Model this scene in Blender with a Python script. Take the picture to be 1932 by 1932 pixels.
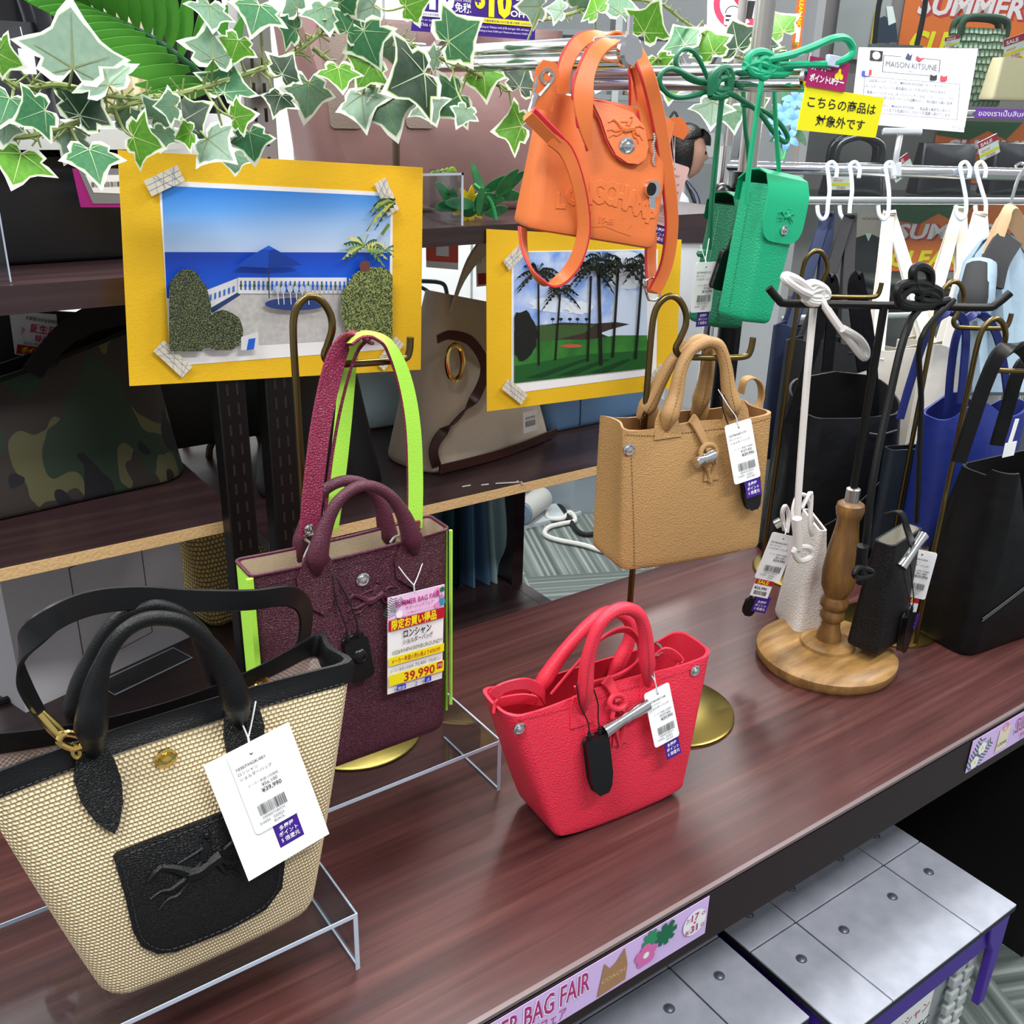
import bpy, math, random
from mathutils import Vector as V
random.seed(7)
S = bpy.context.scene
COL = S.collection
for o in list(bpy.data.objects): bpy.data.objects.remove(o)
PI = math.pi
def R(d): return math.radians(d)

# ---------------------------------------------------------------- camera, light, exposure
FPX = 1850.0; PITCH = R(22.6); ROLL = R(1.5); YAW = R(35.8)
CAM = V((0, 0, 1.45))
_fh = V((math.sin(YAW), math.cos(YAW), 0)); _r0 = V((math.cos(YAW), -math.sin(YAW), 0))
FWD = _fh*math.cos(PITCH) + V((0, 0, -1))*math.sin(PITCH)
_u0 = _r0.cross(FWD)
CR = _r0*math.cos(ROLL) + _u0*math.sin(ROLL)
CU = _u0*math.cos(ROLL) - _r0*math.sin(ROLL)
cd = bpy.data.cameras.new('camera'); cam = bpy.data.objects.new('camera', cd); COL.objects.link(cam)
cd.sensor_width = 36; cd.lens = FPX/1932*36; cd.clip_start = .02
from mathutils import Matrix
M3 = Matrix((CR, CU, -FWD)).transposed(); M4 = M3.to_4x4(); M4.translation = CAM
cam.matrix_world = M4; S.camera = cam
S.view_settings.view_transform = 'Standard'; S.view_settings.look = 'None'
S.view_settings.exposure = 0.12; S.view_settings.gamma = 1.0; S.view_settings.use_curve_mapping = False
wd = bpy.data.worlds.new('world'); S.world = wd; wd.use_nodes = True
wd.node_tree.nodes['Background'].inputs[0].default_value = (.93, .96, 1, 1)
wd.node_tree.nodes['Background'].inputs[1].default_value = .47
def lamp(x, y, z, sx, sy, e, rz=0):                      # fluorescent ceiling panels
    l = bpy.data.lights.new('ceiling_lamp', 'AREA'); l.shape = 'RECTANGLE'; l.size = sx; l.size_y = sy; l.energy = e
    l.color = (1, .985, .96)
    o = bpy.data.objects.new('ceiling_lamp', l); COL.objects.link(o); o.location = (x, y, z); o.rotation_euler = (0, 0, rz)
for lx, ly in ((-.7, .2), (.9, -.6), (.8, 1.35), (2.3, .4), (2.4, 2.3), (.4, 3.0), (3.6, 3.6), (-.8, 1.9)):
    lamp(lx, ly, 2.75, 1.25, .28, 36)

# ---------------------------------------------------------------- helpers
def ray(px, py): return FWD + CR*((px-966)/FPX) - CU*((py-966)/FPX)
def at(px, py, x=None, y=None, z=None, d=None):          # a point of the room on a given plane
    r = ray(px, py)
    if d is not None: t = d
    elif x is not None: t = (x-CAM.x)/r.x
    elif y is not None: t = (y-CAM.y)/r.y
    else: t = (z-CAM.z)/r.z
    return CAM + r*t
def lin(h):
    h = h.lstrip('#'); c = [int(h[i:i+2], 16)/255 for i in (0, 2, 4)]
    return tuple(x/12.92 if x <= .04045 else ((x+.055)/1.055)**2.4 for x in c) + (1,)
def lerp(a, b, t): return a+(b-a)*t
def cr(p, k=6, closed=False):                            # Catmull-Rom through the points
    p = [V(q) for q in p]; n = len(p); out = []
    segs = n if closed else n-1
    for i in range(segs):
        if closed: a, b, c, d = p[(i-1) % n], p[i], p[(i+1) % n], p[(i+2) % n]
        else: a, b, c, d = p[max(i-1, 0)], p[i], p[i+1], p[min(i+2, n-1)]
        for j in range(k):
            t = j/k
            out.append(.5*((2*b)+(c-a)*t+(2*a-5*b+4*c-d)*t*t+(3*b-a-3*c+d)*t**3))
    if not closed: out.append(p[-1])
    return out
class Fr:                                                # a frame: U right, W up, N towards the viewer
    def __init__(s, O, U=(1, 0, 0), W=(0, 0, 1)):
        s.O = V(O); s.U = V(U).normalized(); w = V(W); s.N = s.U.cross(w).normalized(); s.W = s.N.cross(s.U).normalized()
    def P(s, u, w, n=0): return s.O+s.U*u+s.W*w+s.N*n
    def hit(s, px, py, n=0):
        r = ray(px, py); o = s.O+s.N*n; t = (o-CAM).dot(s.N)/r.dot(s.N); q = CAM+r*t-s.O
        return q.dot(s.U), q.dot(s.W)
    def at(s, px, py, n=0): return s.P(*s.hit(px, py, n), n)
    def sub(s, u, w, n=0, a=0):                          # frame inside this one, turned by a degrees
        c, q = math.cos(R(a)), math.sin(R(a))
        return Fr(s.P(u, w, n), s.U*c+s.W*q, s.W*c-s.U*q)
    def tilt(s, a):                                      # lean the top towards the viewer by a degrees
        return Fr(s.O, s.U, s.W*math.cos(R(a))+s.N*math.sin(R(a)))
def yawf(O, a, roll=0):
    f = Fr(O, (math.cos(R(a)), math.sin(R(a)), 0)); return f.sub(0, 0, 0, roll)
WF = Fr((0, 0, 0))
OFF = {}
def grad(name, z0, z1, stops, rough=.45):               # printed colour that runs from bottom to top of a picture
    m = bpy.data.materials.new(name); m.use_nodes = True; t = NT(m); c = t.coord(False); sp = t.n('ShaderNodeSeparateXYZ'); t.l(c, sp.inputs[0])
    t.l(t.ramp(t.math('DIVIDE', t.math('SUBTRACT', sp.outputs[2], z0), z1-z0), stops), t.b.inputs['Base Color']); t.b.inputs['Roughness'].default_value = rough; return m
class G:
    def __init__(s): s.v = []; s.f = []; s.m = []; s.uv = {}
    def add(s, vs, fs, mi=0, uv=None):
        o = len(s.v); s.v += [V(x) for x in vs]; s.f += [tuple(i+o for i in f) for f in fs]; s.m += [mi]*len(fs)
        if uv:
            for i, u in enumerate(uv): s.uv[o+i] = u
        return s
    def grid(s, rows, mi=0, uv=None, flip=False):
        n = len(rows[0]); fs = []
        for i in range(len(rows)-1):
            for j in range(n-1):
                q = (i*n+j, i*n+j+1, (i+1)*n+j+1, (i+1)*n+j)
                fs.append(q[::-1] if flip else q)
        return s.add([p for r in rows for p in r], fs, mi, [p for r in uv for p in r] if uv else None)
    def box(s, c, d, fr=WF, mi=0):                       # centre and size in (u, n, w) of a frame
        vs = [fr.P(c[0]+i*d[0]/2, c[2]+k*d[2]/2, c[1]+j*d[1]/2) for i in (-1, 1) for j in (-1, 1) for k in (-1, 1)]
        return s.add(vs, [(0, 1, 3, 2), (4, 6, 7, 5), (0, 4, 5, 1), (2, 3, 7, 6), (0, 2, 6, 4), (1, 5, 7, 3)], mi)
    def wbox(s, a, b, mi=0):                             # world-axis box from corner to corner
        vs = [(x, y, z) for x in (a[0], b[0]) for y in (a[1], b[1]) for z in (a[2], b[2])]
        return s.add(vs, [(0, 1, 3, 2), (4, 6, 7, 5), (0, 4, 5, 1), (2, 3, 7, 6), (0, 2, 6, 4), (1, 5, 7, 3)], mi)
    def sweep(s, pts, secs, mi=0, closed=False, caps=True):
        n = len(secs[0]); m = len(pts); fs = []
        for i in range(m if closed else m-1):
            for j in range(n):
                a, b = i*n+j, i*n+(j+1) % n; c, d = ((i+1) % m)*n+(j+1) % n, ((i+1) % m)*n+j
                fs.append((a, b, c, d))
        if caps and not closed: fs += [tuple(range(n))[::-1], tuple(range((m-1)*n, m*n))]
        return s.add([p for r in secs for p in r], fs, mi)
    def tube(s, p, r=.003, n=8, k=5, closed=False, mi=0, flat=1, up=None):
        p = cr(p, k, closed) if k > 1 else [V(q) for q in p]
        m = len(p); rs = r if isinstance(r, (list, tuple)) else None; secs = []; nx = None
        for i in range(m):
            t = (p[(i+1) % m]-p[i-1]) if closed else (p[min(i+1, m-1)]-p[max(i-1, 0)])
            t = t.normalized() if t.length > 1e-9 else V((0, 0, 1))
            if nx is None:
                a = V(up) if up is not None else (V((0, 0, 1)) if abs(t.z) < .9 else V((1, 0, 0))); nx = (a-t*a.dot(t)).normalized()
            elif up is not None: nx = (V(up)-t*V(up).dot(t)).normalized()
            else:
                nx = nx-t*nx.dot(t); nx = nx.normalized() if nx.length > 1e-9 else t.orthogonal().normalized()
            ny = t.cross(nx)
            if rs:
                q = i/(m-1)*(len(rs)-1); j = min(int(q), len(rs)-2); rr = lerp(rs[j], rs[j+1], q-j)
            else: rr = r
            secs.append([p[i]+nx*(rr*flat*math.cos(2*PI*j/n))+ny*(rr*math.sin(2*PI*j/n)) for j in range(n)])
        return s.sweep(p, secs, mi, closed)
    def ribbon(s, p, side, w, th=.003, k=6, mi=0, closed=False, mi2=None):     # a flat strap
        sd = side if isinstance(side[0], (list, tuple, V)) else [side]*len(p)
        ws = w if isinstance(w, (list, tuple)) else [w]*len(p)
        q = cr(p, k, closed); sq = cr(sd, k, closed); wq = cr([(x, 0, 0) for x in ws], k, closed); m = len(q); secs = []
        for i in range(m):
            t = (q[(i+1) % m]-q[i-1]) if closed else (q[min(i+1, m-1)]-q[max(i-1, 0)]); t.normalize()
            a = sq[i]-t*sq[i].dot(t); a.normalize(); b = t.cross(a); h = wq[i].x/2
            c = min(th*.35, .001)
            secs.append([q[i]+a*x+b*y for x, y in ((-h+c, -th/2), (h-c, -th/2), (h, 0), (h-c, th/2), (-h+c, th/2), (-h, 0))])
        o = len(s.f); s.sweep(q, secs, mi, closed)
        if mi2 is not None:
            for i in range(o, len(s.f)):
                j = (i-o) % 6
                if j in (3,) and (i-o) < 6*(m-1): s.m[i] = mi2
        return s
    def lathe(s, prof, O, n=24, fr=None, mi=0, sx=1):
        f = Fr(O, fr.U, fr.W) if fr else Fr(O)
        rows = [[f.P(r*math.cos(2*PI*j/n)*sx, z, r*math.sin(2*PI*j/n)) for j in range(n+1)] for r, z in prof]
        return s.grid(rows, mi, flip=True)
    def sheet(s, poly, fr, th=.0006, n0=0, mi=0, edge=None):
        n = len(poly); vs = [fr.P(u, w, n0+th) for u, w in poly]+[fr.P(u, w, n0) for u, w in poly]
        a = sum(poly[i][0]*poly[(i+1) % n][1]-poly[(i+1) % n][0]*poly[i][1] for i in range(n))
        r = tuple(range(n)) if a > 0 else tuple(range(n))[::-1]
        s.add(vs, [r, tuple(i+n for i in r[::-1])], mi)
        o = len(s.v)-2*n; e = [(o+i, o+(i+1) % n, o+(i+1) % n+n, o+i+n) for i in range(n)]
        s.f += e; s.m += [mi if edge is None else edge]*n
        return s
    def flat(s, poly, fr, n0=0, mi=0):
        n = len(poly); return s.add([fr.P(u, w, n0) for u, w in poly], [tuple(range(n))], mi)
    def ball(s, c, r, n=10, mi=0, sq=(1, 1, 1), fr=WF):
        rows = [[V(c)+fr.U*(r*sq[0]*math.cos(2*PI*j/n)*math.sin(PI*i/(n//2)))+fr.N*(r*sq[1]*math.sin(2*PI*j/n)*math.sin(PI*i/(n//2)))+fr.W*(r*sq[2]*math.cos(PI*i/(n//2))) for j in range(n+1)] for i in range(n//2+1)]
        return s.grid(rows, mi)
    def text(s, t, fr, u, w, size, mi=0, bold=0, n0=.0005, fit=None, al='L', shear=0):
        vs, fs, wd_ = text2d(t, bold)
        if not vs: return s
        k = size; kx = size if fit is None else fit/max(wd_, 1e-6)
        sh = -u if False else 0; x0 = {'L': 0, 'C': -.5*wd_*kx, 'R': -wd_*kx}[al]
        return s.add([fr.P(u+x0+x*kx+y*k*shear, w+y*k, n0) for x, y in vs], fs, mi)
    def text3(s, t, P, size, bold=.0, ext=.02, mi=0, al='C'):      # raised lettering mapped through P(x, y, height)
        vs, fs, wd_ = text2d3(t, bold, ext); x0 = {'L': 0, 'C': -.5*wd_}[al]
        return s.add([P((x+x0)*size, y*size, z*size) for x, y, z in vs], fs, mi)
    def build(s, name, mats, parent=None, smooth=True, bevel=0, sub=0, ang=40):
        mats = mats if isinstance(mats, (list, tuple)) else [mats]
        me = bpy.data.meshes.new(name); ob = bpy.data.objects.new(name, me)
        if parent is not None: off = OFF[parent.name]
        elif s.v:
            lo = [min(p[i] for p in s.v) for i in range(3)]; hi = [max(p[i] for p in s.v) for i in range(3)]
            off = V(((lo[0]+hi[0])/2, (lo[1]+hi[1])/2, lo[2])); ob.location = off
        else: off = V((0, 0, 0))
        me.from_pydata([p-off for p in s.v], [], s.f)
        for m in mats: me.materials.append(m)
        if len(mats) > 1: me.polygons.foreach_set('material_index', s.m)
        if s.uv:
            ul = me.uv_layers.new(name='UVMap'); vi = [0]*len(me.loops); me.loops.foreach_get('vertex_index', vi)
            fl = []
            for i in vi: fl += s.uv.get(i, (0, 0))
            ul.data.foreach_set('uv', fl)
        me.validate(); me.update()
        COL.objects.link(ob)
        if parent is not None: ob.parent = parent
        OFF[ob.name] = off
        if smooth:
            me.polygons.foreach_set('use_smooth', [True]*len(me.polygons))
            try: me.set_sharp_from_angle(angle=R(ang))
            except Exception: pass
        if bevel:
            b = ob.modifiers.new('bevel', 'BEVEL'); b.width = bevel; b.segments = 2; b.limit_method = 'ANGLE'
        if sub:
            b = ob.modifiers.new('sub', 'SUBSURF'); b.levels = sub; b.render_levels = sub
        return ob
_tc = {}
def text2d(t, bold=0):
    if (t, bold) in _tc: return _tc[(t, bold)]
    cu = bpy.data.curves.new('t', 'FONT'); cu.body = t; cu.offset = bold; cu.resolution_u = 2
    o = bpy.data.objects.new('t', cu); COL.objects.link(o)
    dg = bpy.context.evaluated_depsgraph_get()
    me = o.evaluated_get(dg).to_mesh()
    vs = [(v.co.x, v.co.y) for v in me.vertices]; fs = [tuple(p.vertices) for p in me.polygons]
    o.evaluated_get(dg).to_mesh_clear(); bpy.data.objects.remove(o); bpy.data.curves.remove(cu)
    if vs:
        x0 = min(v[0] for v in vs); vs = [(v[0]-x0, v[1]) for v in vs]; w = max(v[0] for v in vs)
    else: w = 0
    _tc[(t, bold)] = (vs, fs, w); return _tc[(t, bold)]
def text2d3(t, bold=0, ext=.02):
    k = (t, bold, ext, 3)
    if k in _tc: return _tc[k]
    cu = bpy.data.curves.new('t', 'FONT'); cu.body = t; cu.offset = bold; cu.extrude = ext; cu.bevel_depth = ext; cu.bevel_resolution = 0; cu.resolution_u = 2
    o = bpy.data.objects.new('t', cu); COL.objects.link(o); dg = bpy.context.evaluated_depsgraph_get(); me = o.evaluated_get(dg).to_mesh()
    vs = [tuple(v.co) for v in me.vertices]; fs = [tuple(p.vertices) for p in me.polygons]
    o.evaluated_get(dg).to_mesh_clear(); bpy.data.objects.remove(o); bpy.data.curves.remove(cu)
    x0 = min(v[0] for v in vs); vs = [(v[0]-x0, v[1], v[2]) for v in vs]; _tc[k] = (vs, fs, max(v[0] for v in vs)); return _tc[k]
def tag(o, label, cat, group=None, kind=None):
    if label: o['label'] = label
    if cat: o['category'] = cat
    if group: o['group'] = group
    if kind: o['kind'] = kind
    return o
def thing(name, label, cat, loc, group=None):
    o = bpy.data.objects.new(name, None); COL.objects.link(o); o.location = loc; o.empty_display_size = .05
    OFF[o.name] = V(loc); return tag(o, label, cat, group)
def copy_tree(o, parent=None, loc=None, rot=None):
    c = o.copy(); COL.objects.link(c); c.parent = parent; OFF[c.name] = OFF[o.name].copy()
    if loc is not None: c.location = loc
    if rot is not None: c.rotation_euler = rot
    for ch in list(o.children): copy_tree(ch, c)
    return c

# ---------------------------------------------------------------- materials
MC = {}
class NT:
    def __init__(s, m): s.t = m.node_tree; s.b = s.t.nodes['Principled BSDF']
    def n(s, ty, **k):
        x = s.t.nodes.new(ty)
        for a, v in k.items():
            if a.startswith('i_'):
                key = a[2:]; key = int(key) if key.isdigit() else key
                x.inputs[key].default_value = v
            else: setattr(x, a, v)
        return x
    def l(s, a, b): s.t.links.new(a, b)
    def math(s, op, a, b=None):
        x = s.t.nodes.new('ShaderNodeMath'); x.operation = op
        for i, q in enumerate((a, b)):
            if q is None: continue
            if isinstance(q, (int, float)): x.inputs[i].default_value = q
            else: s.l(q, x.inputs[i])
        return x.outputs[0]
    def coord(s, uv=False, scale=(1, 1, 1), rot=(0, 0, 0)):
        c = s.n('ShaderNodeTexCoord'); mp = s.n('ShaderNodeMapping'); mp.inputs['Scale'].default_value = scale; mp.inputs['Rotation'].default_value = rot
        s.l(c.outputs['UV' if uv else 'Object'], mp.inputs[0]); return mp.outputs[0]
    def bump(s, h, st=.3, dist=.001):
        b = s.n('ShaderNodeBump'); b.inputs['Strength'].default_value = st; b.inputs['Distance'].default_value = dist
        s.l(h, b.inputs['Height']); s.l(b.outputs[0], s.b.inputs['Normal'])
    def ramp(s, f, stops):
        r = s.n('ShaderNodeValToRGB'); e = r.color_ramp.elements
        while len(e) < len(stops): e.new(.5)
        for x, (p, c) in zip(e, stops): x.position = p; x.color = lin(c) if isinstance(c, str) else c
        s.l(f, r.inputs[0]); return r.outputs[0]
def mat(name, col='#808080', rough=.5, metal=0, spec=.5, grain=None, gs=300, gb=.3, uv=False, trans=0, emit=0, coat=0, ior=1.45, var=None, sheen=0):
    if name in MC: return MC[name]
    m = bpy.data.materials.new(name); m.use_nodes = True; t = NT(m); b = t.b; MC[name] = m
    b.inputs['Base Color'].default_value = lin(col); b.inputs['Roughness'].default_value = rough; b.inputs['Metallic'].default_value = metal
    b.inputs['Specular IOR Level'].default_value = spec; b.inputs['IOR'].default_value = ior
    if trans: b.inputs['Transmission Weight'].default_value = trans
    if coat: b.inputs['Coat Weight'].default_value = coat; b.inputs['Coat Roughness'].default_value = .1
    if sheen: b.inputs['Sheen Weight'].default_value = sheen
    if emit: b.inputs['Emission Color'].default_value = lin(col); b.inputs['Emission Strength'].default_value = emit
    if grain:
        if grain == 'pebble':
            c = t.coord(uv, (gs, gs*1.5, gs)); v = t.n('ShaderNodeTexVoronoi', feature='SMOOTH_F1', i_Scale=1.0); v.inputs['Smoothness'].default_value = .3
            t.l(c, v.inputs['Vector']); t.bump(t.math('SUBTRACT', 1.0, v.outputs[0]), gb, 1.2/gs)
        elif grain == 'hatch':
            c = t.coord(uv, (gs, gs*1.7, gs), (0, 0, R(38))); v = t.n('ShaderNodeTexVoronoi', feature='DISTANCE_TO_EDGE', i_Scale=1.0)
            t.l(c, v.inputs['Vector']); h = t.math('MINIMUM', v.outputs[0], .25); t.bump(h, gb, 3/gs)
        elif grain == 'noise':
            c = t.coord(uv, (gs,)*3); v = t.n('ShaderNodeTexNoise', i_Scale=1.0, i_Detail=3.0); t.l(c, v.inputs['Vector']); t.bump(v.outputs[0], gb, min(2/gs, .012))
        elif grain == 'cloth':
            c = t.coord(uv, (gs,)*3); a = t.n('ShaderNodeSeparateXYZ'); t.l(c, a.inputs[0])
            h = t.math('MULTIPLY', t.math('SINE', a.outputs[0]), t.math('SINE', a.outputs[1 if uv else 2])); t.bump(h, gb, 1/gs)
        if grain in ('pebble', 'hatch', 'noise') and var:
            r = t.ramp(v.outputs[0], [(0, var), (.5, col)] if grain != 'hatch' else [(0, var), (.12, col)]); t.l(r, b.inputs['Base Color'])
    elif var:
        c = t.coord(uv, (gs,)*3); v = t.n('ShaderNodeTexNoise', i_Scale=1.0, i_Detail=4.0); t.l(c, v.inputs['Vector'])
        t.l(t.ramp(v.outputs[0], [(.3, col), (.7, var)]), b.inputs['Base Color'])
    return m
def wood(name, cols, sc=(3, 40, 40), rough=.35, bump=.05, spec=.5):
    m = bpy.data.materials.new(name); m.use_nodes = True; t = NT(m); MC[name] = m
    c = t.coord(False, sc); a = t.n('ShaderNodeTexNoise', i_Scale=1.0, i_Detail=6.0, i_Roughness=.65); t.l(c, a.inputs['Vector'])
    c2 = t.coord(False, tuple(x*.22 for x in sc)); a2 = t.n('ShaderNodeTexNoise', i_Scale=1.0, i_Detail=2.0); t.l(c2, a2.inputs['Vector'])
    f = t.math('ADD', t.math('MULTIPLY', a.outputs[0], .65), t.math('MULTIPLY', a2.outputs[0], .35))
    t.l(t.ramp(f, list(zip((.32, .45, .55, .68), cols))), t.b.inputs['Base Color'])
    t.b.inputs['Roughness'].default_value = rough; t.b.inputs['Specular IOR Level'].default_value = spec
    if bump: t.bump(a.outputs[0], bump, .002)
    return m
def weave(name, c1, c2, s=300, bump=.8, ratio=1.0):
    m = bpy.data.materials.new(name); m.use_nodes = True; t = NT(m); MC[name] = m
    c = t.coord(True, (s, s*ratio, 1)); sp = t.n('ShaderNodeSeparateXYZ'); t.l(c, sp.inputs[0])
    nz = t.n('ShaderNodeTexNoise', i_Scale=.35, i_Detail=2.0); t.l(c, nz.inputs['Vector'])
    y = t.math('ADD', sp.outputs[1], t.math('MULTIPLY', nz.outputs[0], .5)); row = t.math('FLOOR', y)
    x = t.math('ADD', sp.outputs[0], t.math('MULTIPLY', t.math('MODULO', row, 2.0), .5))
    sx = t.math('SINE', t.math('MULTIPLY', t.math('FRACT', x), PI)); sy = t.math('SINE', t.math('MULTIPLY', t.math('FRACT', y), PI))
    h = t.math('POWER', t.math('MULTIPLY', t.math('ABSOLUTE', sx), t.math('ABSOLUTE', sy)), .5)
    t.l(t.ramp(h, [(.15, c2), (.55, c1)]), t.b.inputs['Base Color']); t.b.inputs['Roughness'].default_value = .8
    t.bump(h, bump, .8/s); return m
def camo(name):
    m = bpy.data.materials.new(name); m.use_nodes = True; t = NT(m); MC[name] = m
    c = t.coord(False, (14, 14, 9)); col = None
    base = lin('#352e2c'); prev = None
    for i, (cc, th) in enumerate((('#5c5b3e', .54), ('#26392b', .56), ('#191a20', .57))):
        mp = t.n('ShaderNodeMapping'); mp.inputs['Location'].default_value = (i*7.3, i*3.1, i*5.7); t.l(c, mp.inputs[0])
        nz = t.n('ShaderNodeTexNoise', i_Scale=1.0, i_Detail=1.5); t.l(mp.outputs[0], nz.inputs['Vector'])
        g = t.math('GREATER_THAN', nz.outputs[0], th); mx = t.n('ShaderNodeMix', data_type='RGBA'); t.l(g, mx.inputs[0])
        if prev is None: mx.inputs[6].default_value = base
        else: t.l(prev, mx.inputs[6])
        mx.inputs[7].default_value = lin(cc); prev = mx.outputs[2]
    t.l(prev, t.b.inputs['Base Color']); t.b.inputs['Roughness'].default_value = .75; return m
CHROME = mat('chrome', '#d9dadc', .12, 1); BRASS = mat('brass', '#9a8748', .28, 1); BRONZE = mat('bronze', '#6f5f3c', .3, 1)
GOLD = mat('gold', '#e6c878', .15, 1); STEEL = mat('steel', '#b9b6b2', .3, 1)
PAPER = mat('paper', '#f1f2f4', .6); WHITE = mat('white', '#e9ecee', .5); BLACK = mat('black_plastic', '#0a0a0c', .25)
INK = mat('ink', '#1a1a1c', .7); GREYINK = mat('grey_ink', '#55575c', .7)
PURPLE = mat('purple_print', '#3a1384', .5); LILAC = mat('lilac_print', '#d9bdf2', .5); MAGENTA = mat('magenta_print', '#b5237f', .5)
PINK = mat('pink_print', '#e88cc8', .5); REDP = mat('red_print', '#b8142b', .5); YELP = mat('yellow_print', '#f2e313', .5); DGREEN = mat('green_print', '#0f6b46', .5)
BLUEP = mat('blue_print', '#2430c8', .5); CYANP = mat('cyan_print', '#5bb7e8', .5); ORP = mat('orange_print', '#e8702c', .5); BOARD = mat('board_yellow', '#eabb1c', .6, grain='noise', gs=400, gb=.12)
STRING = mat('white_string', '#dfe0e4', .5); CORDB = mat('black_cord', '#101012', .5)
DWOOD = wood('dark_wood', ('#331c1b', '#432524', '#502e2c', '#66423b'), (2.6, 85, 85), .32)
SHELFW = wood('shelf_wood', ('#241819', '#2e1f21', '#38272a', '#45322f'), (2.2, 42, 42), .3)
CHIP = mat('chipboard', '#d0ae7c', .7, grain='noise', gs=250, gb=.2, var='#b8935f')
OAK = wood('oak', ('#4a2f16', '#694822', '#84602f', '#9c7742'), (40, 40, 6), .42, .2)
OAK2 = wood('oak_plate', ('#5c3e1f', '#7f5d31', '#9c7744', '#b38d56'), (8, 55, 40), .42, .2)
def glass(name, tint='#eef4f4', rough=.0):
    m = bpy.data.materials.new(name); m.use_nodes = True; nt = m.node_tree; MC[name] = m
    nt.nodes.remove(nt.nodes['Principled BSDF']); out = nt.nodes['Material Output']
    tr = nt.nodes.new('ShaderNodeBsdfTransparent'); tr.inputs[0].default_value = lin(tint)
    gl = nt.nodes.new('ShaderNodeBsdfGlossy'); gl.inputs['Roughness'].default_value = .03
    lw = nt.nodes.new('ShaderNodeLayerWeight'); lw.inputs[0].default_value = .5
    pw = nt.nodes.new('ShaderNodeMath'); pw.operation = 'POWER'; pw.inputs[1].default_value = 4.0
    ml = nt.nodes.new('ShaderNodeMath'); ml.operation = 'MULTIPLY_ADD'; ml.inputs[1].default_value = .55; ml.inputs[2].default_value = .035
    mx = nt.nodes.new('ShaderNodeMixShader'); L = nt.links.new
    L(lw.outputs['Facing'], pw.inputs[0]); L(pw.outputs[0], ml.inputs[0]); L(ml.outputs[0], mx.inputs[0]); L(tr.outputs[0], mx.inputs[1]); L(gl.outputs[0], mx.inputs[2]); L(mx.outputs[0], out.inputs[0]); return m
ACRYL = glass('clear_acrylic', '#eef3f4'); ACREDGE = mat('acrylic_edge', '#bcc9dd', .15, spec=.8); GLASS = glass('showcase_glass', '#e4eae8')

# ---------------------------------------------------------------- structure
def struct(g, name, m, **k): o = g.build(name, m, **k); o['kind'] = 'structure'; return o
def carpet():
    m = bpy.data.materials.new('carpet_stripes'); m.use_nodes = True; t = NT(m)
    # square carpet tiles turned by quarters, each with uneven fine stripes
    c = t.coord(False, (2, 2, 2), (0, 0, R(24))); sp = t.n('ShaderNodeSeparateXYZ'); t.l(c, sp.inputs[0])
    ck = t.n('ShaderNodeTexChecker', i_Scale=1.0); t.l(c, ck.inputs['Vector'])
    mx = t.n('ShaderNodeMix', data_type='FLOAT'); t.l(ck.outputs['Fac'], mx.inputs[0]); t.l(sp.outputs[0], mx.inputs[2]); t.l(sp.outputs[1], mx.inputs[3])
    cb = t.n('ShaderNodeCombineXYZ'); t.l(t.math('MULTIPLY', mx.outputs[0], 24.0), cb.inputs[0])
    nz = t.n('ShaderNodeTexNoise', i_Scale=1.0, i_Detail=2.0); t.l(cb.outputs[0], nz.inputs['Vector'])
    t.l(t.ramp(nz.outputs[0], [(.36, '#444d4b'), (.5, '#5f6967'), (.64, '#8b9490')]), t.b.inputs['Base Color']); t.b.inputs['Roughness'].default_value = .95
    return m
struct(G().wbox((-3, -2, -.05), (6, 8, 0)), 'floor', carpet(), smooth=False)
WALLM = mat('wall_white', '#eceff0', .6)
struct(G().wbox((-3, 8, 0), (6, 8.1, 3)), 'wall_back', WALLM, smooth=False)
struct(G().wbox((-3.1, -2, 0), (-3, 8, 3)), 'wall_left', WALLM, smooth=False)
struct(G().wbox((6, -2, 0), (6.1, 8, 3)), 'wall_right', WALLM, smooth=False)

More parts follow.
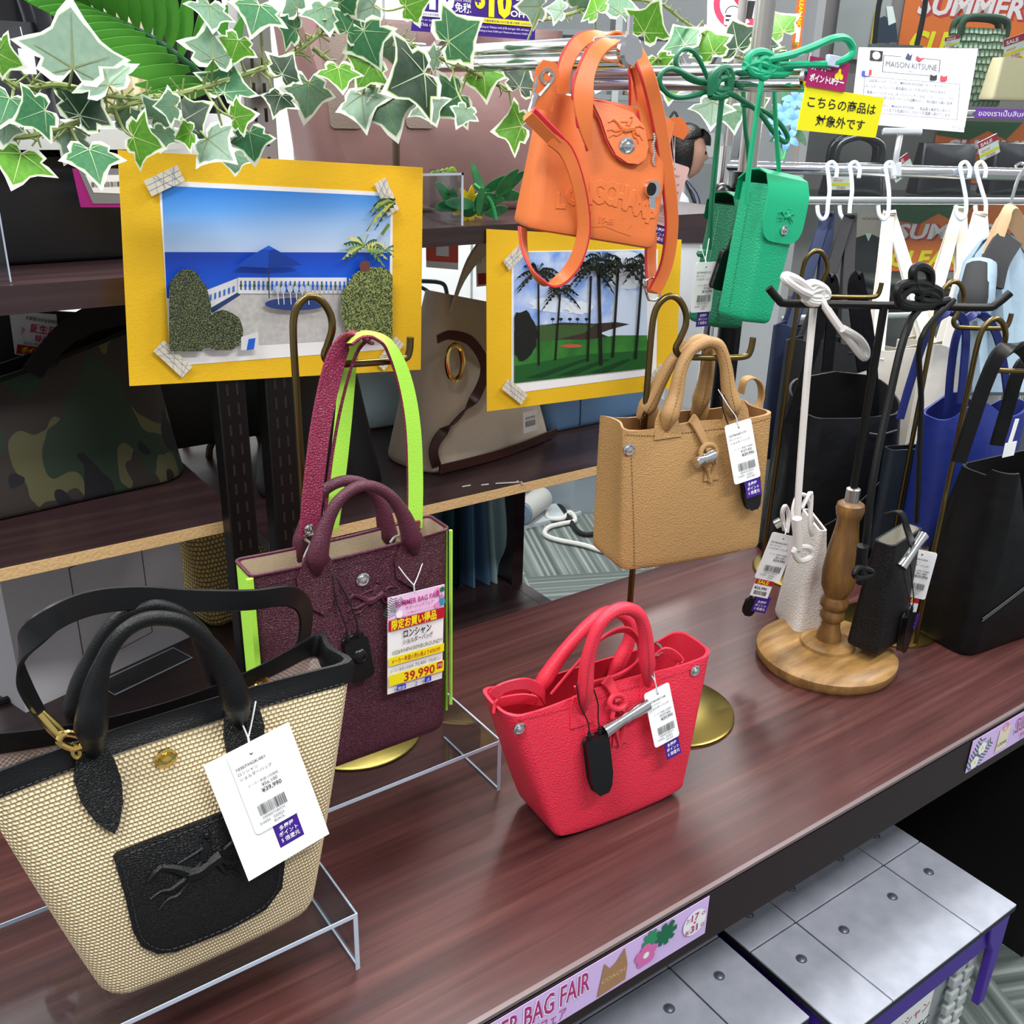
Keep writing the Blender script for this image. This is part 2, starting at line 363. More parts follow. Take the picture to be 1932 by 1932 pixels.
# ---------------------------------------------------------------- printing on flat things
def prints(parent, name, fr, items, n0=.001):
    g = G(); ms = []; lay = n0
    def mi(m):
        if m not in ms: ms.append(m)
        return ms.index(m)
    for it in items:
        k = it[0]
        if k == 'rect':
            _, a, b, c, d, m = it; g.flat([(a, b), (c, b), (c, d), (a, d)], fr, lay, mi(m))
        elif k == 'poly': g.flat(it[1], fr, lay, mi(it[2]))
        elif k == 'disc':
            _, u, w, r, m = it[:5]; q = it[5] if len(it) > 5 else 1
            g.flat([(u+r*math.cos(2*PI*i/20), w+r*q*math.sin(2*PI*i/20)) for i in range(20)], fr, lay, mi(m))
        elif k == 'text':
            _, t, u, w, sz, m = it[:6]; o = it[6] if len(it) > 6 else {}
            g.text(t, fr, u, w, sz, mi(m), n0=lay, **o)
        elif k == 'bars':
            _, u0, w0, u1, w1, m = it; x = u0; rr = random.Random(int(abs(u0*1e5))+3)
            while x < u1:
                b = rr.choice((.3, .5, .8))*(u1-u0)/32; g.flat([(x, w0), (min(x+b, u1), w0), (min(x+b, u1), w1), (x, w1)], fr, lay, mi(m)); x += b+rr.choice((.3, .5, .9))*(u1-u0)/32
        elif k == 'leaf':                                # a printed frond: midrib plus leaflets
            _, u, w, L, a, m = it; c, s = math.cos(R(a)), math.sin(R(a))
            for i in range(9):
                f = i/9
                for sd in (-1, 1):
                    x, y = L*f, 0; l = L*.34*(1-.5*f); x2, y2 = x+l*.6, sd*l
                    pts = [(x, y), (x+L*.03, y), (x2, y2), (x2-L*.05, y2*.9)]
                    g.flat([(u+p*c-q*s, w+p*s+q*c) for p, q in pts], fr, lay, mi(m))
        elif k == 'flower':
            _, u, w, r, m, m2 = it
            for i in range(5):
                a = 2*PI*i/5+.4; cx, cy = u+.55*r*math.cos(a), w+.55*r*math.sin(a)
                g.flat([(cx+.5*r*math.cos(t*.524), cy+.5*r*math.sin(t*.524)) for t in range(12)], fr, lay+i*2e-5, mi(m))
            g.flat([(u+.28*r*math.cos(t*.524), w+.28*r*math.sin(t*.524)) for t in range(12)], fr, lay+2e-4, mi(m2))
        elif k == 'monstera':
            _, u, w, r, a, m = it; pts = []
            for i in range(49):
                t = -PI+2*PI*i/48; q = r*(1-.32*(1 if (i % 6) in (2, 3) else 0))*(1-.25*abs(math.sin(t/2))); pts.append((u+q*math.cos(t+R(a)), w+q*math.sin(t+R(a))))
            g.flat(pts, fr, lay, mi(m))
        elif k == 'ring':
            _, u, w, r1, r2, m = it; N = 32
            vs = [fr.P(u+r*math.cos(2*PI*i/N), w+r*math.sin(2*PI*i/N), lay) for r in (r1, r2) for i in range(N)]
            g.add(vs, [(i, (i+1) % N, N+(i+1) % N, N+i) for i in range(N)], mi(m))
        lay += 1.2e-4
    return g.build(name, ms, parent, smooth=False)
def rect(u0, w0, u1, w1): return [(u0, w0), (u1, w0), (u1, w1), (u0, w1)]
def rrect2(u0, w0, u1, w1, r, k=4):
    out = []
    for cx, cy, a in ((u1-r, w0+r, -90), (u1-r, w1-r, 0), (u0+r, w1-r, 90), (u0+r, w0+r, 180)):
        out += [(cx+r*math.cos(R(a+90*i/k)), cy+r*math.sin(R(a+90*i/k))) for i in range(k+1)]
    return out
def string_loop(parent, a, b, knot, hole, m=None, r=.0006, name='tag_string'):
    g = G(); g.tube([a, lerp(a, knot, .55)+V((0, 0, -.001)), knot], r, 5, 4); g.tube([b, lerp(b, knot, .55)+V((0, 0, -.001)), knot], r, 5, 4)
    g.tube([knot, lerp(knot, hole, .5), hole], r*1.3, 5, 2); return g.build(name, m or STRING, parent)
def price_tag(parent, fr, w=.034, h=.062, code='', color='', p1='', p2='', sticker=True, sale=False, back=False, pink=False):
    # fr: origin at the punched hole near the upper edge
    y1 = .006; y0 = y1-h
    PT = mat('pink_card', '#d9b9b6', .6) if pink else PAPER
    if back:
        G().sheet(rect(-w*.98, -.094, w*.98, .008), fr, .0005, -.0012).build('backing_card', PAPER, parent, smooth=False)
    t = G().sheet(rrect2(-w/2, y0, w/2, y1, .003), fr, .0005).build('price_tag', PT, parent, smooth=False)
    x0 = -w/2+.003; s = w/.034
    it = [('disc', 0, 0, .0012, GREYINK), ('text', code, x0, y1-.0135*s, .0034*s, INK, {'fit': w*.66}), ('text', 'ロンシャン', x0, y1-.0175*s, .0032*s, INK),
          ('text', 'ショルダーバッグ', x0, y1-.0215*s, .0032*s, INK), ('text', 'メーカー希望小売価格', w/2-.004, y1-.0285*s, .0024*s, GREYINK, {'al': 'R'}),
          ('text', p1, w/2-.006, y1-.0325*s, .0038*s, INK, {'al': 'R'}), ('text', p2, w/2-.004, y1-.037*s, .0048*s, INK, {'al': 'R', 'bold': .01}),
          ('bars', -w*.28, y0+.0125*s, w*.36, y0+.021*s, INK), ('text', '2400007180334', -w*.26, y0+.0095*s, .0028*s, GREYINK),
          ('text', '216056   033923', -w*.36, y0+.0062*s, .0029*s, INK), ('text', color, -w*.05, y0+.0032*s, .0028*s, INK)]
    prints(t, 'printed_design', fr, it)
    yb = y0+.004
    if sale:
        G().sheet(rect(-w*.40, yb-.03, w*.32, yb), fr, .0004, -.0008).build('sale_label', PAPER, parent, smooth=False)
        prints(parent, 'sale_print', fr, [('rect', -w*.40, yb-.012, w*.32, yb-.003, REDP), ('text', 'SALE', -w*.3, yb-.0105, .0075, YELP, {'bold': .02}), ('text', '¥25,990', -w*.35, yb-.019, .0055, INK, {'bold': .02}),
                                          ('bars', -w*.3, yb-.027, w*.2, yb-.021, INK)], -.0003); yb -= .028
    if sticker:
        st = G().sheet(rect(-w*.12, yb-.024, w*.46, yb), fr, .0004, -.001).build('point_sticker', PURPLE, parent, smooth=False)
        prints(st, 'printed_design', fr, [('text', '多慶屋', w*.17, yb-.0105, .0042, PAPER, {'al': 'C', 'bold': .01}), ('text', 'ポイント', w*.17, yb-.0155, .0042, PAPER, {'al': 'C', 'bold': .01}), ('text', '5 倍還元', w*.17, yb-.0205, .0042, PAPER, {'al': 'C', 'bold': .01})], -.0004)
    return t
def security_tag(parent, fr, w=.022, h=.062, th=.009, dome=False, a=None, b=None, hard=False):
    # fr: origin at the top middle of the plastic body
    g = G(); p = rrect2(-w/2, -h, w/2, 0, .004) if dome or hard else [(-w/2, -.004), (-w/2+.004, 0), (w/2-.004, 0), (w/2, -.004), (w/2*.96, -h*.7), (w*.36, -h*.92), (w*.2, -h), (-w*.2, -h), (-w*.36, -h*.92), (-w/2*.96, -h*.7)][::-1]
    g.sheet(p, fr, th, -th*.2); o = g.build('security_tag', BLACK, parent, bevel=.0012)
    if dome: G().ball(fr.P(.001, -h*.42, th*.75), .0085, 14, sq=(1, .5, 1), fr=fr).build('dome', BLACK, o)
    g = G()
    for sx in (-.25, .25):
        g.lathe([(0, 0), (.0022, 0), (.0022, .006), (.0014, .009), (0, .009)], fr.P(w*sx, -.001, th*.3), 8, fr)
        q = a if sx < 0 else b
        if q is not None:
            s = fr.P(w*sx, .007, th*.3); g.tube([s, s+fr.W*.012, lerp(s, q, .6)+fr.U*(sx*.01), q], .0008, 5, 4)
    g.build('lanyard', CORDB, o); return o
def snap(parent, P, fr, r=.008, m=None, dark=True, name='snap'):
    f = Fr(P, fr.U, -fr.N); f = Fr(P, fr.U, fr.N)        # axis along the normal
    o = G().lathe([(r, 0), (r, r*.2), (r*.8, r*.32), (r*.62, r*.2), (r*.5, r*.2), (r*.45, r*.5), (r*.2, r*.65), (0, r*.66)], P, 20, Fr(P, fr.U, fr.N)).build(name, m or CHROME, parent)
    return o

# ---------------------------------------------------------------- a soft bag body with real front, sides and opening
class Bag:
    def __init__(s, fr, bw, bd, tw, td, h, r=.01, rt=None, bulge=0, pinch=0, rim=None, lean=0, waist=0, sag=0, blo=0, close=0, ush=0):
        s.__dict__.update(locals()); s.rt = r if rt is None else rt
    def dim(s, t): return lerp(s.bw, s.tw, t)+s.waist*math.sin(PI*t), lerp(s.bd, s.td, t)
    def nfront(s, u, t):
        w, d = s.dim(t); x = min(1, abs(2*u/w)); d *= 1-s.close*(1-x*x)*max(0, t)**3; return d/2+s.bulge*math.sin(PI*min(1, max(0, t)))**.8*(1-x*x)+s.lean*t
    def front(s, u, w, off=0): return s.fr.P(u, w, s.nfront(u-s.ush*w/s.h, w/s.h)+off)
    def hit(s, px, py, off=0):
        n = s.bd/2
        for _ in range(6):
            u, w = s.fr.hit(px, py, n+off); n = s.nfront(u-s.ush*w/s.h, w/s.h)
        return u, w
    def on(s, px, py, off=0): u, w = s.hit(px, py, off); return s.front(u, w, off)
    def ring(s, t, inset=0):
        w, d = s.dim(t); r = min(lerp(s.r, s.rt, t), d*.49, w*.49); w -= 2*inset; d -= 2*inset; r = max(.001, min(r, d*.49)); out = []
        W2, D2 = w/2, d/2; nc, nw, nd = 4, 14, 6
        def side(p, q, k): return [(lerp(p[0], q[0], i/k), lerp(p[1], q[1], i/k)) for i in range(k)]
        def arc(cx, cy, a): return [(cx+r*math.cos(R(a+90*i/nc)), cy+r*math.sin(R(a+90*i/nc))) for i in range(nc)]
        out += side((-W2+r, D2), (W2-r, D2), nw)+arc(W2-r, D2-r, 90)[::-1] if False else []
        out = side((-W2+r, D2), (W2-r, D2), nw)
        out += [(W2-r+r*math.sin(R(90*i/nc)), D2-r+r*math.cos(R(90*i/nc))) for i in range(nc)]
        out += side((W2, D2-r), (W2, -D2+r), nd)
        out += [(W2-r+r*math.cos(R(90*i/nc)), -D2+r-r*math.sin(R(90*i/nc))) for i in range(nc)]
        out += side((W2-r, -D2), (-W2+r, -D2), nw)
        out += [(-W2+r-r*math.sin(R(90*i/nc)), -D2+r-r*math.cos(R(90*i/nc))) for i in range(nc)]
        out += side((-W2, -D2+r), (-W2, D2-r), nd)
        out += [(-W2+r-r*math.cos(R(90*i/nc)), D2-r+r*math.sin(R(90*i/nc))) for i in range(nc)]
        out.append(out[0]); res = []
        for u, n in out:
            x = max(-1, min(1, u/W2)); y = max(-1, min(1, n/D2)) if D2 > 1e-6 else 0
            b = s.bulge*math.sin(PI*t)**.8*(1-x*x)*y
            p = s.pinch*t*(1-y*y)*abs(x)**6*(1 if x > 0 else -1)
            z = s.h*t
            if s.rim: z += s.rim(x, y)*t**3
            if s.sag: z -= s.sag*(1-x*x)*(1-t)**4
            if s.blo: z += s.blo*(abs(x)**3)*(1-t)**6
            n *= 1-s.close*(1-x*x)*t**3
            res.append(s.fr.P(u-p+s.ush*t, z, n+b+s.lean*t))
        return res
    def body(s, parent, m, liner=None, rows=18, name='body', deep=.35, th=.003):
        ts = [0, .015, .04]+[.04+.96*i/rows for i in range(1, rows+1)]
        rs = [s.ring(t, .004 if t == 0 else (.001 if t == .015 else 0)) for t in ts]; uv = []
        for t, r in zip(ts, rs):
            a = 0; q = [(0, t*s.h)]
            for i in range(1, len(r)): a += (rs[len(rs)//2][i]-rs[len(rs)//2][i-1]).length; q.append((a, t*s.h))
            uv.append(q)
        g = G(); g.grid(rs, uv=uv, flip=True); n = len(rs[0])-1
        c = sum((p for p in rs[0][:-1]), V())/n; b = len(g.v); g.add([c]+rs[0], [(0, i+2, i+1) for i in range(n)][::1])
        top = s.ring(1, th); g.grid([rs[-1], top], flip=True, uv=[[(0, 0)]*len(top)]*2)
        o = g.build(name, m, parent)
        g = G(); ins = [s.ring(lerp(1, deep, i/8), th+.0005*i) for i in range(9)]; g.grid(ins, flip=True)
        c = sum((p for p in ins[-1][:-1]), V())/n; g.add([c]+ins[-1], [(0, i+1, i+2) for i in range(n)])
        g.build('lining', liner or m, parent); return o
    def tagframe(s, px, py, off, rot, drop=.06):          # a card hanging flat against the front
        u, w = s.hit(px, py, off); P = s.front(u, w, off); Q = s.front(u, w-drop, off+.004); return Fr(P, s.fr.U, P-Q).sub(0, 0, 0, rot)
    def patch(s, poly, off=.0005, th=.0018, rings=5):     # leather shape lying on the front
        cx = sum(p[0] for p in poly)/len(poly); cy = sum(p[1] for p in poly)/len(poly); n = len(poly)
        rows = [[s.front(lerp(cx, u, k/rings), lerp(cy, w, k/rings), off+th) for u, w in poly+[poly[0]]] for k in range(rings+1)]
        uv = [[(lerp(cx, u, k/rings), lerp(cy, w, k/rings)) for u, w in poly+[poly[0]]] for k in range(rings+1)]
        rows.append([s.front(u, w, off-.001) for u, w in poly+[poly[0]]]); uv.append(uv[-1])
        a = sum(poly[i][0]*poly[(i+1) % n][1]-poly[(i+1) % n][0]*poly[i][1] for i in range(n))
        return G().grid(rows, uv=uv, flip=(a < 0) is False)
    def rimline(s, off=0, dz=0, t=1, half=None):
        r = s.ring(t, -off)[:-1]; return [p+s.fr.W*dz for p in r]
def stitches(parent, pts, m, L=.0022, gap=.0016, r=.00045, k=4, name='stitching'):
    p = cr(pts, k); g = G(); acc = 0; on = True; seg = []
    d = [0]
    for i in range(1, len(p)): d.append(d[-1]+(p[i]-p[i-1]).length)
    def pos(x):
        for i in range(1, len(p)):
            if d[i] >= x: return lerp(p[i-1], p[i], (x-d[i-1])/max(d[i]-d[i-1], 1e-9))
        return p[-1]
    x = 0
    while x+L < d[-1]: g.tube([pos(x), pos(x+L)], r, 4, 1); x += L+gap
    return g.build(name, m, parent, smooth=False)
def horse(s, u0, w0, sc, off=.0022, m=None, parent=None, name='horse_emblem', fr=None):
    # the galloping rider mark, raised lines
    P = (lambda u, w: s.front(u, w, off)) if s else (lambda u, w: fr.P(u, w, off))
    g = G()
    L = [([(-.25, .03), (0, .0), (.25, .08), (.5, .16)], [.12, .13, .12, .13]), ([(-.22, .08), (-.45, .27), (-.7, .4)], [.11, .08, .06]), ([(-.68, .42), (-.85, .33), (-1.0, .2)], [.065, .06, .04]),
         ([(-.2, -.02), (-.58, -.16), (-.8, -.12), (-1.02, -.2)], [.07, .045, .03, .03]), ([(-.12, -.05), (-.45, -.34), (-.68, -.36), (-.9, -.52)], [.07, .045, .03, .03]), ([(.48, .1), (.72, -.1), (.85, -.12), (1.08, -.34)], [.09, .055, .03, .03]),
         ([(.42, .05), (.55, -.25), (.7, -.3), (.86, -.54)], [.08, .05, .03, .03]), ([(.58, .24), (.8, .34), (1.1, .24)], [.03, .05, .015]), ([(.12, .22), (.2, .4), (.3, .56)], [.09, .09, .07]), ([(.28, .5), (.02, .42), (-.38, .34)], [.045, .035, .02]), ([(.14, .2), (-.08, .0), (.06, -.2)], [.06, .05, .03])]
    for q, r in L: g.tube([P(u0+x*sc, w0+y*sc) for x, y in q], [k*sc*1.15 for k in r], 6, 4)
    g.ball(P(u0+.3*sc, w0+.7*sc), .085*sc, 8)
    return g.build(name, m, parent)

# ---------------------------------------------------------------- display table with the storage bins under it
TZ = .75
t = thing('display_table', 'long dark wood display table carrying the handbags and stands', 'table', (.7, .77, 0))
G().wbox((-1.0, .486, .735), (1.64, 1.045, TZ)).build('tabletop', DWOOD, t, bevel=.002)
EDGE = mat('edge_dark', '#25161b', .45, spec=.35)
G().wbox((-1.0, .484, .678), (1.64, .502, .742)).build('front_edge', EDGE, t, bevel=.001)
G().wbox((-1.0, .4832, .7465), (1.64, .488, .7503)).build('edge_strip', mat('edge_strip', '#7a6c6e', .35, .2), t, smooth=False)
BLK = mat('black_panel', '#0b0a0c', .5)
G().wbox((-1.0, 1.0, .0), (1.60, 1.03, .735)).build('back_panel', BLK, t, smooth=False)
for x in (1.6, -.95): G().wbox((x, .55, 0), (x+.03, 1.0, .735)).build('side_panel', mat('panel_dark', '#171013', .45), t, smooth=False)
# storage bins
LID = mat('lid_grey', '#c9cddb', .45, gs=30, var='#b4bac8'); SEAM = mat('lid_seam', '#2b2c33', .8); PUR = mat('purple_plastic', '#46259a', .4)
BIN = mat('bin_plastic', '#a7adaf', .35, spec=.4)
def bin_(x0, x1, y0, y1, label, sheet):
    zt = .4; t = thing('storage_bin', label, 'storage bin', ((x0+x1)/2, (y0+y1)/2, 0), 'storage bins under the table')
    ld = G().wbox((x0, y0, zt-.012), (x1, y1, zt-.003)).build('lid', SEAM, t, smooth=False)
    xs = [x0, lerp(x0, x1, .24), lerp(x0, x1, .76), x1]; ys = [y0, (y0+y1)/2-.045, y1]
    for i in range(3):
        for j in range(2):
            G().wbox((xs[i]+.0012*(i > 0), ys[j]+.0012*(j > 0), zt-.004), (xs[i+1]-.0012*(i < 2), ys[j+1]-.0012*(j < 1), zt)).build('panel', LID, ld, bevel=.0006)
    for i in (1, 2):
        for sx in (-1, 1):
            for sy in (-1, 1):
                G().lathe([(.008, -.0005), (.0075, .0006), (.006, .0004), (.0045, .0018), (0, .0024)], (xs[i]+sx*.045, ys[1]+sy*.047, zt), 12, sx=1).build('rivet', mat('rivet', '#7f838e', .4, .5), ld)
    b = G(); rows = []
    for z, ins in ((.03, .03), (.2, .02), (.33, .012)): rows.append([V(p) for p in ((x0+ins, y0+ins+.02, z), (x1-ins, y0+ins+.02, z), (x1-ins, y1-ins, z), (x0+ins, y1-ins, z), (x0+ins, y0+ins+.02, z))])
    b.grid(rows); b.wbox((x0+.03, y0+.05, .0), (x1-.03, y1-.03, .03)); b.build('bin_body', BIN, t)
    for i in range(9):
        for u in (x1-.075, x1-.045): G().wbox((u, y0+.022+.002*i*0, .06+.028*i), (u+.022, y0+.034, .08+.028*i)).build('rib', mat('rib_plastic', '#c4c9c9', .3), t, bevel=.003)
    G().wbox((x0+.006, y0+.008, .33), (x1-.006, y1-.006, .388)).build('rim', PUR, t, bevel=.004)
    for x in (x0+.03, x1-.035):
        f = Fr((x, y0+.014, .385)); G().sheet([(-.022, 0), (.03, 0), (.03, -.05), (.024, -.17), (.006, -.17), (.004, -.06), (-.015, -.03)], f, .012).build('latch_handle', PUR, t, bevel=.002)
    if sheet:
        f = Fr((lerp(x0, x1, .52), y0+.021, .26)); s = G().sheet(rect(-.07, -.16, .045, .045), f, .0006).build('paper_note', PAPER, t, smooth=False)
        prints(s, 'handwriting', f, [('text', 'ロンシャン', -.06, .012, .021, REDP), ('text', '10167/HTC', -.06, -.024, .024, INK), ('text', '10269/HGK', -.06, -.058, .024, INK)])
    return t
bin_(.858, 1.245, .455, .86, 'grey-lidded storage bin with handwritten white note, purple latches', True)
bin_(.452, .842, .5, .9, 'grey-lidded storage bin under the date end of the lilac banner', False)
# lilac banners on the table edge
f = Fr((0, .4835, .7055))
def banner(x0, x1, label, items):
    fr = Fr((x0, .4828, .678)); t = G().sheet(rect(0, .016, x1-x0, .064), fr, .0005).build('shelf_banner', LILAC, None, smooth=False); tag(t, label, 'banner', 'lilac banners on the table edge')
    prints(t, 'printed_design', fr, items)  # banner lettering together with its bag picture, flowers and leaves
bx1 = at(1338, 1690, y=.483).x; L = bx1+.26
def mono(u, w, r, a, m): return ('monstera', u, w, r, a, m)
e = L
banner(bx1-L, bx1, 'lilac SUMMER BAG FAIR banner with hibiscus and date circle on table edge',
       [('text', 'SUMMER BAG FAIR', e-.149, .036, .034, PAPER, {'bold': .05, 'al': 'R', 'fit': .148}), ('text', 'SUMMER BAG FAIR', e-.150, .036, .034, MAGENTA, {'bold': .012, 'al': 'R', 'fit': .145}), ('text', 'サマーバッグフェア', e-.176, .019, .016, MAGENTA, {'al': 'R', 'fit': .09}),
        ('poly', [(e-.140, .019), (e-.106, .021), (e-.105, .040), (e-.110, .062), (e-.120, .050), (e-.127, .047), (e-.134, .057)], mat('print_tan', '#a57d58', .6)), ('text', 'COACH', e-.136, .033, .007, mat('print_gold', '#d9bd86', .6), {'fit': .028}),
        mono(e-.076, .055, .0125, 200, mat('print_green2', '#2f8f63', .6)), mono(e-.058, .048, .0165, 60, DGREEN), ('flower', e-.082, .037, .0135, mat('hibiscus', '#d86fb0', .6), PAPER),
        ('disc', e-.019, .042, .0155, PAPER), ('text', '7/', e-.031, .045, .008, MAGENTA), ('text', '17', e-.024, .045, .012, MAGENTA, {'bold': .02}), ('ring', e-.008, .0485, .0014, .0021, MAGENTA), ('text', '▼', e-.021, .0405, .004, MAGENTA),
        ('text', '8/', e-.031, .031, .008, MAGENTA), ('text', '31', e-.024, .031, .012, MAGENTA, {'bold': .02}), ('ring', e-.008, .0345, .0014, .0021, MAGENTA)])
bx0 = at(1830, 1420, y=.483).x
CREAMP = mat('print_cream', '#e6d9c4', .6)
banner(bx0, 1.63, 'lilac fair banner with fern corner and cream tote picture on table edge',
       [('leaf', .006, .018, .046, 68, DGREEN), ('leaf', .014, .022, .042, 38, DGREEN), ('flower', .026, .044, .009, PAPER, YELP), ('flower', .015, .027, .009, PAPER, YELP), ('rect', .062, .022, .088, .056, CREAMP), ('ring', .075, .057, .005, .0062, ORP), ('text', 'LOEWE', .0645, .030, .007, INK, {'fit': .021}),
        ('text', 'SUMMER BAG FAIR', .101, .036, .034, PAPER, {'bold': .05, 'fit': .148}), ('text', 'SUMMER BAG FAIR', .102, .036, .034, MAGENTA, {'bold': .015, 'fit': .145}), ('text', 'サマーバッグフェア', .12, .019, .016, MAGENTA, {'fit': .09})])
# ---------------------------------------------------------------- acrylic risers
def riser(x0, x1, y0, y1, h, label):
    t = thing('acrylic_riser', label, 'display riser', ((x0+x1)/2, (y0+y1)/2, TZ), 'clear acrylic risers'); th = .004; z1 = TZ+h
    G().wbox((x0, y0, z1-th), (x1, y1, z1)).build('top_plate', ACRYL, t, smooth=False)
    for x in (x0, x1-th): G().wbox((x, y0, TZ), (x+th, y1, z1-th)).build('leg_plate', ACRYL, t, smooth=False)
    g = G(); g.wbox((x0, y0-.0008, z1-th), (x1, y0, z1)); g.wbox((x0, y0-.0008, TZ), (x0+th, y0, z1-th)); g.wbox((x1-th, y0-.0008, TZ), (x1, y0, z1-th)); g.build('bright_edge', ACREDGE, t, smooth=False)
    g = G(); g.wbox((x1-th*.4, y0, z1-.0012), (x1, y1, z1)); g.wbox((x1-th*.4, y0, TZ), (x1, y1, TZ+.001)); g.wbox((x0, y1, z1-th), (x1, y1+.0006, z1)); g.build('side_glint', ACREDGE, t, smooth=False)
    return t
riser(-.03, .273, .588, .74, .063, 'clear acrylic riser under the beige woven tote')
riser(.24, .512, .719, .835, .066, 'clear acrylic riser under the burgundy tote')

# ---------------------------------------------------------------- hook stands
def hook_stand(px, py, ztop, yaw, label, disc=.078, reach=.075, r=.019, m=None, dyaw=None, off=.062):
    m = m or BRONZE; d = V((math.cos(R(yaw)), math.sin(R(yaw)), 0)); dd = V((math.cos(R(dyaw)), math.sin(R(dyaw)), 0)) if dyaw is not None else d
    t = thing('hook_stand', label, 'display stand', (px, py, TZ), 'brass hook stands'); p = V((px, py, 0))
    c = p+dd*off; G().lathe([(disc, 0), (disc, .003), (disc-.003, .0045), (0, .005)], (c.x, c.y, TZ), 48).build('base_disc', BRASS, t)
    def q(a, z): return p+d*a+V((0, 0, z))
    pts = [q(0, TZ+.003), q(0, TZ+.2), q(0, ztop-.1), q(0, ztop-.04), q(r*.12, ztop-.016), q(r*.5, ztop-.004), q(r, ztop), q(r*1.5, ztop-.005), q(r*1.9, ztop-.018), q(r*1.95, ztop-.032), q(r*1.7, ztop-.046), q(r*1.5, ztop-.056), q(r*1.75, ztop-.064), q(r*2.3, ztop-.066),
           q(r*2+reach*.6, ztop-.067), q(r*2+reach*.92, ztop-.066), q(r*2+reach, ztop-.060), q(r*2+reach*1.02, ztop-.045)]
    G().tube(pts, .0036, 10, 5).build('pole_and_hook', m, t); return q, ztop
qa, za = hook_stand(.358, .85, at(590, 557, y=.85).z, -10, 'brass hook stand holding the burgundy tote strap', dyaw=37, off=.089)
qb, zb = hook_stand(.731, .766, 1.2655, -28, 'brass hook stand with the tan tote hanging from it', dyaw=-40)

# ---------------------------------------------------------------- red leather tote
def pebble(n, c, v): return mat(n, c, .42, grain='pebble', gs=520, gb=.4, uv=True, spec=.4)
REDL = pebble('red_leather', '#dd3048', 0); REDS = mat('red_smooth', '#d93047', .42, grain='noise', gs=500, gb=.15); REDI = mat('red_lining', '#c01f36', .6); REDST = mat('red_thread', '#a01528', .6)
def roseau(O, yaw, dims, mats, label, name, cat='handbag', ush=0, pinch=.012, blo=.004):
    bw, bd, tw, td, h = dims; f = yawf(O, yaw); t = thing(name, label, cat, O)
    b = Bag(f, bw, bd, tw, td, h, r=.006, rt=.012, bulge=.004, pinch=pinch, ush=ush, rim=lambda x, y: .012*abs(x)**3-.004+.004*math.cos(3*x), lean=-.004, blo=blo, close=.3)
    b.body(t, mats[0], mats[2]); return t, b
t, b = roseau((.597, .646, TZ), -5, (.166, .078, .250, .062, .160), (REDL, REDS, REDI), 'red pebbled leather tote with silver toggle standing on the table', 'red_tote', ush=-.010, pinch=-.004, blo=.008)
f = b.fr
RED_T = t
def han(t, b, pts, n, r, m, st=None, name='handle', n2=None):
    P = [b.fr.at(x, y, n if n2 is None else lerp(n, n2, math.sin(PI*i/(len(pts)-1)))) for i, (x, y) in enumerate(pts)]
    if n > 0: P[0] = b.on(*pts[0], -.001); P[-1] = b.on(*pts[-1], -.001)
    if isinstance(r, list): r = [.0035]+r+[.0035]
    o = G().tube(P, r, 12, 6).build(name, m, t)
    if st: stitches(o, [p+b.fr.N*((r if not isinstance(r, list) else r[1])*.92)-b.fr.U*.0035 for p in P], st)
    return o
hp = [(1098, 1345), (1104, 1300), (1109, 1245), (1128, 1185), (1155, 1155), (1183, 1148), (1207, 1162), (1218, 1200), (1221, 1250), (1222, 1292)]
o = han(t, b, hp, .030, [.0085, .0075, .0066, .0066, .0066, .0066, .0066, .0075, .0085], REDS, REDST)
hp2 = [(1006, 1318), (1030, 1278), (1062, 1232), (1103, 1185), (1140, 1157), (1172, 1158), (1190, 1180), (1186, 1212), (1168, 1250), (1150, 1285)]
o = han(t, b, hp2, -.022, [.009, .0075, .0066, .0066, .0066, .0066, .0066, .0075, .009], REDS, REDST)
for x in (1095, 1225):                                   # handle roots flare onto the bag
    u, w = b.hit(x, 1345 if x < 1100 else 1305)
    b.patch([(u-.014, w-.012), (u+.014, w-.012), (u+.012, w+.008), (u+.007, w+.018), (u-.007, w+.018), (u-.012, w+.008)], -.0002, .002).build('handle_tab', REDL, t)
stitches(t, [b.front(lerp(-.125, .125, i/14), b.h*.955+.010*abs(lerp(-.94, .94, i/14))**3-.003, .0006) for i in range(15)], REDST, name='rim_stitching')
for px, py in ((979, 1374), (1311, 1265)): snap(t, b.on(px, py, .0005), f, .0065)
# shoulder strap coiled in the opening
G().ribbon([f.at(932, 1312, .02), f.at(950, 1297, .024), f.at(990, 1290, .02), f.at(1020, 1305, .0), f.at(1022, 1322, -.012), f.at(985, 1318, -.018), f.at(945, 1325, -.01), f.at(932, 1335, .008)], (0, 0, 1), .012, .0025, k=6).build('strap_coil', REDS, t)
G().ribbon([f.at(1040, 1310, 0), f.at(1080, 1262, 0), f.at(1135, 1205, .006), f.at(1180, 1188, .008), f.at(1206, 1215, .006), f.at(1200, 1250, .012), f.at(1165, 1275, .018), f.at(1120, 1290, .01), f.at(1085, 1300, 0)], [(0, -.5, 1), (0, -.6, 1), (0, -.7, 1), (0, -.5, 1), (-.3, -.9, .6), (0, -.6, 1), (0, -.5, 1), (0, -.3, 1), (0, -.3, 1)], .0095, .0025).build('inner_strap', REDS, t)
G().ribbon([f.at(1230, 1250, 0), f.at(1255, 1228, .006), f.at(1282, 1246, .012), f.at(1275, 1262, .014)], (0, -.2, 1), .011, .0025).build('buckle_strap', REDS, t)
G().tube([f.at(1235, 1212, .004), f.at(1252, 1228, .004), f.at(1236, 1236, .006), f.at(1222, 1222, .004)], .0016, 6, 3, closed=True).build('buckle', CHROME, t)
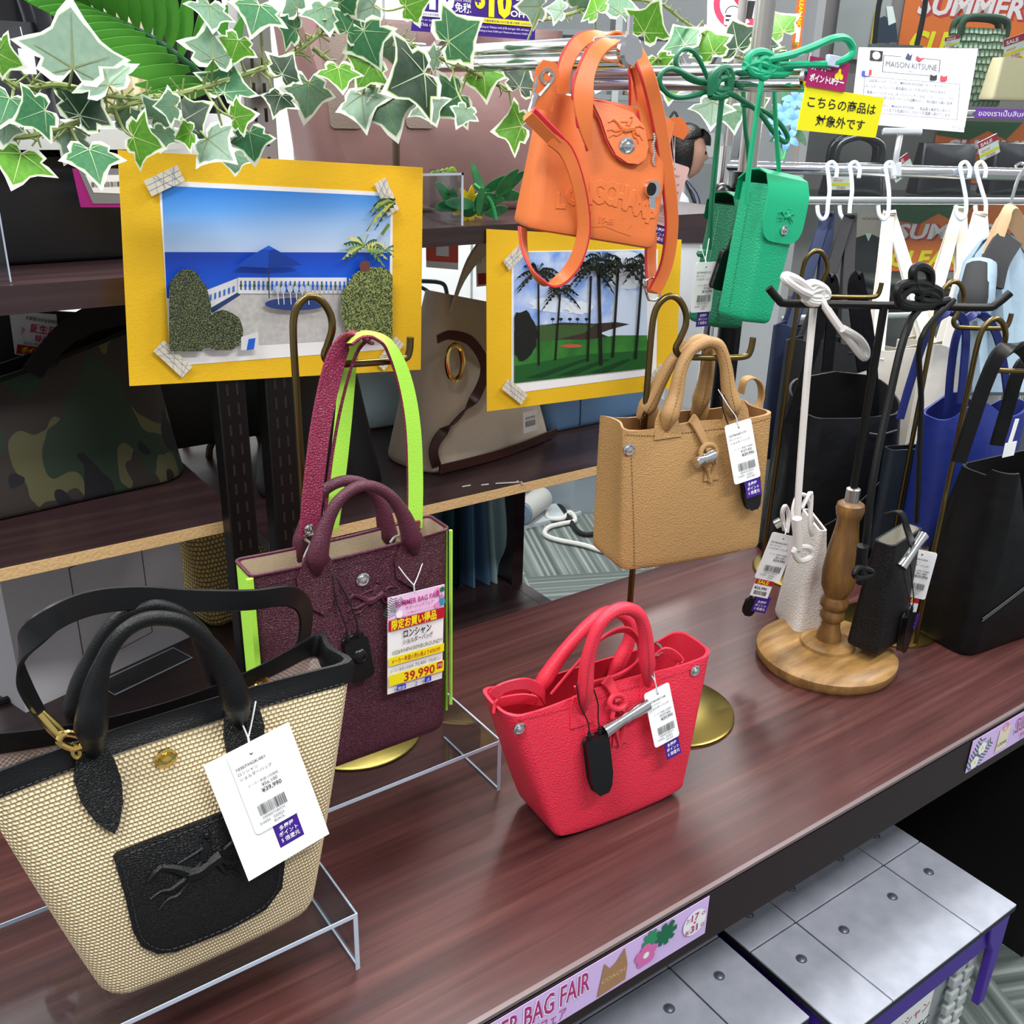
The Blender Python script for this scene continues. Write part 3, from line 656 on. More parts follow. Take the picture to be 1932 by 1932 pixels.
# toggle closure
def toggle(t, b, knot, a, c, base, m, mst, over):
    P = lambda x, y, o: b.on(x, y, o)
    g = G(); g.ribbon([b.fr.at(over[0]-8, over[1]-6, b.td/2-.01), P(over[0], over[1]+2, .004), P(lerp(over[0], knot[0], .5), lerp(over[1], knot[1], .5), .006), P(knot[0], knot[1], .008)], b.fr.U, [.012, .012, .010, .008], .003)
    g.tube([P(knot[0]+dx, knot[1]+dy, .009) for dx, dy in ((-16, 4), (-8, -10), (8, -10), (14, 4), (6, 14), (-8, 14))], .0028, 8, 4, closed=True)
    for s in (-1, 1): g.tube([P(knot[0]+6*s, knot[1]+8, .007), P(lerp(knot[0], base[0], .5)+12*s, lerp(knot[1], base[1], .5), .005), P(base[0]+6*s, base[1]-10, .003), P(base[0], base[1]+14, .002)], .0025, 6, 4)
    g.build('toggle_loop', m, t)
    A, C = P(a[0], a[1], .011), P(c[0], c[1], .011); k = 6; L = (C-A)
    rr = [.0001, .0072, .0072, .0062, .0052, .0062, .0058, .0070, .0072, .0072, .0001]
    pts = [A, A+L*.001]+[A+L*x for x in (.12, .28, .42, .5, .58, .74, .88)]+[C-L*.001, C]
    G().tube(pts, rr, 16, 1).build('metal_toggle', CHROME, t)
    b.patch([(b.hit(*base)[0]+u, b.hit(*base)[1]+w) for u, w in ((-.010, -.006), (.010, -.006), (.007, .012), (-.007, .012))], 0, .0022).build('toggle_tab', m, t)
toggle(t, b, (1166, 1322), (1139, 1380), (1221, 1328), (1168, 1392), REDS, REDST, (1150, 1288))
s2 = b.tagframe(1120, 1388, .006, 4)
security_tag(t, s2, .025, .062, .009, a=f.at(1088, 1290, .03), b=f.at(1120, 1300, .03))
pt = b.tagframe(1240, 1308, .012, 8)
price_tag(t, pt, .033, .062, '10278/HEF/108', 'ROUGE', '¥107,400', '¥39,990')
string_loop(t, f.at(1210, 1240, .03), f.at(1232, 1250, .03), f.at(1236, 1285, .035), pt.P(0, 0, .001))

# ---------------------------------------------------------------- tan leather tote on the hook
TANL = pebble('tan_leather', '#ae8757', 0); TANS = mat('tan_smooth', '#ab8556', .45, grain='noise', gs=500, gb=.2); TANI = mat('tan_lining', '#8d6238', .7); TANST = mat('tan_thread', '#6a4522', .6)
O = (.778, .745, .966)
t, b = roseau(O, -12, (.188, .074, .204, .060, .164), (TANL, TANS, TANI), 'tan pebbled leather tote with silver toggle hanging from a hook stand', 'tan_tote'); f = b.fr
b.blo = .0
han(t, b, [(1255, 812), (1264, 782), (1275, 745), (1284, 700), (1300, 665), (1325, 648), (1342, 646), (1358, 655), (1369, 690), (1374, 730), (1382, 765), (1386, 785)], .027, [.0105, .0085, .0072, .0066, .0066, .0066, .0066, .0072, .0085, .0105], TANS, TANST, n2=.012)
han(t, b, [(1205, 790), (1225, 760), (1248, 715), (1272, 675), (1300, 650), (1325, 641), (1338, 655), (1334, 700), (1325, 745), (1312, 790)], -.018, [.0105, .0085, .0072, .0066, .0066, .0066, .0066, .0072, .0085, .0105], TANS, TANST, n2=-.006)
for x, y in ((1258, 808), (1388, 788)):
    u, w = b.hit(x, y); b.patch([(u-.018, w-.010), (u+.018, w-.010), (u+.014, w+.010), (u+.008, w+.02), (u-.008, w+.02), (u-.014, w+.010)], -.0003, .002).build('handle_tab', TANL, t)
for x, y in ((1225, 785), (1320, 775)):
    p = f.at(x, y, -.022); G().ball(p, .013, 12, sq=(1, .3, 1.4), fr=f).build('handle_tab', TANL, t)
stitches(t, [b.front(lerp(-.096, .096, i/14), b.h*.955+.010*abs(lerp(-.94, .94, i/14))**3-.003, .0006) for i in range(15)], TANST, name='rim_stitching')
stitches(t, [b.front(-lerp(.078, .088, i/8), b.h*lerp(.05, .92, i/8), .0006) for i in range(9)], TANST, name='side_stitching')
snap(t, b.on(1186, 848, .0005), f, .007)
snap(t, f.at(1443, 793, .012), f, .005)
toggle(t, b, (1338, 850), (1312, 872), (1346, 858), (1340, 895), TANS, TANST, (1312, 795))
G().ribbon([f.at(1398, 742, -.012), f.at(1404, 718, -.012), f.at(1420, 712, -.012), f.at(1434, 725, -.012), f.at(1436, 750, -.012), f.at(1428, 768, -.012)], f.N, .012, .0025).build('strap_loop', TANS, t)
pt = b.tagframe(1393, 806, .014, 9)
price_tag(t, pt, .036, .068, '10278/HEF/177', 'NATUREL', '¥107,400', '¥39,990')
string_loop(t, f.at(1355, 735, .03), f.at(1362, 745, .03), f.at(1388, 785, .035), pt.P(0, 0, .001))
security_tag(t, b.tagframe(1410, 880, .004, 8), .021, .05, .008, a=f.at(1358, 748, .03), b=f.at(1365, 745, .03))

# ---------------------------------------------------------------- burgundy tote
BURL = mat('burgundy_leather', '#521f33', .4, grain='hatch', gs=380, gb=.55, uv=True, spec=.45, var='#3c1525'); BURS = mat('burgundy_smooth', '#4e1f31', .4, grain='hatch', gs=420, gb=.3)
LIME = mat('lime_lining', '#a6e34c', .5, grain='hatch', gs=400, gb=.12); PLUM = mat('plum_strap', '#8a2448', .42, grain='hatch', gs=380, gb=.5, var='#6e1a38'); BEIGE = mat('beige_suede', '#b3a288', .85, grain='noise', gs=900, gb=.3)
O = (.3745, .791, .8165); f = yawf(O, -1); t = thing('burgundy_tote', 'burgundy grained leather tote with lime edges and a big price card', 'handbag', O)
b = Bag(f, .204, .044, .206, .040, .234, r=.016, rt=.006, bulge=.003, rim=lambda x, y: .003*x*x); b.body(t, BURL, BEIGE, th=.0025)
for sx in (-1, 1): G().ribbon([f.P(sx*.1025, w, .0) for w in (.02, .1, .18, .235)], f.N, .034, .0022).build('lime_gusset', LIME, t)
for sx in (-1, 1): G().ribbon([f.P(sx*.1045, w, .021) for w in (.03, .1, .18, .236)], f.U, .004 if sx > 0 else .007, .004).build('lime_edge', LIME, t)
G().tube([p+f.W*.0006 for p in b.rimline(.0003)], .0017, 6, 1, closed=True).build('rim_binding', BURS, t)
han(t, b, [(596, 1085), (600, 1045), (612, 1000), (635, 950), (668, 922), (700, 917), (735, 935), (760, 970), (775, 1010), (783, 1045)], .024, [.0105, .0085, .0062, .0055, .0055, .0055, .0055, .0062, .0085, .0105], BURS)
han(t, b, [(560, 1062), (575, 1010), (590, 960), (612, 925), (650, 907), (690, 915), (718, 950), (730, 1000), (735, 1030)], -.022, [.0105, .0085, .0062, .0055, .0055, .0055, .0055, .0085, .0105], BURS)
for px, tip in ((598, 1162), (778, 1115)):
    u, w = b.hit(px, 1080 if px < 700 else 1045); u2, w2 = b.hit(px+5, tip)
    b.patch([(u-.021, w), (u-.020, w-.02), (u-.010, w2+.012), (u+.004, w2), (u+.014, w2+.014), (u+.021, w-.018), (u+.019, w), (u+.009, w+.022), (u-.009, w+.022)], .0003, .0022).build('handle_tab', BURL, t)
stitches(t, [b.front(lerp(-.098, .098, i/10), b.h*.965, .0008) for i in range(11)], BURST if False else mat('burgundy_thread', '#36131f', .6), name='rim_stitching')
snap(t, b.on(684, 1093, .0005), f, .0072, name='snap_button')
u, w = b.hit(700, 1132); horse(b, u, w, .026, .0006, BURS, t)
# shoulder strap up to the hook
ys = .815
sd1 = V((1, 0, .05))
G().ribbon([at(583, 1012, y=.80), at(590, 930, y=.803), at(606, 800, y=.812), at(630, 690, y=.82), at(650, 646, y=.823), at(672, 634, y=.828), at(690, 640, y=.838)], [sd1]*4+[(1, .4, 0), (.5, 1, 0), (.2, 1, 0)], .021, .0032, mi=0).build('shoulder_strap', PLUM, t)
G().ribbon([at(660, 650, y=.81), at(680, 634, y=.81), at(704, 634, y=.812), at(735, 655, y=.815), at(762, 715, y=.815), at(778, 800, y=.812), at(783, 900, y=.81), at(782, 998, y=.806)], [(.5, 1, 0), (.4, 1, 0), (.5, .9, 0), (.8, .6, 0), (1, .25, 0), (1, .1, 0), (1, 0, 0), (1, 0, 0)], .019, .0032, mi=0, mi2=1).build('shoulder_strap', [PLUM, LIME], t)
G().ribbon([at(668, 640, y=.845), at(657, 690, y=.85), at(648, 790, y=.852), at(636, 900, y=.846), at(622, 1000, y=.836)], sd1, .019, .003, mi=0).build('shoulder_strap', LIME, t)
G().ribbon([at(700, 634, y=.83), at(672, 668, y=.832), at(645, 760, y=.832), at(625, 870, y=.826), at(612, 985, y=.82)], (.5, .85, 0), .013, .003, mi=0).build('shoulder_strap', PLUM, t)
snap(t, at(583, 998, y=.7975), Fr((0, 0, 0)), .0052, name='strap_stud')
def clasp(t, pts, m, r=.0016): G().tube(pts, r, 8, 4, closed=True).build('clasp_ring', m, t)
clasp(t, [at(x, y, y=.798) for x, y in ((574, 1012), (590, 1028), (604, 1022), (602, 1008))], CHROME)
G().tube([at(x, y, y=.792) for x, y in ((588, 1026), (578, 1045), (574, 1062), (582, 1078), (590, 1060), (590, 1035))], .0022, 8, 4, closed=True).build('snap_hook', CHROME, t)
G().ribbon([at(775, 1000, y=.803), at(782, 995, y=.803), at(791, 993, y=.803)], (0, 0, 1), .014, .004).build('strap_end', PLUM, t)
G().tube([at(x, y, y=.80) for x, y in ((736, 1024), (744, 1014), (752, 1012), (758, 1018))], .0016, 6, 4).build('far_ring', CHROME, t)
# security tag and price card
security_tag(t, Fr(b.on(665, 1202, .002), f.U, f.W).sub(0, 0, 0, 8), .023, .046, .010, dome=True, a=b.on(627, 1085, .002), b=b.on(634, 1090, .002))
kn = b.on(781, 1104, .012); hole = b.on(782, 1116, .012)
string_loop(t, b.on(752, 1069, .004), b.on(797, 1063, .004), kn, hole)
cf = Fr(b.on(731, 1128, .010), f.U, f.W); q0 = cf.hit(731, 1128); q1 = cf.hit(838, 1102); ang = math.degrees(math.atan2(q1[1]-q0[1], q1[0]-q0[0])); cw = math.hypot(q1[0]-q0[0], q1[1]-q0[1]); cf = cf.sub(0, 0, 0, ang); ch = -cf.hit(751, 1304)[1]
card = G().sheet(rect(0, -ch, cw, 0), cf, .0006).build('price_card', PAPER, t, smooth=False)
A, B = cw, ch; NAVY = mat('navy_print', '#2b3d96', .6)
prints(card, 'printed_design', cf, [('rect', 0, -.225*B, A, 0, mat('card_pink', '#ecc6ea', .6)), ('leaf', .01*A, -.2*B, .2*B, 75, DGREEN), ('leaf', .05*A, -.14*B, .16*B, 40, DGREEN), ('flower', .87*A, -.05*B, .035*B, PINK, REDP), ('monstera', .96*A, -.04*B, .035*B, 200, DGREEN), ('disc', .95*A, -.17*B, .04*B, CYANP), ('disc', .86*A, -.19*B, .03*B, PINK), ('leaf', .99*A, -.2*B, .12*B, 110, INK),
    ('text', 'SUMMER BAG FAIR', .13*A, -.105*B, .075*B, MAGENTA, {'fit': .78*A, 'bold': .01}), ('text', 'サマーバッグフェア', .3*A, -.158*B, .045*B, MAGENTA, {'fit': .5*A}), ('text', '7/17 ▶ 8/31 サマーバッグフェア', .33*A, -.2*B, .022*B, MAGENTA, {'fit': .5*A}),
    ('disc', .19*A, -.185*B, .035*B, PAPER), ('rect', 0, -.335*B, A, -.225*B, REDP), ('text', '限定お買い得品', .05*A, -.318*B, .105*B, YELP, {'fit': .8*A, 'bold': .03}),
    ('text', 'ロンシャン', .26*A, -.43*B, .09*B, INK, {'fit': .5*A, 'bold': .025}), ('text', 'ショルダーバッグ', .25*A, -.5*B, .062*B, INK, {'fit': .54*A, 'bold': .015}), ('text', '10269/HFH/009/BURGUNDY', .07*A, -.585*B, .062*B, INK, {'fit': .9*A}),
    ('rect', 0, -.69*B, A, -.605*B, YELP), ('text', 'メーカー希望小売価格より43%OFF', .05*A, -.672*B, .058*B, REDP, {'fit': .88*A, 'bold': .01}), ('text', 'メーカー希望小売価格', .02*A, -.765*B, .036*B, NAVY, {'fit': .42*A}), ('text', '70,400', .47*A, -.765*B, .05*B, NAVY, {'fit': .2*A}), ('text', '円(税込)', .72*A, -.765*B, .042*B, NAVY, {'fit': .22*A}),
    ('rect', 0, -.9*B, A, -.785*B, YELP), ('text', '39,990', .27*A, -.89*B, .13*B, REDP, {'fit': .56*A, 'bold': .02}), ('rect', .87*A, -.86*B, .97*A, -.79*B, REDP), ('text', '円', .89*A, -.845*B, .045*B, PAPER), ('rect', .14*A, -.97*B, .3*A, -.915*B, BLUEP), ('text', '限定', .16*A, -.962*B, .04*B, PAPER), ('text', '2', .46*A, -.97*B, .065*B, BLUEP), ('rect', .64*A, -.965*B, .76*A, -.91*B, BLUEP), ('text', '点', .67*A, -.956*B, .04*B, PAPER)])

# ---------------------------------------------------------------- beige woven tote with black trim
STRAW = weave('woven_canvas', '#f0dcb4', '#b39a6c', 330, .9, 1.0); BLKL = mat('black_leather', '#0a0b0e', .4, grain='hatch', gs=420, gb=.45, uv=True, spec=.35); BLKS = mat('black_leather_smooth', '#090a0d', .42, grain='hatch', gs=420, gb=.15, spec=.35); GREYL = mat('grey_lining', '#b4a39b', .8, grain='cloth', gs=1500, gb=.4)
O = (.160, .648, .8145); f = yawf(O, 0); t = thing('woven_tote', 'beige woven tote with black leather trim, pocket and handles', 'handbag', O)
b = Bag(f, .172, .088, .296, .068, .207, r=.018, rt=.02, bulge=.008, pinch=.014, close=.8, lean=-.012, rim=lambda x, y: .010*x*x-.004, blo=.006); b.body(t, STRAW, GREYL)
G().grid([b.ring(.938, -.0005), b.ring(.939, -.0022), b.ring(.97, -.0026), b.ring(1, -.0024), [p+f.W*.0035 for p in b.ring(1, -.001)], [p+f.W*.0035 for p in b.ring(1, .0035)], b.ring(1, .005), b.ring(.93, .005)], flip=True).build('rim_trim', BLKS, t)
stitches(t, [b.front(lerp(-.13, .13, i/12), b.h*.947+.008*(lerp(-.9, .9, i/12))**2-.003, .003) for i in range(13)], mat('black_thread', '#26272c', .6), .003, .0018, .0005, 3, 'rim_stitching')
han(t, b, [(178, 1425), (172, 1370), (178, 1310), (195, 1250), (225, 1200), (265, 1172), (305, 1166), (350, 1177), (395, 1215), (425, 1265), (445, 1320), (455, 1370)], .026, [.0115, .009, .0058, .0054, .0054, .0054, .0054, .0058, .009, .0115], BLKS)
han(t, b, [(148, 1390), (147, 1330), (160, 1270), (185, 1215), (220, 1170), (262, 1148), (300, 1143), (345, 1160), (380, 1200), (402, 1260), (412, 1330)], -.036, [.0105, .0085, .0056, .0054, .0054, .0054, .0054, .0054, .0056, .0085, .0105], BLKS)
for tp in ([(140, 1430), (137, 1465), (150, 1508), (178, 1545), (200, 1560), (213, 1566), (221, 1550), (229, 1508), (226, 1466), (214, 1430), (196, 1400), (160, 1400)], [(421, 1345), (419, 1385), (427, 1430), (448, 1470), (466, 1484), (478, 1488), (486, 1474), (494, 1425), (494, 1362), (484, 1326), (462, 1318), (435, 1324)]):
    b.patch([b.hit(*p) for p in tp], .0026, .0024).build('handle_tab', BLKL, t)
pu = [(220, 1607), (300, 1576), (380, 1545), (440, 1522), (480, 1515), (515, 1525), (528, 1560), (535, 1625), (530, 1672), (500, 1712), (430, 1752), (330, 1792), (295, 1796), (265, 1782), (250, 1755), (235, 1690), (216, 1625), (212, 1615)]
poc = b.patch([b.hit(*p) for p in pu], .0005, .0022, 6).build('pocket', BLKL, t)
pl = [b.hit(*p) for p in pu]; cx = sum(p[0] for p in pl)/len(pl); cy = sum(p[1] for p in pl)/len(pl)
stitches(poc, [b.front(lerp(cx, u, .93), lerp(cy, w, .93), .003) for u, w in pl], mat('black_thread', '#26272c', .6), .003, .0018, .0005, 3)
u, w = b.hit(372, 1640); horse(b, u, w, .036, .0028, BLKS, poc)
snap(t, b.on(312, 1430, .0008), f, .0085, GOLD, name='gold_button')
# shoulder strap arching over the bag
st = [f.at(85, 1358, -.012), f.at(55, 1310, -.010), f.at(38, 1265, -.006), f.at(48, 1215, .0), f.at(95, 1170, .0), f.at(170, 1138, -.02), f.at(260, 1128, -.035), f.at(360, 1133, -.045), f.at(470, 1132, -.055), f.at(545, 1125, -.065), f.at(575, 1150, -.078), f.at(572, 1210, -.085), f.at(545, 1265, -.07), f.at(520, 1295, -.05)]
G().ribbon(st, [(0, .8, .6), (.3, .8, .5), (.3, .6, .8), (.3, .4, .9), (0, .3, 1), (0, .2, 1), (0, .1, 1), (0, .1, 1), (0, 0, 1), (-.1, 0, 1), (.7, .3, .6), (1, .5, .2), (1, .6, 0), (1, .6, 0)], .0185, .003).build('shoulder_strap', BLKL, t)
g = G(); g.tube([f.at(75, 1345, 0), f.at(100, 1372, .004), f.at(120, 1392, .008)], [.0035, .0048, .004], 10, 3); g.build('gold_clasp', GOLD, t)
G().tube([f.at(x, y, .012) for x, y in ((112, 1400), (122, 1384), (148, 1388), (160, 1402), (140, 1412))], .0026, 8, 4, closed=True).build('gold_ring', GOLD, t)
G().tube([f.at(x, y, .01) for x, y in ((138, 1404), (150, 1418), (146, 1430), (136, 1420))], .0016, 8, 4, closed=True).build('gold_link', GOLD, t)
G().tube([f.at(x, y, -.03) for x, y in ((483, 1290), (488, 1279), (502, 1280), (504, 1296), (492, 1303))], .0022, 8, 4, closed=True).build('gold_ring', GOLD, t)
G().tube([f.at(x, y, -.025) for x, y in ((470, 1311), (485, 1304), (504, 1296))], [.0035, .0028, .0035], 8, 3).build('gold_clasp', GOLD, t)
pt = b.tagframe(473, 1420, .016, 9, .1)
price_tag(t, pt, .036, .069, '10307/HGK/001', 'BLACK', '¥56,100', '¥39,990', back=True)
string_loop(t, b.on(440, 1322, .012), b.on(482, 1322, .012), b.on(468, 1392, .016), pt.P(0, 0, .001), r=.0007)

# ---------------------------------------------------------------- picture boards in front of the shelving
def speckle(n, a, b_, c, s=90):
    m = bpy.data.materials.new(n); m.use_nodes = True; q = NT(m); cc = q.coord(False, (s*9,)*3); v = q.n('ShaderNodeTexNoise', i_Scale=1.0, i_Detail=2.0); q.l(cc, v.inputs['Vector'])
    q.l(q.ramp(v.outputs[0], [(.4, a), (.5, b_), (.62, c)]), q.b.inputs['Base Color']); q.b.inputs['Roughness'].default_value = .5; return m
def pm(h): return mat('photo_'+h, '#'+h, .45)
def washi(t, f, a, b_, w, n0=.0012):
    # a strip of see-through masking tape with thin blue lines
    A, B = V(f.hit(*a)), V(f.hit(*b_)); d = (B-A).normalized(); s = V((-d.y, d.x))*w/2
    TAPE = glass('tape', '#f0ece0') if 'tape' not in MC else MC['tape']
    g = G(); P = [tuple(A+s), tuple(A-s), tuple(B-s), tuple(B+s)]; o = G().sheet(P, f, .0002, n0).build('tape', mat('tape_film', '#dcd6c2', .5), t, smooth=False)
    g = G(); rr = random.Random(int(a[0])); L = (B-A).length
    for i in range(9):
        x = A+d*(L*rr.random()); y = A+d*(L*rr.random()); p, q = x+s, y-s; e = V((d.x, d.y))*.0004
        g.flat([tuple(p), tuple(p+e), tuple(q+e), tuple(q)], f, n0+.0004)
    for k in (.3, -.35): g.flat([tuple(A+s*k), tuple(A+s*(k+.06)), tuple(B+s*(k+.06)), tuple(B+s*k)], f, n0+.0004)
    g.build('tape_lines', mat('tape_blue', '#7f8cba', .6), o, smooth=False)
class Photo:
    def __init__(s, f): s.f = f; s.it = []
    def poly(s, pts, h): s.it.append(('poly', [s.f.hit(*p) for p in pts], h if not isinstance(h, str) else pm(h)))
    def ell(s, x, y, rx, ry, h, clip=None, rag=0, n=28):
        rr = random.Random(int(x+y)); pts = []
        for i in range(n):
            k = 1+rag*(rr.random()-.5); px, py = x+rx*k*math.cos(2*PI*i/n), y+ry*k*math.sin(2*PI*i/n)
            if clip: px, py = max(clip[0], min(clip[2], px)), max(clip[1], min(clip[3], py))
            pts.append((px, py))
        s.poly(pts, h)
    def line(s, x0, y0, x1, y1, w, h): 
        d = math.hypot(x1-x0, y1-y0); nx, ny = -(y1-y0)/d*w/2, (x1-x0)/d*w/2; s.poly([(x0+nx, y0+ny), (x1+nx, y1+ny), (x1-nx, y1-ny), (x0-nx, y0-ny)], h)
    def crown(s, x, y, L, hs, n=11, droop=.5, seed=1, clip=None):
        rr = random.Random(seed)
        for i in range(n):
            a = PI*(-.12+1.24*i/(n-1))+rr.uniform(-.12, .12); l = L*rr.uniform(.75, 1.1); pts = []; h = hs[i % len(hs)]
            for t_ in (0, .35, .7, 1): pts.append((x+l*t_*math.cos(a), y-l*t_*math.sin(a)+l*droop*t_*t_))
            up = [(p[0], p[1]-l*.045*math.sin(PI*min(1, .15+k*.27))) for k, p in enumerate(pts)]; dn = []
            for k in range(6, -1, -1):
                t_ = k/6; bx, by = x+l*t_*math.cos(a), y-l*t_*math.sin(a)+l*droop*t_*t_
                dn += [(bx, by+l*.2*math.sin(PI*(.12+.8*t_))), (bx-.02*l, by+l*.03)]
            q = up+dn
            if clip: q = [(max(clip[0], min(clip[2], px)), max(clip[1], min(clip[3], py))) for px, py in q]
            s.poly(q, h)
def board(quad, paper, label, yp, curl=None):
    f = Fr((0, yp, 0)); P = [f.hit(*p) for p in quad]
    lo = min(p[1] for p in P); cx = sum(p[0] for p in P)/4
    t = thing('picture_board', label, 'picture', (cx, yp, lo), 'yellow picture boards')
    G().sheet(P, f, .0012).build('yellow_board', BOARD, t, smooth=False)
    G().sheet([f.hit(*p) for p in paper], f, .0004, .0013).build('photo_paper', PAPER, t, smooth=False)
    return t, f
t, f = board([(244, 728), (793, 697), (797, 316), (222, 283)], [(322, 690), (738, 658), (740, 363), (298, 340)], 'yellow board with photo of a blue parasol on a sea terrace', 1.0985)
ph = Photo(f); C = (304, 350, 735, 660)
sky = ['3c8be2', '4a94e6', '62a2ea', '7fb2ee', '99c1f0', 'aecbf0', 'b9cfee']
def qx(x, y):   # keep inside the printed picture (slightly skewed)
    k = (y-350)/310; return lerp(304, 318, k)+(x-304)*(lerp(736, 732, k)-lerp(304, 318, k))/432
z0_ = t.location.z; zh = f.hit(500, 476)[1]-z0_; zt_ = f.hit(500, 358)[1]-z0_; zb_ = f.hit(500, 562)[1]-z0_
ph.poly([(qx(304, 350), 350), (qx(736, 350), 370), (qx(736, 478), 478), (qx(304, 478), 478)], grad('photo_sky', zh, zt_, [(0, '#bfd2ee'), (.35, '#9fc4f0'), (.7, '#5c9fea'), (1, '#2f82de')]))
ph.poly([(qx(304, 475), 475), (qx(736, 476), 476), (qx(736, 562), 562), (qx(304, 562), 562)], grad('photo_sea', zb_, zh, [(0, '#1f6ae0'), (.6, '#0b50d2'), (1, '#0a3fb4')]))
ph.poly([(317, 640), (400, 577), (447, 551), (652, 551), (690, 562), (733, 590), (732, 636), (318, 660)], mat('photo_stone', '#cfcdc9', .5, gs=160, var='#b9b8ba'))
ph.poly([(389, 580), (447, 550), (452, 556), (400, 590)], '2a4070')
ph.poly([(388, 547), (447, 524), (447, 551), (388, 585)], 'e2e4e8')
for i in range(6): x = 394+i*8.6; ph.poly([(x, 556-i*3.2), (x+4, 554-i*3.2), (x+4, 566-i*3.4), (x, 568-i*3.4)], '3f72c8')
ph.poly([(447, 523), (652, 523), (652, 553), (447, 553)], 'e6e9ee')
for i in range(24):
    x = 451+i*8.3; ph.poly([(x, 529), (x+3.4, 529), (x+3.4, 546), (x, 546)], '2f66c8' if i % 3 else '4c6a52'); ph.ell(x+1.7, 538, 2.9, 3, '2b5cc0' if i % 3 else '3c5a48', n=8)
ph.poly([(652, 523), (690, 540), (690, 562), (652, 553)], 'cfd3d6')
ph.ell(552, 571, 58, 12, '27407f'); ph.ell(545, 546, 19, 3.6, '1f55b8')
for x in (518, 528, 541, 552, 563, 574): ph.line(x, 548, x+2, 572, 1.6, 'dfe4ea'); ph.ell(x, 543, 5, 7, 'b9c7dd', n=10)
ph.line(500, 498, 501, 560, 2.2, '2b3550')
ph.poly([(440, 500), (462, 483), (484, 470), (500, 461), (518, 471), (545, 487), (562, 497), (540, 501), (500, 503)], '0f4ab8'); ph.poly([(500, 461), (518, 471), (562, 497), (500, 503)], '0a3a98'); ph.poly([(484, 470), (500, 461), (518, 471), (510, 468), (500, 470), (490, 468)], '1c60d8')
BUSH = speckle('photo_bush', '#12140e', '#2c3420', '#7e8a62'); BUSH2 = speckle('photo_bush_lit', '#1c2414', '#4c5e32', '#a8b46c')
ph.ell(345, 592, 47, 86, BUSH, (313, 500, 392, 659), .06); ph.ell(414, 622, 38, 40, BUSH, (330, 500, 455, 657), .06)
ph.poly([(448, 632), (480, 622), (482, 655), (448, 657)], 'd8dade'); ph.poly([(462, 636), (475, 634), (472, 655), (458, 657)], '1d5fd0')
ph.ell(697, 577, 62, 76, BUSH2, (620, 495, 732, 637), .05)
ph.ell(680, 500, 10, 11, '6a3d34', n=14)
ph.crown(678, 462, 46, ['6f9a4a', 'b9c45c', '3f6a3a', 'd6d27a', '2f5a34'], 13, .45, 3, C); ph.crown(716, 470, 30, ['3a6a40', '7a9a50'], 7, .4, 6, (600, 400, 733, 640)); ph.crown(738, 380, 58, ['3c5f2c', 'b5b54a', '2c4a28', '8fa048'], 15, .75, 9, (600, 372, 734, 440))
ph.line(722, 420, 708, 440, 6, '5f7a34')
prints(t, 'photograph', f, ph.it, .0018)
for a, b_ in (((275, 355), (338, 325)), ((712, 340), (738, 400)), ((296, 650), (350, 700)), ((712, 690), (750, 640))): washi(t, f, a, b_, .017, .0062)

t, f = board([(918, 776), (1274, 731), (1285, 452), (917, 432)], [(964, 742), (1237, 706), (1240, 470), (964, 474)], 'yellow board with photo of palm trees on a golf green', 1.1425)
ph = Photo(f); C2 = (968, 474, 1219, 722)
SKY2 = mat('photo_clouds', '#2f80e6', .45, gs=22, var='#e6effa')
ph.poly([(968, 476), (1219, 472), (1219, 640), (968, 640)], SKY2)
ph.ell(1185, 510, 45, 36, 'dfe8f6', C2, .2); ph.ell(1190, 590, 40, 45, 'ccdcf4', C2, .2); ph.ell(1040, 575, 40, 14, 'd6e4f8', C2, .3); ph.ell(1090, 580, 26, 12, 'e6eefa', C2, .3)
ph.poly([(1130, 622), (1219, 600), (1219, 640), (1110, 650)], 'cddcf2')
ph.poly([(968, 625), (1010, 614), (1060, 608), (1120, 610), (1160, 607), (1186, 611), (1150, 621), (1130, 628), (1150, 636), (1120, 644), (968, 652)], '3a2f28'); ph.poly([(968, 628), (1020, 612), (1070, 612), (1120, 612), (1100, 628), (1040, 642), (968, 650)], '3f5a30')
GR = mat('photo_grass', '#3f8a34', .45, gs=22, var='#1f5a26')
ph.poly([(968, 648), (1060, 640), (1110, 640), (1160, 632), (1219, 632), (1219, 694), (968, 722)], GR); ph.poly([(968, 690), (1100, 668), (1219, 660), (1219, 694), (968, 722)], '1e5a26')
ph.ell(1076, 652, 20, 3.5, 'b85a42')
for i in range(3): ph.poly([(990+i*60, 712-i*5), (1100+i*40, 676), (1108+i*40, 678), (1020+i*60, 712-i*5)], '123f1c')
ph.ell(984, 632, 28, 46, speckle('photo_tree', '#050606', '#0a0c0a', '#1c2418'), (968, 560, 1018, 680), .25)
for x0, y0, x1, y1, w in ((1013, 520, 1014, 688, 3.5), (1054, 552, 1045, 678, 3.5), (1112, 520, 1106, 681, 4), (1126, 500, 1131, 688, 6), (1163, 510, 1153, 673, 4.5), (1209, 500, 1196, 676, 4.5)): ph.line(x0, y0, x1, y1, w, '16140f')
for x, y, L, sd in ((1012, 512, 46, 1), (1053, 546, 36, 2), (1112, 505, 48, 3), (1128, 488, 46, 4), (1166, 500, 50, 5), (1208, 492, 44, 6)): ph.crown(x, y, L, ['14160f', '1f2418', '0c0d0b', '272c1c'], 13, .62, sd, C2)
for x in (1032, 1047, 1064, 1078, 1095): ph.line(x, 600, x, 612, 1, '202a20'); ph.ell(x, 599, 4, 3, '202a20', n=8)
prints(t, 'photograph', f, ph.it, .0018)
for a, b_ in (((950, 500), (985, 465)), ((948, 722), (985, 752)), ((1222, 722), (1246, 690))): washi(t, f, a, b_, .018, .0062)

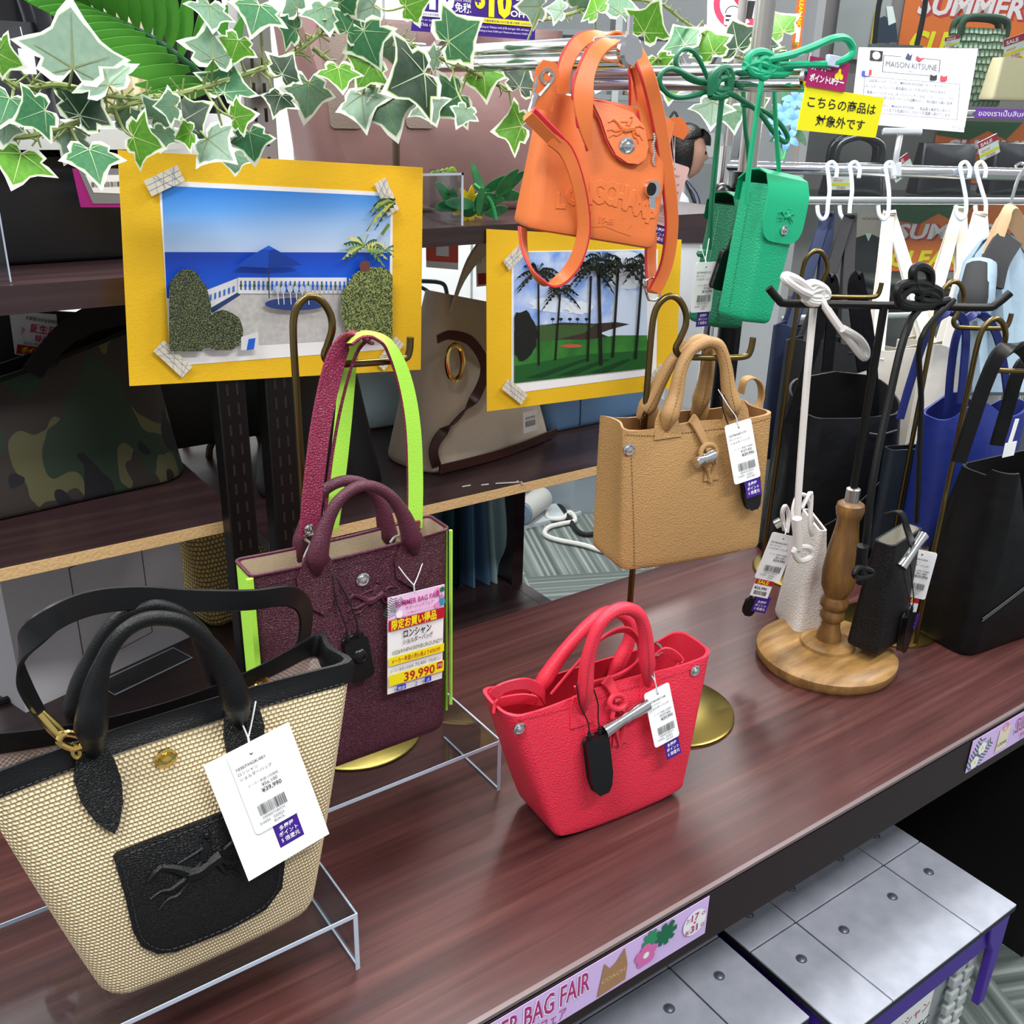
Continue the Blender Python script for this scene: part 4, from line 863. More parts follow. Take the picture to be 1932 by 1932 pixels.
# ---------------------------------------------------------------- shelving behind the table
BLKM = mat('black_metal', '#0c0c0d', .4, .3)
GRP = 'shelving behind the table'
def post(x0, x1, y0, z0, z1, zc, label):
    sh = thing('slotted_upright', label, 'shelf post', ((x0+x1)/2, y0+.015, z0), GRP)
    p = G().wbox((x0, y0, z0), (x1, y0+.03, zc)).build('lower_post', BLKM, sh, bevel=.002)  # same upright, coloured darker over its lower length
    if z1 > zc: G().wbox((x0, y0, zc), (x1, y0+.03, z1)).build('upper_post', STEEL, sh, bevel=.002)
    g = G(); z = z0+.3
    while z < z1-.02:
        for dx in (-.006, .006): g.wbox(((x0+x1)/2+dx-.0016, y0-.0006, z), ((x0+x1)/2+dx+.0016, y0+.001, z+.014), 1 if z > zc else 0)
        z += .025
    g.build('slots', [mat('slot_dark', '#191817', .5), mat('slot_black', '#161616', .6)], sh, smooth=False)
post(.366, .400, 1.10, 0, 1.36, 1.36, 'short black slotted upright under the sea terrace picture'); post(.424, .460, 1.10, 0, 1.9, 1.25, 'tall slotted upright, bright steel above the yellow board')
def shelf(x0, x1, y0, y1, z, th, label, m=SHELFW, edge=None, name='shelf_board'):
    t = thing(name, label, 'shelf', ((x0+x1)/2, (y0+y1)/2, z-th), GRP)
    o = G().wbox((x0, y0, z-th), (x1, y1, z)).build('board', m, t, smooth=False)
    if edge is not None: G().wbox((x0, y0-.0015, z-th+.0008), (x1, y0, z-.0012)).build('raw_edge', edge, t, smooth=False)
    return t
shelf(-.9, .398, 1.145, 1.62, .951, .017, 'dark shelf board with raw chipboard edge under the camouflage bag', edge=CHIP); sh = shelf(.43, 1.36, 1.145, 1.62, .908, .017, 'dark shelf board with raw edge and white scratches under the cream bag', edge=CHIP)
shelf(-.9, .42, 1.145, 1.62, 1.262, .03, 'thick dark shelf board under the black boxy bag'); sh2 = shelf(.461, 1.30, 1.145, 1.62, 1.2965, .024, 'dark shelf board carrying the mauve tote and green plant')
shelf(-.9, .984, 1.10, 1.9, .6, .02, 'low dark shelf carrying the grey carton')
shelf(-.9, .42, 1.25, 1.7, 1.412, .022, 'white shelf under the black bag with arched handle', mat('white_shelf', '#c9cccf', .35), name='white_shelf')
t = thing('end_panel', 'dark wood end panel beside the striped carpet', 'panel', (1.0, 1.5, 0), GRP)
G().wbox((.985, 1.36, .0), (1.01, 1.9, .89)).build('tall_board', SHELFW, t, smooth=False); G().wbox((.985, 1.12, .0), (1.01, 1.36, .6)).build('low_board', SHELFW, t, smooth=False)
# white scratches on the shelf board
g = G()
for a, b_ in (((872, 917), (888, 914)), ((908, 914), (922, 912)), ((935, 911), (985, 908)), ((975, 906), (990, 912))): g.add([at(a[0], a[1], z=.9085), at(b_[0], b_[1], z=.9085), at(b_[0], b_[1]+2.5, z=.9085), at(a[0], a[1]+2, z=.9085)], [(0, 3, 2, 1)])
g.build('scratch', mat('scratch', '#b8b2b0', .7), sh, smooth=False)
# partition with light panels behind the shelves
struct(G().wbox((-1.6, 2.35, 0), (1.72, 2.4, 2.6)), 'wall_partition', mat('partition_grey', '#eef1f2', .5), smooth=False)
g = G()
for x in (1.02, 1.27, 1.53): g.wbox((x, 2.345, 0), (x+.004, 2.351, 2.6))
o = g.build('trim_1', mat('joint', '#9aa0a2', .5), None, smooth=False); o['kind'] = 'structure'

# ---------------------------------------------------------------- things on the shelves
camo('camo')
O = (.168, 1.37, .952); f = yawf(O, 6); t = thing('camouflage_bag', 'dark camouflage canvas bag with black handle on the shelf', 'bag', O)
b = Bag(f, .44, .16, .40, .07, .165, r=.05, rt=.03, bulge=.02, rim=lambda x, y: .035*x+.02*x*x, close=.2); b.body(t, MC['camo'], mat('black_cloth', '#08080a', .85))
BC = MC['black_cloth']
rl = b.rimline(.001); g = G(); g.sweep(rl, [[p+(p-f.P(0, b.h, 0)).normalized()*x+f.W*z for x, z in ((.002, -.035), (.003, .002), (-.004, .002), (-.004, -.03))] for p in rl], closed=True); g.build('rim_band', BC, t)
G().ribbon([at(60, 705, y=1.31), at(92, 662, y=1.305), at(135, 622, y=1.30), at(190, 596, y=1.30), at(250, 590, y=1.30), at(300, 640, y=1.31)], (0, -.35, 1), [.03, .03, .035, .04, .04, .04], .003).build('handle', BC, t)
G().ribbon([at(130, 690, y=1.40), at(165, 650, y=1.40), at(210, 625, y=1.40), at(260, 640, y=1.40)], (0, -.35, 1), .025, .003).build('handle', BC, t)
def softbag(name, label, cat, O, yaw, dims, m, hd=None, rim=None, liner=None, **k):
    f = yawf(O, yaw); t = thing(name, label, cat, O); b = Bag(f, *dims, rim=rim, **k); b.body(t, m, liner or BC)
    return t, b, f
BLKC = mat('black_nylon', '#101116', .5, grain='noise', gs=14, gb=.3); CHAR = mat('charcoal_cloth', '#1b2021', .7, grain='noise', gs=14, gb=.3)
t, b, f = softbag('charcoal_bag', 'dark green-black slouchy bag behind the camouflage bag', 'bag', (.46, 1.50, .952), 0, (.30, .12, .26, .05, .22), CHAR, r=.04, rt=.02, bulge=.02, close=.4)
G().tube([f.P(-.07, .21, .02), f.P(-.05, .27, .02), f.P(.05, .27, .02), f.P(.07, .21, .02)], .007, 8).build('handle', CHAR, t)
t, b, f = softbag('black_bucket_bag', 'black smooth bag on the shelf beside the cream canvas bag', 'bag', (.575, 1.30, .909), -12, (.19, .12, .11, .05, .21), BLKC, r=.05, rt=.02, bulge=.015)
G().tube([f.P(-.04, .2, 0), f.P(-.03, .25, 0), f.P(.03, .25, 0), f.P(.04, .2, 0)], .006, 8).build('handle', BLKC, t)
t, b, f = softbag('denim_bag', 'pale blue denim bag with tan leather trim behind the lime strap', 'bag', (.80, 1.545, .909), -5, (.26, .10, .28, .05, .17), mat('pale_denim', '#a9c3d2', .85, grain='cloth', gs=1200, gb=.4, ), r=.03, rt=.02, bulge=.015)
G().ribbon([f.P(-.13, .14, .04), f.P(-.05, .155, .06), f.P(.05, .155, .06), f.P(.13, .13, .045)], (0, 0, 1), .028, .003).build('leather_band', mat('tan_strap', '#9c6248', .5), t)
G().tube([f.P(-.07, .165, .02), f.P(-.05, .21, .02), f.P(.05, .21, .02), f.P(.07, .165, .02)], .006, 8).build('handle', mat('tan_strap'), t)
# cream canvas bag
CREAM = mat('cream_canvas', '#c4b8a7', .75, grain='noise', gs=14, gb=.35); BRN = mat('brown_leather', '#3a1e1a', .4)
O = (.868, 1.33, .909); f = yawf(O, 12); t = thing('cream_canvas_bag', 'cream canvas bag with dark brown strap and gold ring', 'handbag', O)
b = Bag(f, .30, .14, .16, .05, .25, r=.045, rt=.02, bulge=.025, rim=lambda x, y: -.02*x, close=.3, lean=-.01); b.body(t, CREAM, CREAM)
G().ribbon([f.P(-.06, .23, .01), f.P(-.01, .30, .0), f.P(.06, .335, -.01), f.P(.13, .30, -.02), f.P(.17, .22, -.02)], (0, -.5, 1), .05, .004).build('canvas_handle', CREAM, t)
def onb(px, py, o=.006): return b.on(px, py, o)
f2 = Fr((0, 1.245, 0))
G().ribbon([f2.at(825, 640), f2.at(850, 632), f2.at(890, 645), f2.at(915, 690), f2.at(902, 740), f2.at(868, 785), f2.at(832, 820), f2.at(818, 850), f2.at(824, 880)], [(0, -.3, 1), (0, -.3, 1), (.5, -.3, .7), (1, -.2, 0), (.8, -.2, .4), (.5, -.2, .7), (.8, -.2, .3), (1, -.2, 0), (1, -.2, 0)], .016, .003).build('brown_strap', BRN, t)
G().tube([f2.at(858+15*math.cos(a), 684+33*math.sin(a)) for a in [i*PI/4 for i in range(8)]], .004, 8, 4, closed=True).build('gold_ring', GOLD, t)
G().ribbon([f.P(-.14, .012, .072), f.P(.0, .008, .078), f.P(.14, .012, .073)], (0, 0, 1), .016, .003).build('base_trim', BRN, t)
price = Fr(f2.at(1000, 795)).sub(0, 0, 0, 4); G().sheet(rect(-.014, -.018, .014, .018), price, .0005).build('price_tag', PAPER, t, smooth=False)
prints(t, 'tag_print', price, [('bars', -.010, -.008, .010, .002, INK), ('text', '¥39,990', -.010, .005, .006, INK)])
t, b, f = softbag('blue_leather_tote', 'steel blue leather tote under the palm tree picture', 'handbag', (1.145, 1.38, .909), 0, (.24, .13, .30, .06, .22), mat('steel_blue', '#5f82aa', .45, grain='noise', gs=12, gb=.25), r=.02, rt=.01, bulge=.012)
G().ribbon([b.front(-.05, w, .001) for w in (.005, .08, .15, .21)], f.U, .002, .002).build('seam', mat('blue_seam', '#2f4a6a', .6), t)
G().tube([f.P(-.07, .2, .03), f.P(-.05, .28, .03), f.P(.05, .28, .03), f.P(.07, .2, .03)], .007, 8).build('handle', mat('steel_blue'), t)
# dark box bag on the upper shelf, black round-handled bag above, mauve tote
t, b, f = softbag('black_boxy_bag', 'large black boxy bag on the dark upper shelf', 'handbag', (.16, 1.36, 1.263), 0, (.46, .16, .46, .16, .118), mat('black_soft', '#0b0d14', .5), r=.01, bulge=.004)
G().tube([f.P(-.1, .113, .05), f.P(-.09, .121, .05), f.P(.09, .121, .05), f.P(.1, .113, .05)], .004, 8).build('handle', MC['black_soft'], t)
NV = mat('black_navy', '#10131d', .5)
t, b, f = softbag('round_handle_bag', 'black bag with thick arched handle and small white tag on white shelf', 'handbag', (.185, 1.37, 1.413), 0, (.21, .09, .19, .05, .11), NV, r=.03, rt=.01, bulge=.01)
for n in (.03, -.03): G().tube([f.P(-.098, .04, n), f.P(-.097, .12, n), f.P(-.07, .19, n), f.P(-.02, .225, n), f.P(.03, .225, n), f.P(.075, .19, n), f.P(.098, .12, n), f.P(.1, .04, n)], .0095, 10).build('handle', NV, t)
q = Fr(at(48, 92, y=1.31)); G().sheet(rect(-.008, -.026, .008, 0), q, .0005).build('white_tag', PAPER, t, smooth=False); G().tube([q.P(0, 0), q.P(-.002, .022)], .0005, 4, 2).build('tag_string', STRING, t)
MAUV = mat('mauve_nylon', '#80615f', .38, grain='noise', gs=9, gb=.35, spec=.5)
O = (.83, 1.40, 1.297); f = yawf(O, -4); t = thing('mauve_nylon_tote', 'large shiny mauve nylon tote with taupe leather handle tabs', 'handbag', O)
b = Bag(f, .38, .16, .46, .07, .26, r=.04, rt=.02, bulge=.03, close=.3); b.body(t, MAUV, mat('mauve_dark', '#4f3f40', .7))
TAU = mat('taupe_leather', '#75655c', .5, grain='noise', gs=500, gb=.2)
for px in (650, 790):
    u, w = b.hit(px, 225); b.patch(rrect2(u-.021, w-.012, u+.021, .255, .006), .0006, .003).build('handle_tab', TAU, t)
G().tube([b.on(650, 130, .004), f.P(-.075, .32, .02), f.P(0, .36, .01), f.P(.08, .32, .02), b.on(790, 130, .004)], .008, 8).build('handle', TAU, t)
G().wbox((.0, 0, 0), (0, 0, 0)) if False else None
G().tube([at(747, 210, y=1.235), V((at(746, 320, y=1.235).x, 1.235, 1.2975))], .0052, 10, 1).build('brown_rod', mat('rod_brown', '#4a3c30', .4), sh2)
# acrylic sign stand, yellow flower and green plant on the shelf
t = thing('acrylic_block', 'clear acrylic stand on the shelf beside the yellow flower', 'display stand', at(835, 425, z=1.298))
p = at(830, 428, z=1.298); G().wbox((p.x-.09, p.y-.0, 1.298), (p.x+.035, p.y+.004, 1.365)).build('front_plate', ACRYL, t, smooth=False)
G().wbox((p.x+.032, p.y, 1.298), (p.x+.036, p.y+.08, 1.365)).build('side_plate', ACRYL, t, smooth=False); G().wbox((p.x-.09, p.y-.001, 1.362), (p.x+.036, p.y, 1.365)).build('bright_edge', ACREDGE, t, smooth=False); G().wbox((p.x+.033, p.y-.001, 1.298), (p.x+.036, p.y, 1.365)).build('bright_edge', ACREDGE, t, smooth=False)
YF = mat('yellow_petal', '#f0cf16', .5); LG = mat('leaf_dark', '#1c5a35', .4, gs=60, var='#2f7a44'); LG2 = mat('leaf_bright', '#7fae2c', .4)
base = at(880, 418, y=1.21); t = thing('yellow_flower', 'artificial yellow flower lying on the shelf', 'flower', (base.x, base.y, 1.2975))
for i in range(9):
    a = 2*PI*i/9; c = base+V((0, 0, .022)); d = V((math.cos(a), -.25, math.sin(a)))
    G().ribbon([c, c+d*.014+V((0, -.004, 0)), c+d*.028], (-math.sin(a), 0, math.cos(a)), [.004, .012, .003], .001, k=3).build('petal', YF, t)
G().ball(base+V((0, -.006, .022)), .006).build('flower_heart', mat('flower_heart', '#c08a10', .6), t)
p0 = at(935, 420, z=1.298); t = thing('green_plant', 'artificial green plant with lobed leaves lying on the shelf', 'plant', (p0.x, p0.y, 1.2975)); rr = random.Random(5)
G().tube([p0+V((0, 0, .004)), p0+V((-.01, 0, .03)), p0+V((-.03, .01, .05))], .003, 8).build('stem', mat('stem_green', '#2f9a55', .4), t)
for i in range(16):
    a = rr.uniform(-.3, PI+.2); l = rr.uniform(.03, .055); c = p0+V((rr.uniform(-.05, .012), rr.uniform(-.01, .03), rr.uniform(.008, .04))); d = V((math.cos(a)*.9, rr.uniform(-.4, .2), max(-.1, math.sin(a))))
    G().ribbon([c, c+d*l*.35, c+d*l*.75, c+d*l], (-math.sin(a), -.3, math.cos(a)), [.004, .016, .014, .004], .001, k=3).build('leaf', LG, t)
for i in range(5):
    c = at(825+i*9, 332-i*2, y=1.22); G().ribbon([c, c+V((-.006, 0, .004)), c+V((-.012, 0, .002))], (0, 0, 1), [.003, .006, .002], .001, k=3).build('sprig', LG2, t)
# birthday sign, grey sign, red card, brochure
t = thing('birthday_sign', 'white birthday bonus sign with pink poppers on a dark stand', 'sign', V((at(60, 690, y=1.56).x, 1.56, .952)))
f = Fr((0, 1.56, 0)); q = [f.hit(*p) for p in ((28, 668), (117, 680), (106, 593), (17, 586))]; bd = [f.hit(*p) for p in ((-60, 800), (190, 800), (190, 592), (-60, 578))]
G().sheet(bd, f, .004, -.005).build('dark_stand', mat('stand_dark', '#26252b', .5), t, smooth=False); s = G().sheet(q, f, .0008).build('sign_card', PAPER, t, smooth=False)
sf = Fr(f.P(*q[0], .0008), f.P(*q[1])-f.P(*q[0]), f.P(*q[3])-f.P(*q[0])); A = (f.P(*q[1])-f.P(*q[0])).length; B = (f.P(*q[3])-f.P(*q[0])).length
HOT = mat('hot_pink', '#d8286f', .5)
prints(s, 'printed_design', sf, [('rect', .02*A, .02*B, .98*A, .24*B, REDP), ('text', '多慶屋LINE会員様限定', .12*A, .84*B, .1*B, INK, {'fit': .76*A}), ('text', '誕生月', .24*A, .58*B, .22*B, HOT, {'fit': .52*A, 'bold': .02}), ('text', '特典', .36*A, .36*B, .19*B, HOT, {'fit': .3*A, 'bold': .02}), ('text', '誕生月は毎月ポイントUP', .14*A, .27*B, .07*B, INK, {'fit': .7*A}), ('text', 'ポイント+5倍', .12*A, .07*B, .16*B, YELP, {'fit': .76*A, 'bold': .03}),
    ('poly', [(.06*A, .66*B), (.14*A, .6*B), (.08*A, .46*B)], PINK), ('poly', [(.94*A, .64*B), (.85*A, .56*B), (.93*A, .44*B)], PINK)]+[('disc', A*random.random(), B*(.3+.5*random.random()), .012*A, LILAC) for i in range(14)])
t = thing('brochure', 'grey and magenta brochure with barcode hanging below the white shelf', 'brochure', at(190, 390, y=1.24)); f = Fr((0, 1.24, 0))
MG = mat('magenta_card', '#a01a7c', .5); q = [f.hit(*p) for p in ((152, 391), (240, 391), (240, 318), (136, 318))]; G().sheet(q, f, .001).build('magenta_card', MG, t, smooth=False)
q = [f.hit(*p) for p in ((175, 384), (250, 384), (250, 318), (146, 318))]; G().sheet(q, f, .0006, .0012).build('grey_card', mat('grey_card', '#7d7f83', .5), t, smooth=False)
q = [f.hit(*p) for p in ((176, 363), (250, 366), (250, 330), (160, 330))]; s = G().sheet(q, f, .0004, .002).build('white_label', PAPER, t, smooth=False); a, b_ = f.hit(172, 353); c, d = f.hit(230, 342)
prints(t, 'barcode', f, [('bars', a, b_, c, d, INK)], .0028)
t = thing('red_card', 'red and white shop card hanging under the shelf', 'card', at(835, 508, y=1.5)); f = Fr((0, 1.5, 0))
q = [f.hit(*p) for p in ((804, 504), (864, 509), (864, 440), (803, 440))]; G().sheet(q, f, .0008).build('card', PAPER, t, smooth=False); q = [f.hit(*p) for p in ((804, 492), (864, 496), (864, 440), (803, 440))]; G().sheet(q, f, .0003, .0009).build('red_area', mat('card_red', '#e8543f', .5), t, smooth=False)
q = [f.hit(*p) for p in ((822, 482), (846, 484), (846, 445), (822, 445))]; G().sheet(q, f, .0003, .0013).build('white_panel', PAPER, t, smooth=False)
t = thing('pink_sign', 'white sign with pink popper and red foot under the shelf', 'sign', at(910, 530, y=1.4)); f = Fr((0, 1.4, 0)); q = [f.hit(*p) for p in ((899, 541), (960, 535), (960, 440), (897, 450))]; G().sheet(q, f, .0008).build('sign_card', PAPER, t, smooth=False)
q = [f.hit(*p) for p in ((902, 537), (958, 532), (958, 512), (901, 516))]; G().sheet(q, f, .0003, .001).build('red_foot', REDP, t, smooth=False); prints(t, 'popper', f, [('poly', [f.hit(*p) for p in ((903, 482), (909, 484), (905, 500))], PINK), ('poly', [f.hit(*p) for p in ((903, 480), (907, 478), (910, 486))], MAGENTA)], .001)
# scrolled iron ornament
t = thing('iron_scroll', 'black scrolled iron ornament standing behind the shelf', 'ornament', at(830, 640, y=1.56)); f = Fr((0, 1.56, 0)); IR = mat('iron', '#3f4346', .5)
G().tube([f.at(780, 530), f.at(830, 533), f.at(842, 548), f.at(843, 580), f.at(840, 610), f.at(832, 650)], .004, 8).build('frame_bar', IR, t)
G().tube([f.at(780, 536), f.at(808, 550), f.at(826, 575), f.at(838, 605)], .0035, 8).build('scroll', IR, t)
G().tube([f.at(814+(14-i*.55)*math.cos(-2.2+i*.45)*1.0, 600+(20-i*.8)*math.sin(-2.2+i*.45)) for i in range(20)][::-1]+[f.at(806, 618), f.at(815, 635)], .003, 8, 3).build('scroll', IR, t)
# low shelf: grey carton, woven straw bag, folded garments
GC = mat('grey_carton', '#f0eff6', .6)
O = at(215, 1268, z=.6); fr = yawf((O.x, O.y, .6), 18); t = thing('grey_carton', 'grey paper bag with rectangular cut lines on the low shelf', 'box', (O.x, O.y, .6))
hw = .145; rows = [[fr.P(x, z, n) for x, n in ((-hw, 0), (hw, 0), (hw, -.1), (-hw, -.1), (-hw, 0))] for z in (0, .1, .2, .265)]; g = G(); g.grid(rows, flip=True); g.add([fr.P(-hw, .265, 0), fr.P(hw, .265, 0), fr.P(hw, .265, -.1), fr.P(-hw, .265, -.1)], [(0, 1, 2, 3)]); g.build('carton', GC, t, smooth=False)
g = G()
for a, b_ in (((-.045, .03), (-.045, .2)), ((-.045, .2), (.075, .215)), ((.075, .215), (.075, .04)), ((-.045, .03), (.075, .04))): g.tube([fr.P(a[0], a[1], .0006), fr.P(b_[0], b_[1], .0006)], .0006, 4, 1)
g.build('cut_line', mat('cut_line', '#45444c', .7), t)
fr2 = fr.sub(0, .215, .001, 8); G().sheet(rect(-.06, 0, .085, .0035), fr2, .001).build('slot', mat('slot_white', '#d0d0d6', .6), t, smooth=False)
q = fr.P(.03, 0, .02); t2 = thing('acrylic_easel', 'small clear acrylic easel before the grey carton', 'display stand', q); G().box((0, .02, .002), (.14, .05, .003), Fr(q, fr.U)).build('foot_plate', ACRYL, t2, smooth=False); G().tube([Fr(q, fr.U).P(x, .0045, n) for x, n in ((-.07, -.005), (.07, -.005), (.07, .045), (-.07, .045))], .0012, 6, 1, closed=True).build('bright_edge', ACREDGE, t2)
SW = weave('straw_weave', '#f0d488', '#5c4522', 150, 1.0, .8)
t, b, f = softbag('straw_basket_bag', 'coarse woven straw bag on the low shelf', 'bag', (.52, 1.56, .601), 10, (.16, .10, .22, .08, .27), SW, r=.02, bulge=.01, liner=mat('straw_dark', '#5a4322', .8))
for n in (.04, -.04): G().tube([f.P(-.05, .26, n), f.P(-.04, .33, n), f.P(.04, .33, n), f.P(.05, .26, n)], .006, 8).build('handle', mat('straw_dark'), t)
def drape(name, label, px, py, w, h, d, cols, yaw=0, n=4):
    O = at(px, py, z=.601); f = yawf((O.x, O.y, .601), yaw); t = thing(name, label, 'garment', (O.x, O.y, .601)); k = n*6
    for j, c in enumerate(cols):
        rows = []; x0, x1 = lerp(-w/2, w/2, j/len(cols)), lerp(-w/2, w/2, (j+1)/len(cols)+.05)
        for i in range(7):
            z = h*(1-i/6)
            rows.append([f.P(lerp(x0, x1, q/k)*lerp(.7, 1, i/6), z, d*(.5+.5*i/6)*(.5+.45*math.sin(q*.55+j*2))) for q in range(k+1)])
        back = [[p-f.N*.012 for p in r] for r in rows]
        g = G(); g.grid(rows); g.grid(back, flip=True)
        for r, s_ in ((rows[0], back[0]), (back[-1], rows[-1])): g.grid([s_, r])
        g.build('cloth_fold', c, t)
    return t
TEAL = mat('teal_cloth', '#a5cccb', .85); DTEAL = mat('dark_teal_cloth', '#35606c', .8); BLUT = mat('slate_cloth', '#5580a3', .8); LTE = mat('pale_teal', '#b5d8de', .85)
drape('teal_skirt', 'pleated pale teal cloth standing behind the burgundy tote', 690, 1160, .22, .27, .03, [DTEAL, TEAL, TEAL])
drape('slate_skirt', 'slate blue draped garment beside the dark end panel', 880, 1094, .17, .28, .04, [DTEAL, BLUT, LTE], -10)
# black cord lying on the low shelf
t = G().tube([at(-20, 1292, z=.604), at(25, 1300, z=.604), at(60, 1305, z=.604), at(92, 1290, z=.604), at(104, 1278, z=.604), at(90, 1282, z=.604), at(60, 1300, z=.604), at(20, 1318, z=.604), at(-20, 1330, z=.604)], .006, 8).build('braided_cord', mat('black_cord2', '#17171a', .5, grain='noise', gs=300, gb=.8)); tag(t, 'black braided cord looped on the low shelf', 'cord')

# ---------------------------------------------------------------- chrome face-out arms
def arm(x, z, y0, label, y1=1.21, r=.008):
    t = thing('face_out_rail', label, 'display rail', (x, (y0+y1)/2, z), 'chrome face-out arms')
    for dz in (.0075, -.0075): G().tube([(x, y0, z+dz), (x, y1, z+dz)], r, 14, 1).build('bar', CHROME, t)
    f = Fr((x, y0, z)); G().lathe([(0, .004), (.012, .004), (.015, .001), (.015, -.004), (0, -.004)], (x, y0, z), 24, Fr((x, y0, z), (1, 0, 0), (0, -1, 0))).build('end_cap', CHROME, t)
    G().tube([(x, y0+.004, z+.012), (x, y0+.004, z+.032)], .0035, 8, 1).build('stop_pin', CHROME, t)
    G().wbox((x-.012, y1, z-.02), (x+.012, y1+.02, z+.02)).build('mount', STEEL, t, bevel=.002); return t
e1 = at(1190, 98, y=.80); arm(e1.x, e1.z, .80, 'chrome arm the orange bag hangs on')
e2 = at(1530, 146, y=.80); arm(e2.x, e2.z, .80, 'chrome arm with green cords knotted round it')

# ---------------------------------------------------------------- orange leather bag
ORL = mat('orange_leather', '#d4703a', .38, grain='noise', gs=600, gb=.08, uv=True, spec=.4); ORE = mat('red_edge', '#b8202c', .5); ORT = mat('orange_thread', '#a8491c', .6)
O = at(1100, 445, y=.835); f = yawf(O, -20, -9); t = thing('orange_leather_bag', 'orange leather bag with embossed college lettering hanging from chrome arm', 'handbag', O)
b = Bag(f, .142, .074, .140, .022, .128, r=.012, rt=.006, bulge=.006, pinch=-.004, lean=0, rim=lambda x, y: .006*(1-x*x)); b.body(t, ORL, mat('dark_lining', '#3a2418', .8))
G().tube([b.fr.P(u, b.h+.004*(1-(u/.07)**2), 0) for u in (-.068, -.04, 0, .04, .068)], .003, 6, 3).build('zip', CHROME, t)
fl = [(1113, 190), (1150, 196), (1190, 212), (1212, 240), (1219, 275), (1214, 298), (1200, 309), (1180, 307), (1158, 292), (1142, 262), (1130, 225)]
o = b.patch([b.hit(*p) for p in fl], .004, .0028).build('flap', ORL, t)
G().tube([b.on(*p, .005) for p in fl], .0009, 5, 2, closed=True).build('flap_edge', ORE, o)
u, w = b.hit(1175, 245); horse(b, u, w, .019, .0072, ORL, o)
snap(o, b.on(1182, 275, .0072), f, .0082, name='snap_button')
def strapy(pts, ys, sd, w, name, m=None, th=.0034, edge=True, parent=None):
    P = [at(x, y, y=yy) for (x, y), yy in zip(pts, ys)]; g = G(); g.ribbon(P, sd, w, th); o = g.build(name, m or ORL, parent or t)
    if edge:
        sds = sd if isinstance(sd[0], (list, tuple, V)) else [sd]*len(P)
        for s_ in (1,):
            g = G(); q = cr(P, 6); sq = cr(sds, 6); pts_ = []
            for i in range(len(q)):
                tt = (q[min(i+1, len(q)-1)]-q[max(i-1, 0)]).normalized(); a = (sq[i]-tt*sq[i].dot(tt)).normalized(); pts_.append(q[i]+a*(s_*(w if not isinstance(w, list) else w[min(int(i/6), len(w)-1)])/2))
            g.tube(pts_, th*.42, 5, 1); g.build('red_edge', ORE, o)
    return o
e = (-1, .3, 0)
strapy([(1113, 283), (1104, 235), (1100, 185), (1106, 140), (1124, 100), (1150, 80), (1178, 84), (1198, 112), (1212, 160), (1222, 210), (1230, 262)], [.797, .797, .80, .805, .81, .815, .815, .81, .805, .80, .797], e, [.006, .016, .022, .018, .016, .016, .016, .016, .018, .022, .020], 'handle')
strapy([(1062, 190), (1062, 150), (1072, 112), (1092, 82), (1120, 68), (1152, 66), (1180, 84), (1195, 112), (1200, 150), (1200, 200)], [.85, .852, .855, .856, .856, .856, .856, .856, .852, .85], e, .015, 'handle')
# side tab, ring, clip and the long shoulder strap
tab = [(-.011, 0), (.011, 0), (.011, .034), (.006, .042), (-.006, .042), (-.011, .034)]; tf = Fr(at(1020, 205, y=.828), f.U, f.W); G().sheet(tab, tf, .003).build('side_tab', ORL, t, bevel=.0008)
G().lathe([(.0045, 0), (.0075, .0), (.0075, .0012), (.0045, .0012)], tf.P(0, .029, .003), 20, Fr(tf.P(0, .029, .003), tf.U, tf.N)).build('eyelet', STEEL, t)
G().tube([at(*p, y=.815) for p in ((1013, 145), (1010, 165), (1007, 180), (1018, 180), (1030, 168), (1040, 155), (1043, 143), (1036, 140))], .0016, 8, 4).build('snap_hook', CHROME, t)
G().tube([at(*p, y=.815) for p in ((1012, 178), (1005, 195), (1000, 212))], [.004, .0028, .0032], 10, 3).build('clip', CHROME, t)
strapy([(996, 216), (1022, 242), (1050, 270)], [.812, .81, .808], (0, -.6, 1), .013, 'strap_fold', th=.009)
strapy([(1040, 262), (1066, 285), (1085, 330), (1098, 390), (1100, 440), (1086, 490), (1060, 525), (1032, 536), (1006, 515), (990, 475), (986, 430)], [.806, .803, .80, .80, .80, .80, .805, .812, .825, .84, .85], [(.3, -.4, 1), (.6, -.3, .8), (1, -.3, .3), (1, -.3, 0), (1, -.4, 0), (.9, -.6, -.3), (.4, -.9, -.4), (.1, -1, .1), (-.5, -.9, .2), (-.8, -.6, 0), (-1, -.4, 0)], .0135, 'shoulder_strap')
strapy([(1150, 112), (1172, 88), (1196, 88), (1220, 135), (1238, 200), (1253, 280), (1264, 360), (1268, 430), (1258, 500), (1236, 550)], [.845, .835, .81, .79, .79, .79, .79, .792, .797, .802], [(-.6, .8, 0)]*2+[(-1, .5, 0)]+[(-1, .4, 0)]*7, .0145, 'shoulder_strap')
strapy([(1230, 440), (1228, 490), (1230, 530), (1231, 552)], [.83, .825, .815, .808], (-1, .2, 0), .0135, 'strap_end')
G().tube([at(*p, y=.806) for p in ((1218, 530), (1238, 526), (1246, 560), (1224, 566))], .0015, 8, 2, closed=True).build('buckle', CHROME, t)
G().sheet([(-.006, 0), (.02, -.004), (.024, .006), (.012, .016), (-.004, .012)], Fr(at(1258, 248, y=.835), f.U, f.W), .003).build('side_tab', ORL, t, bevel=.0008)
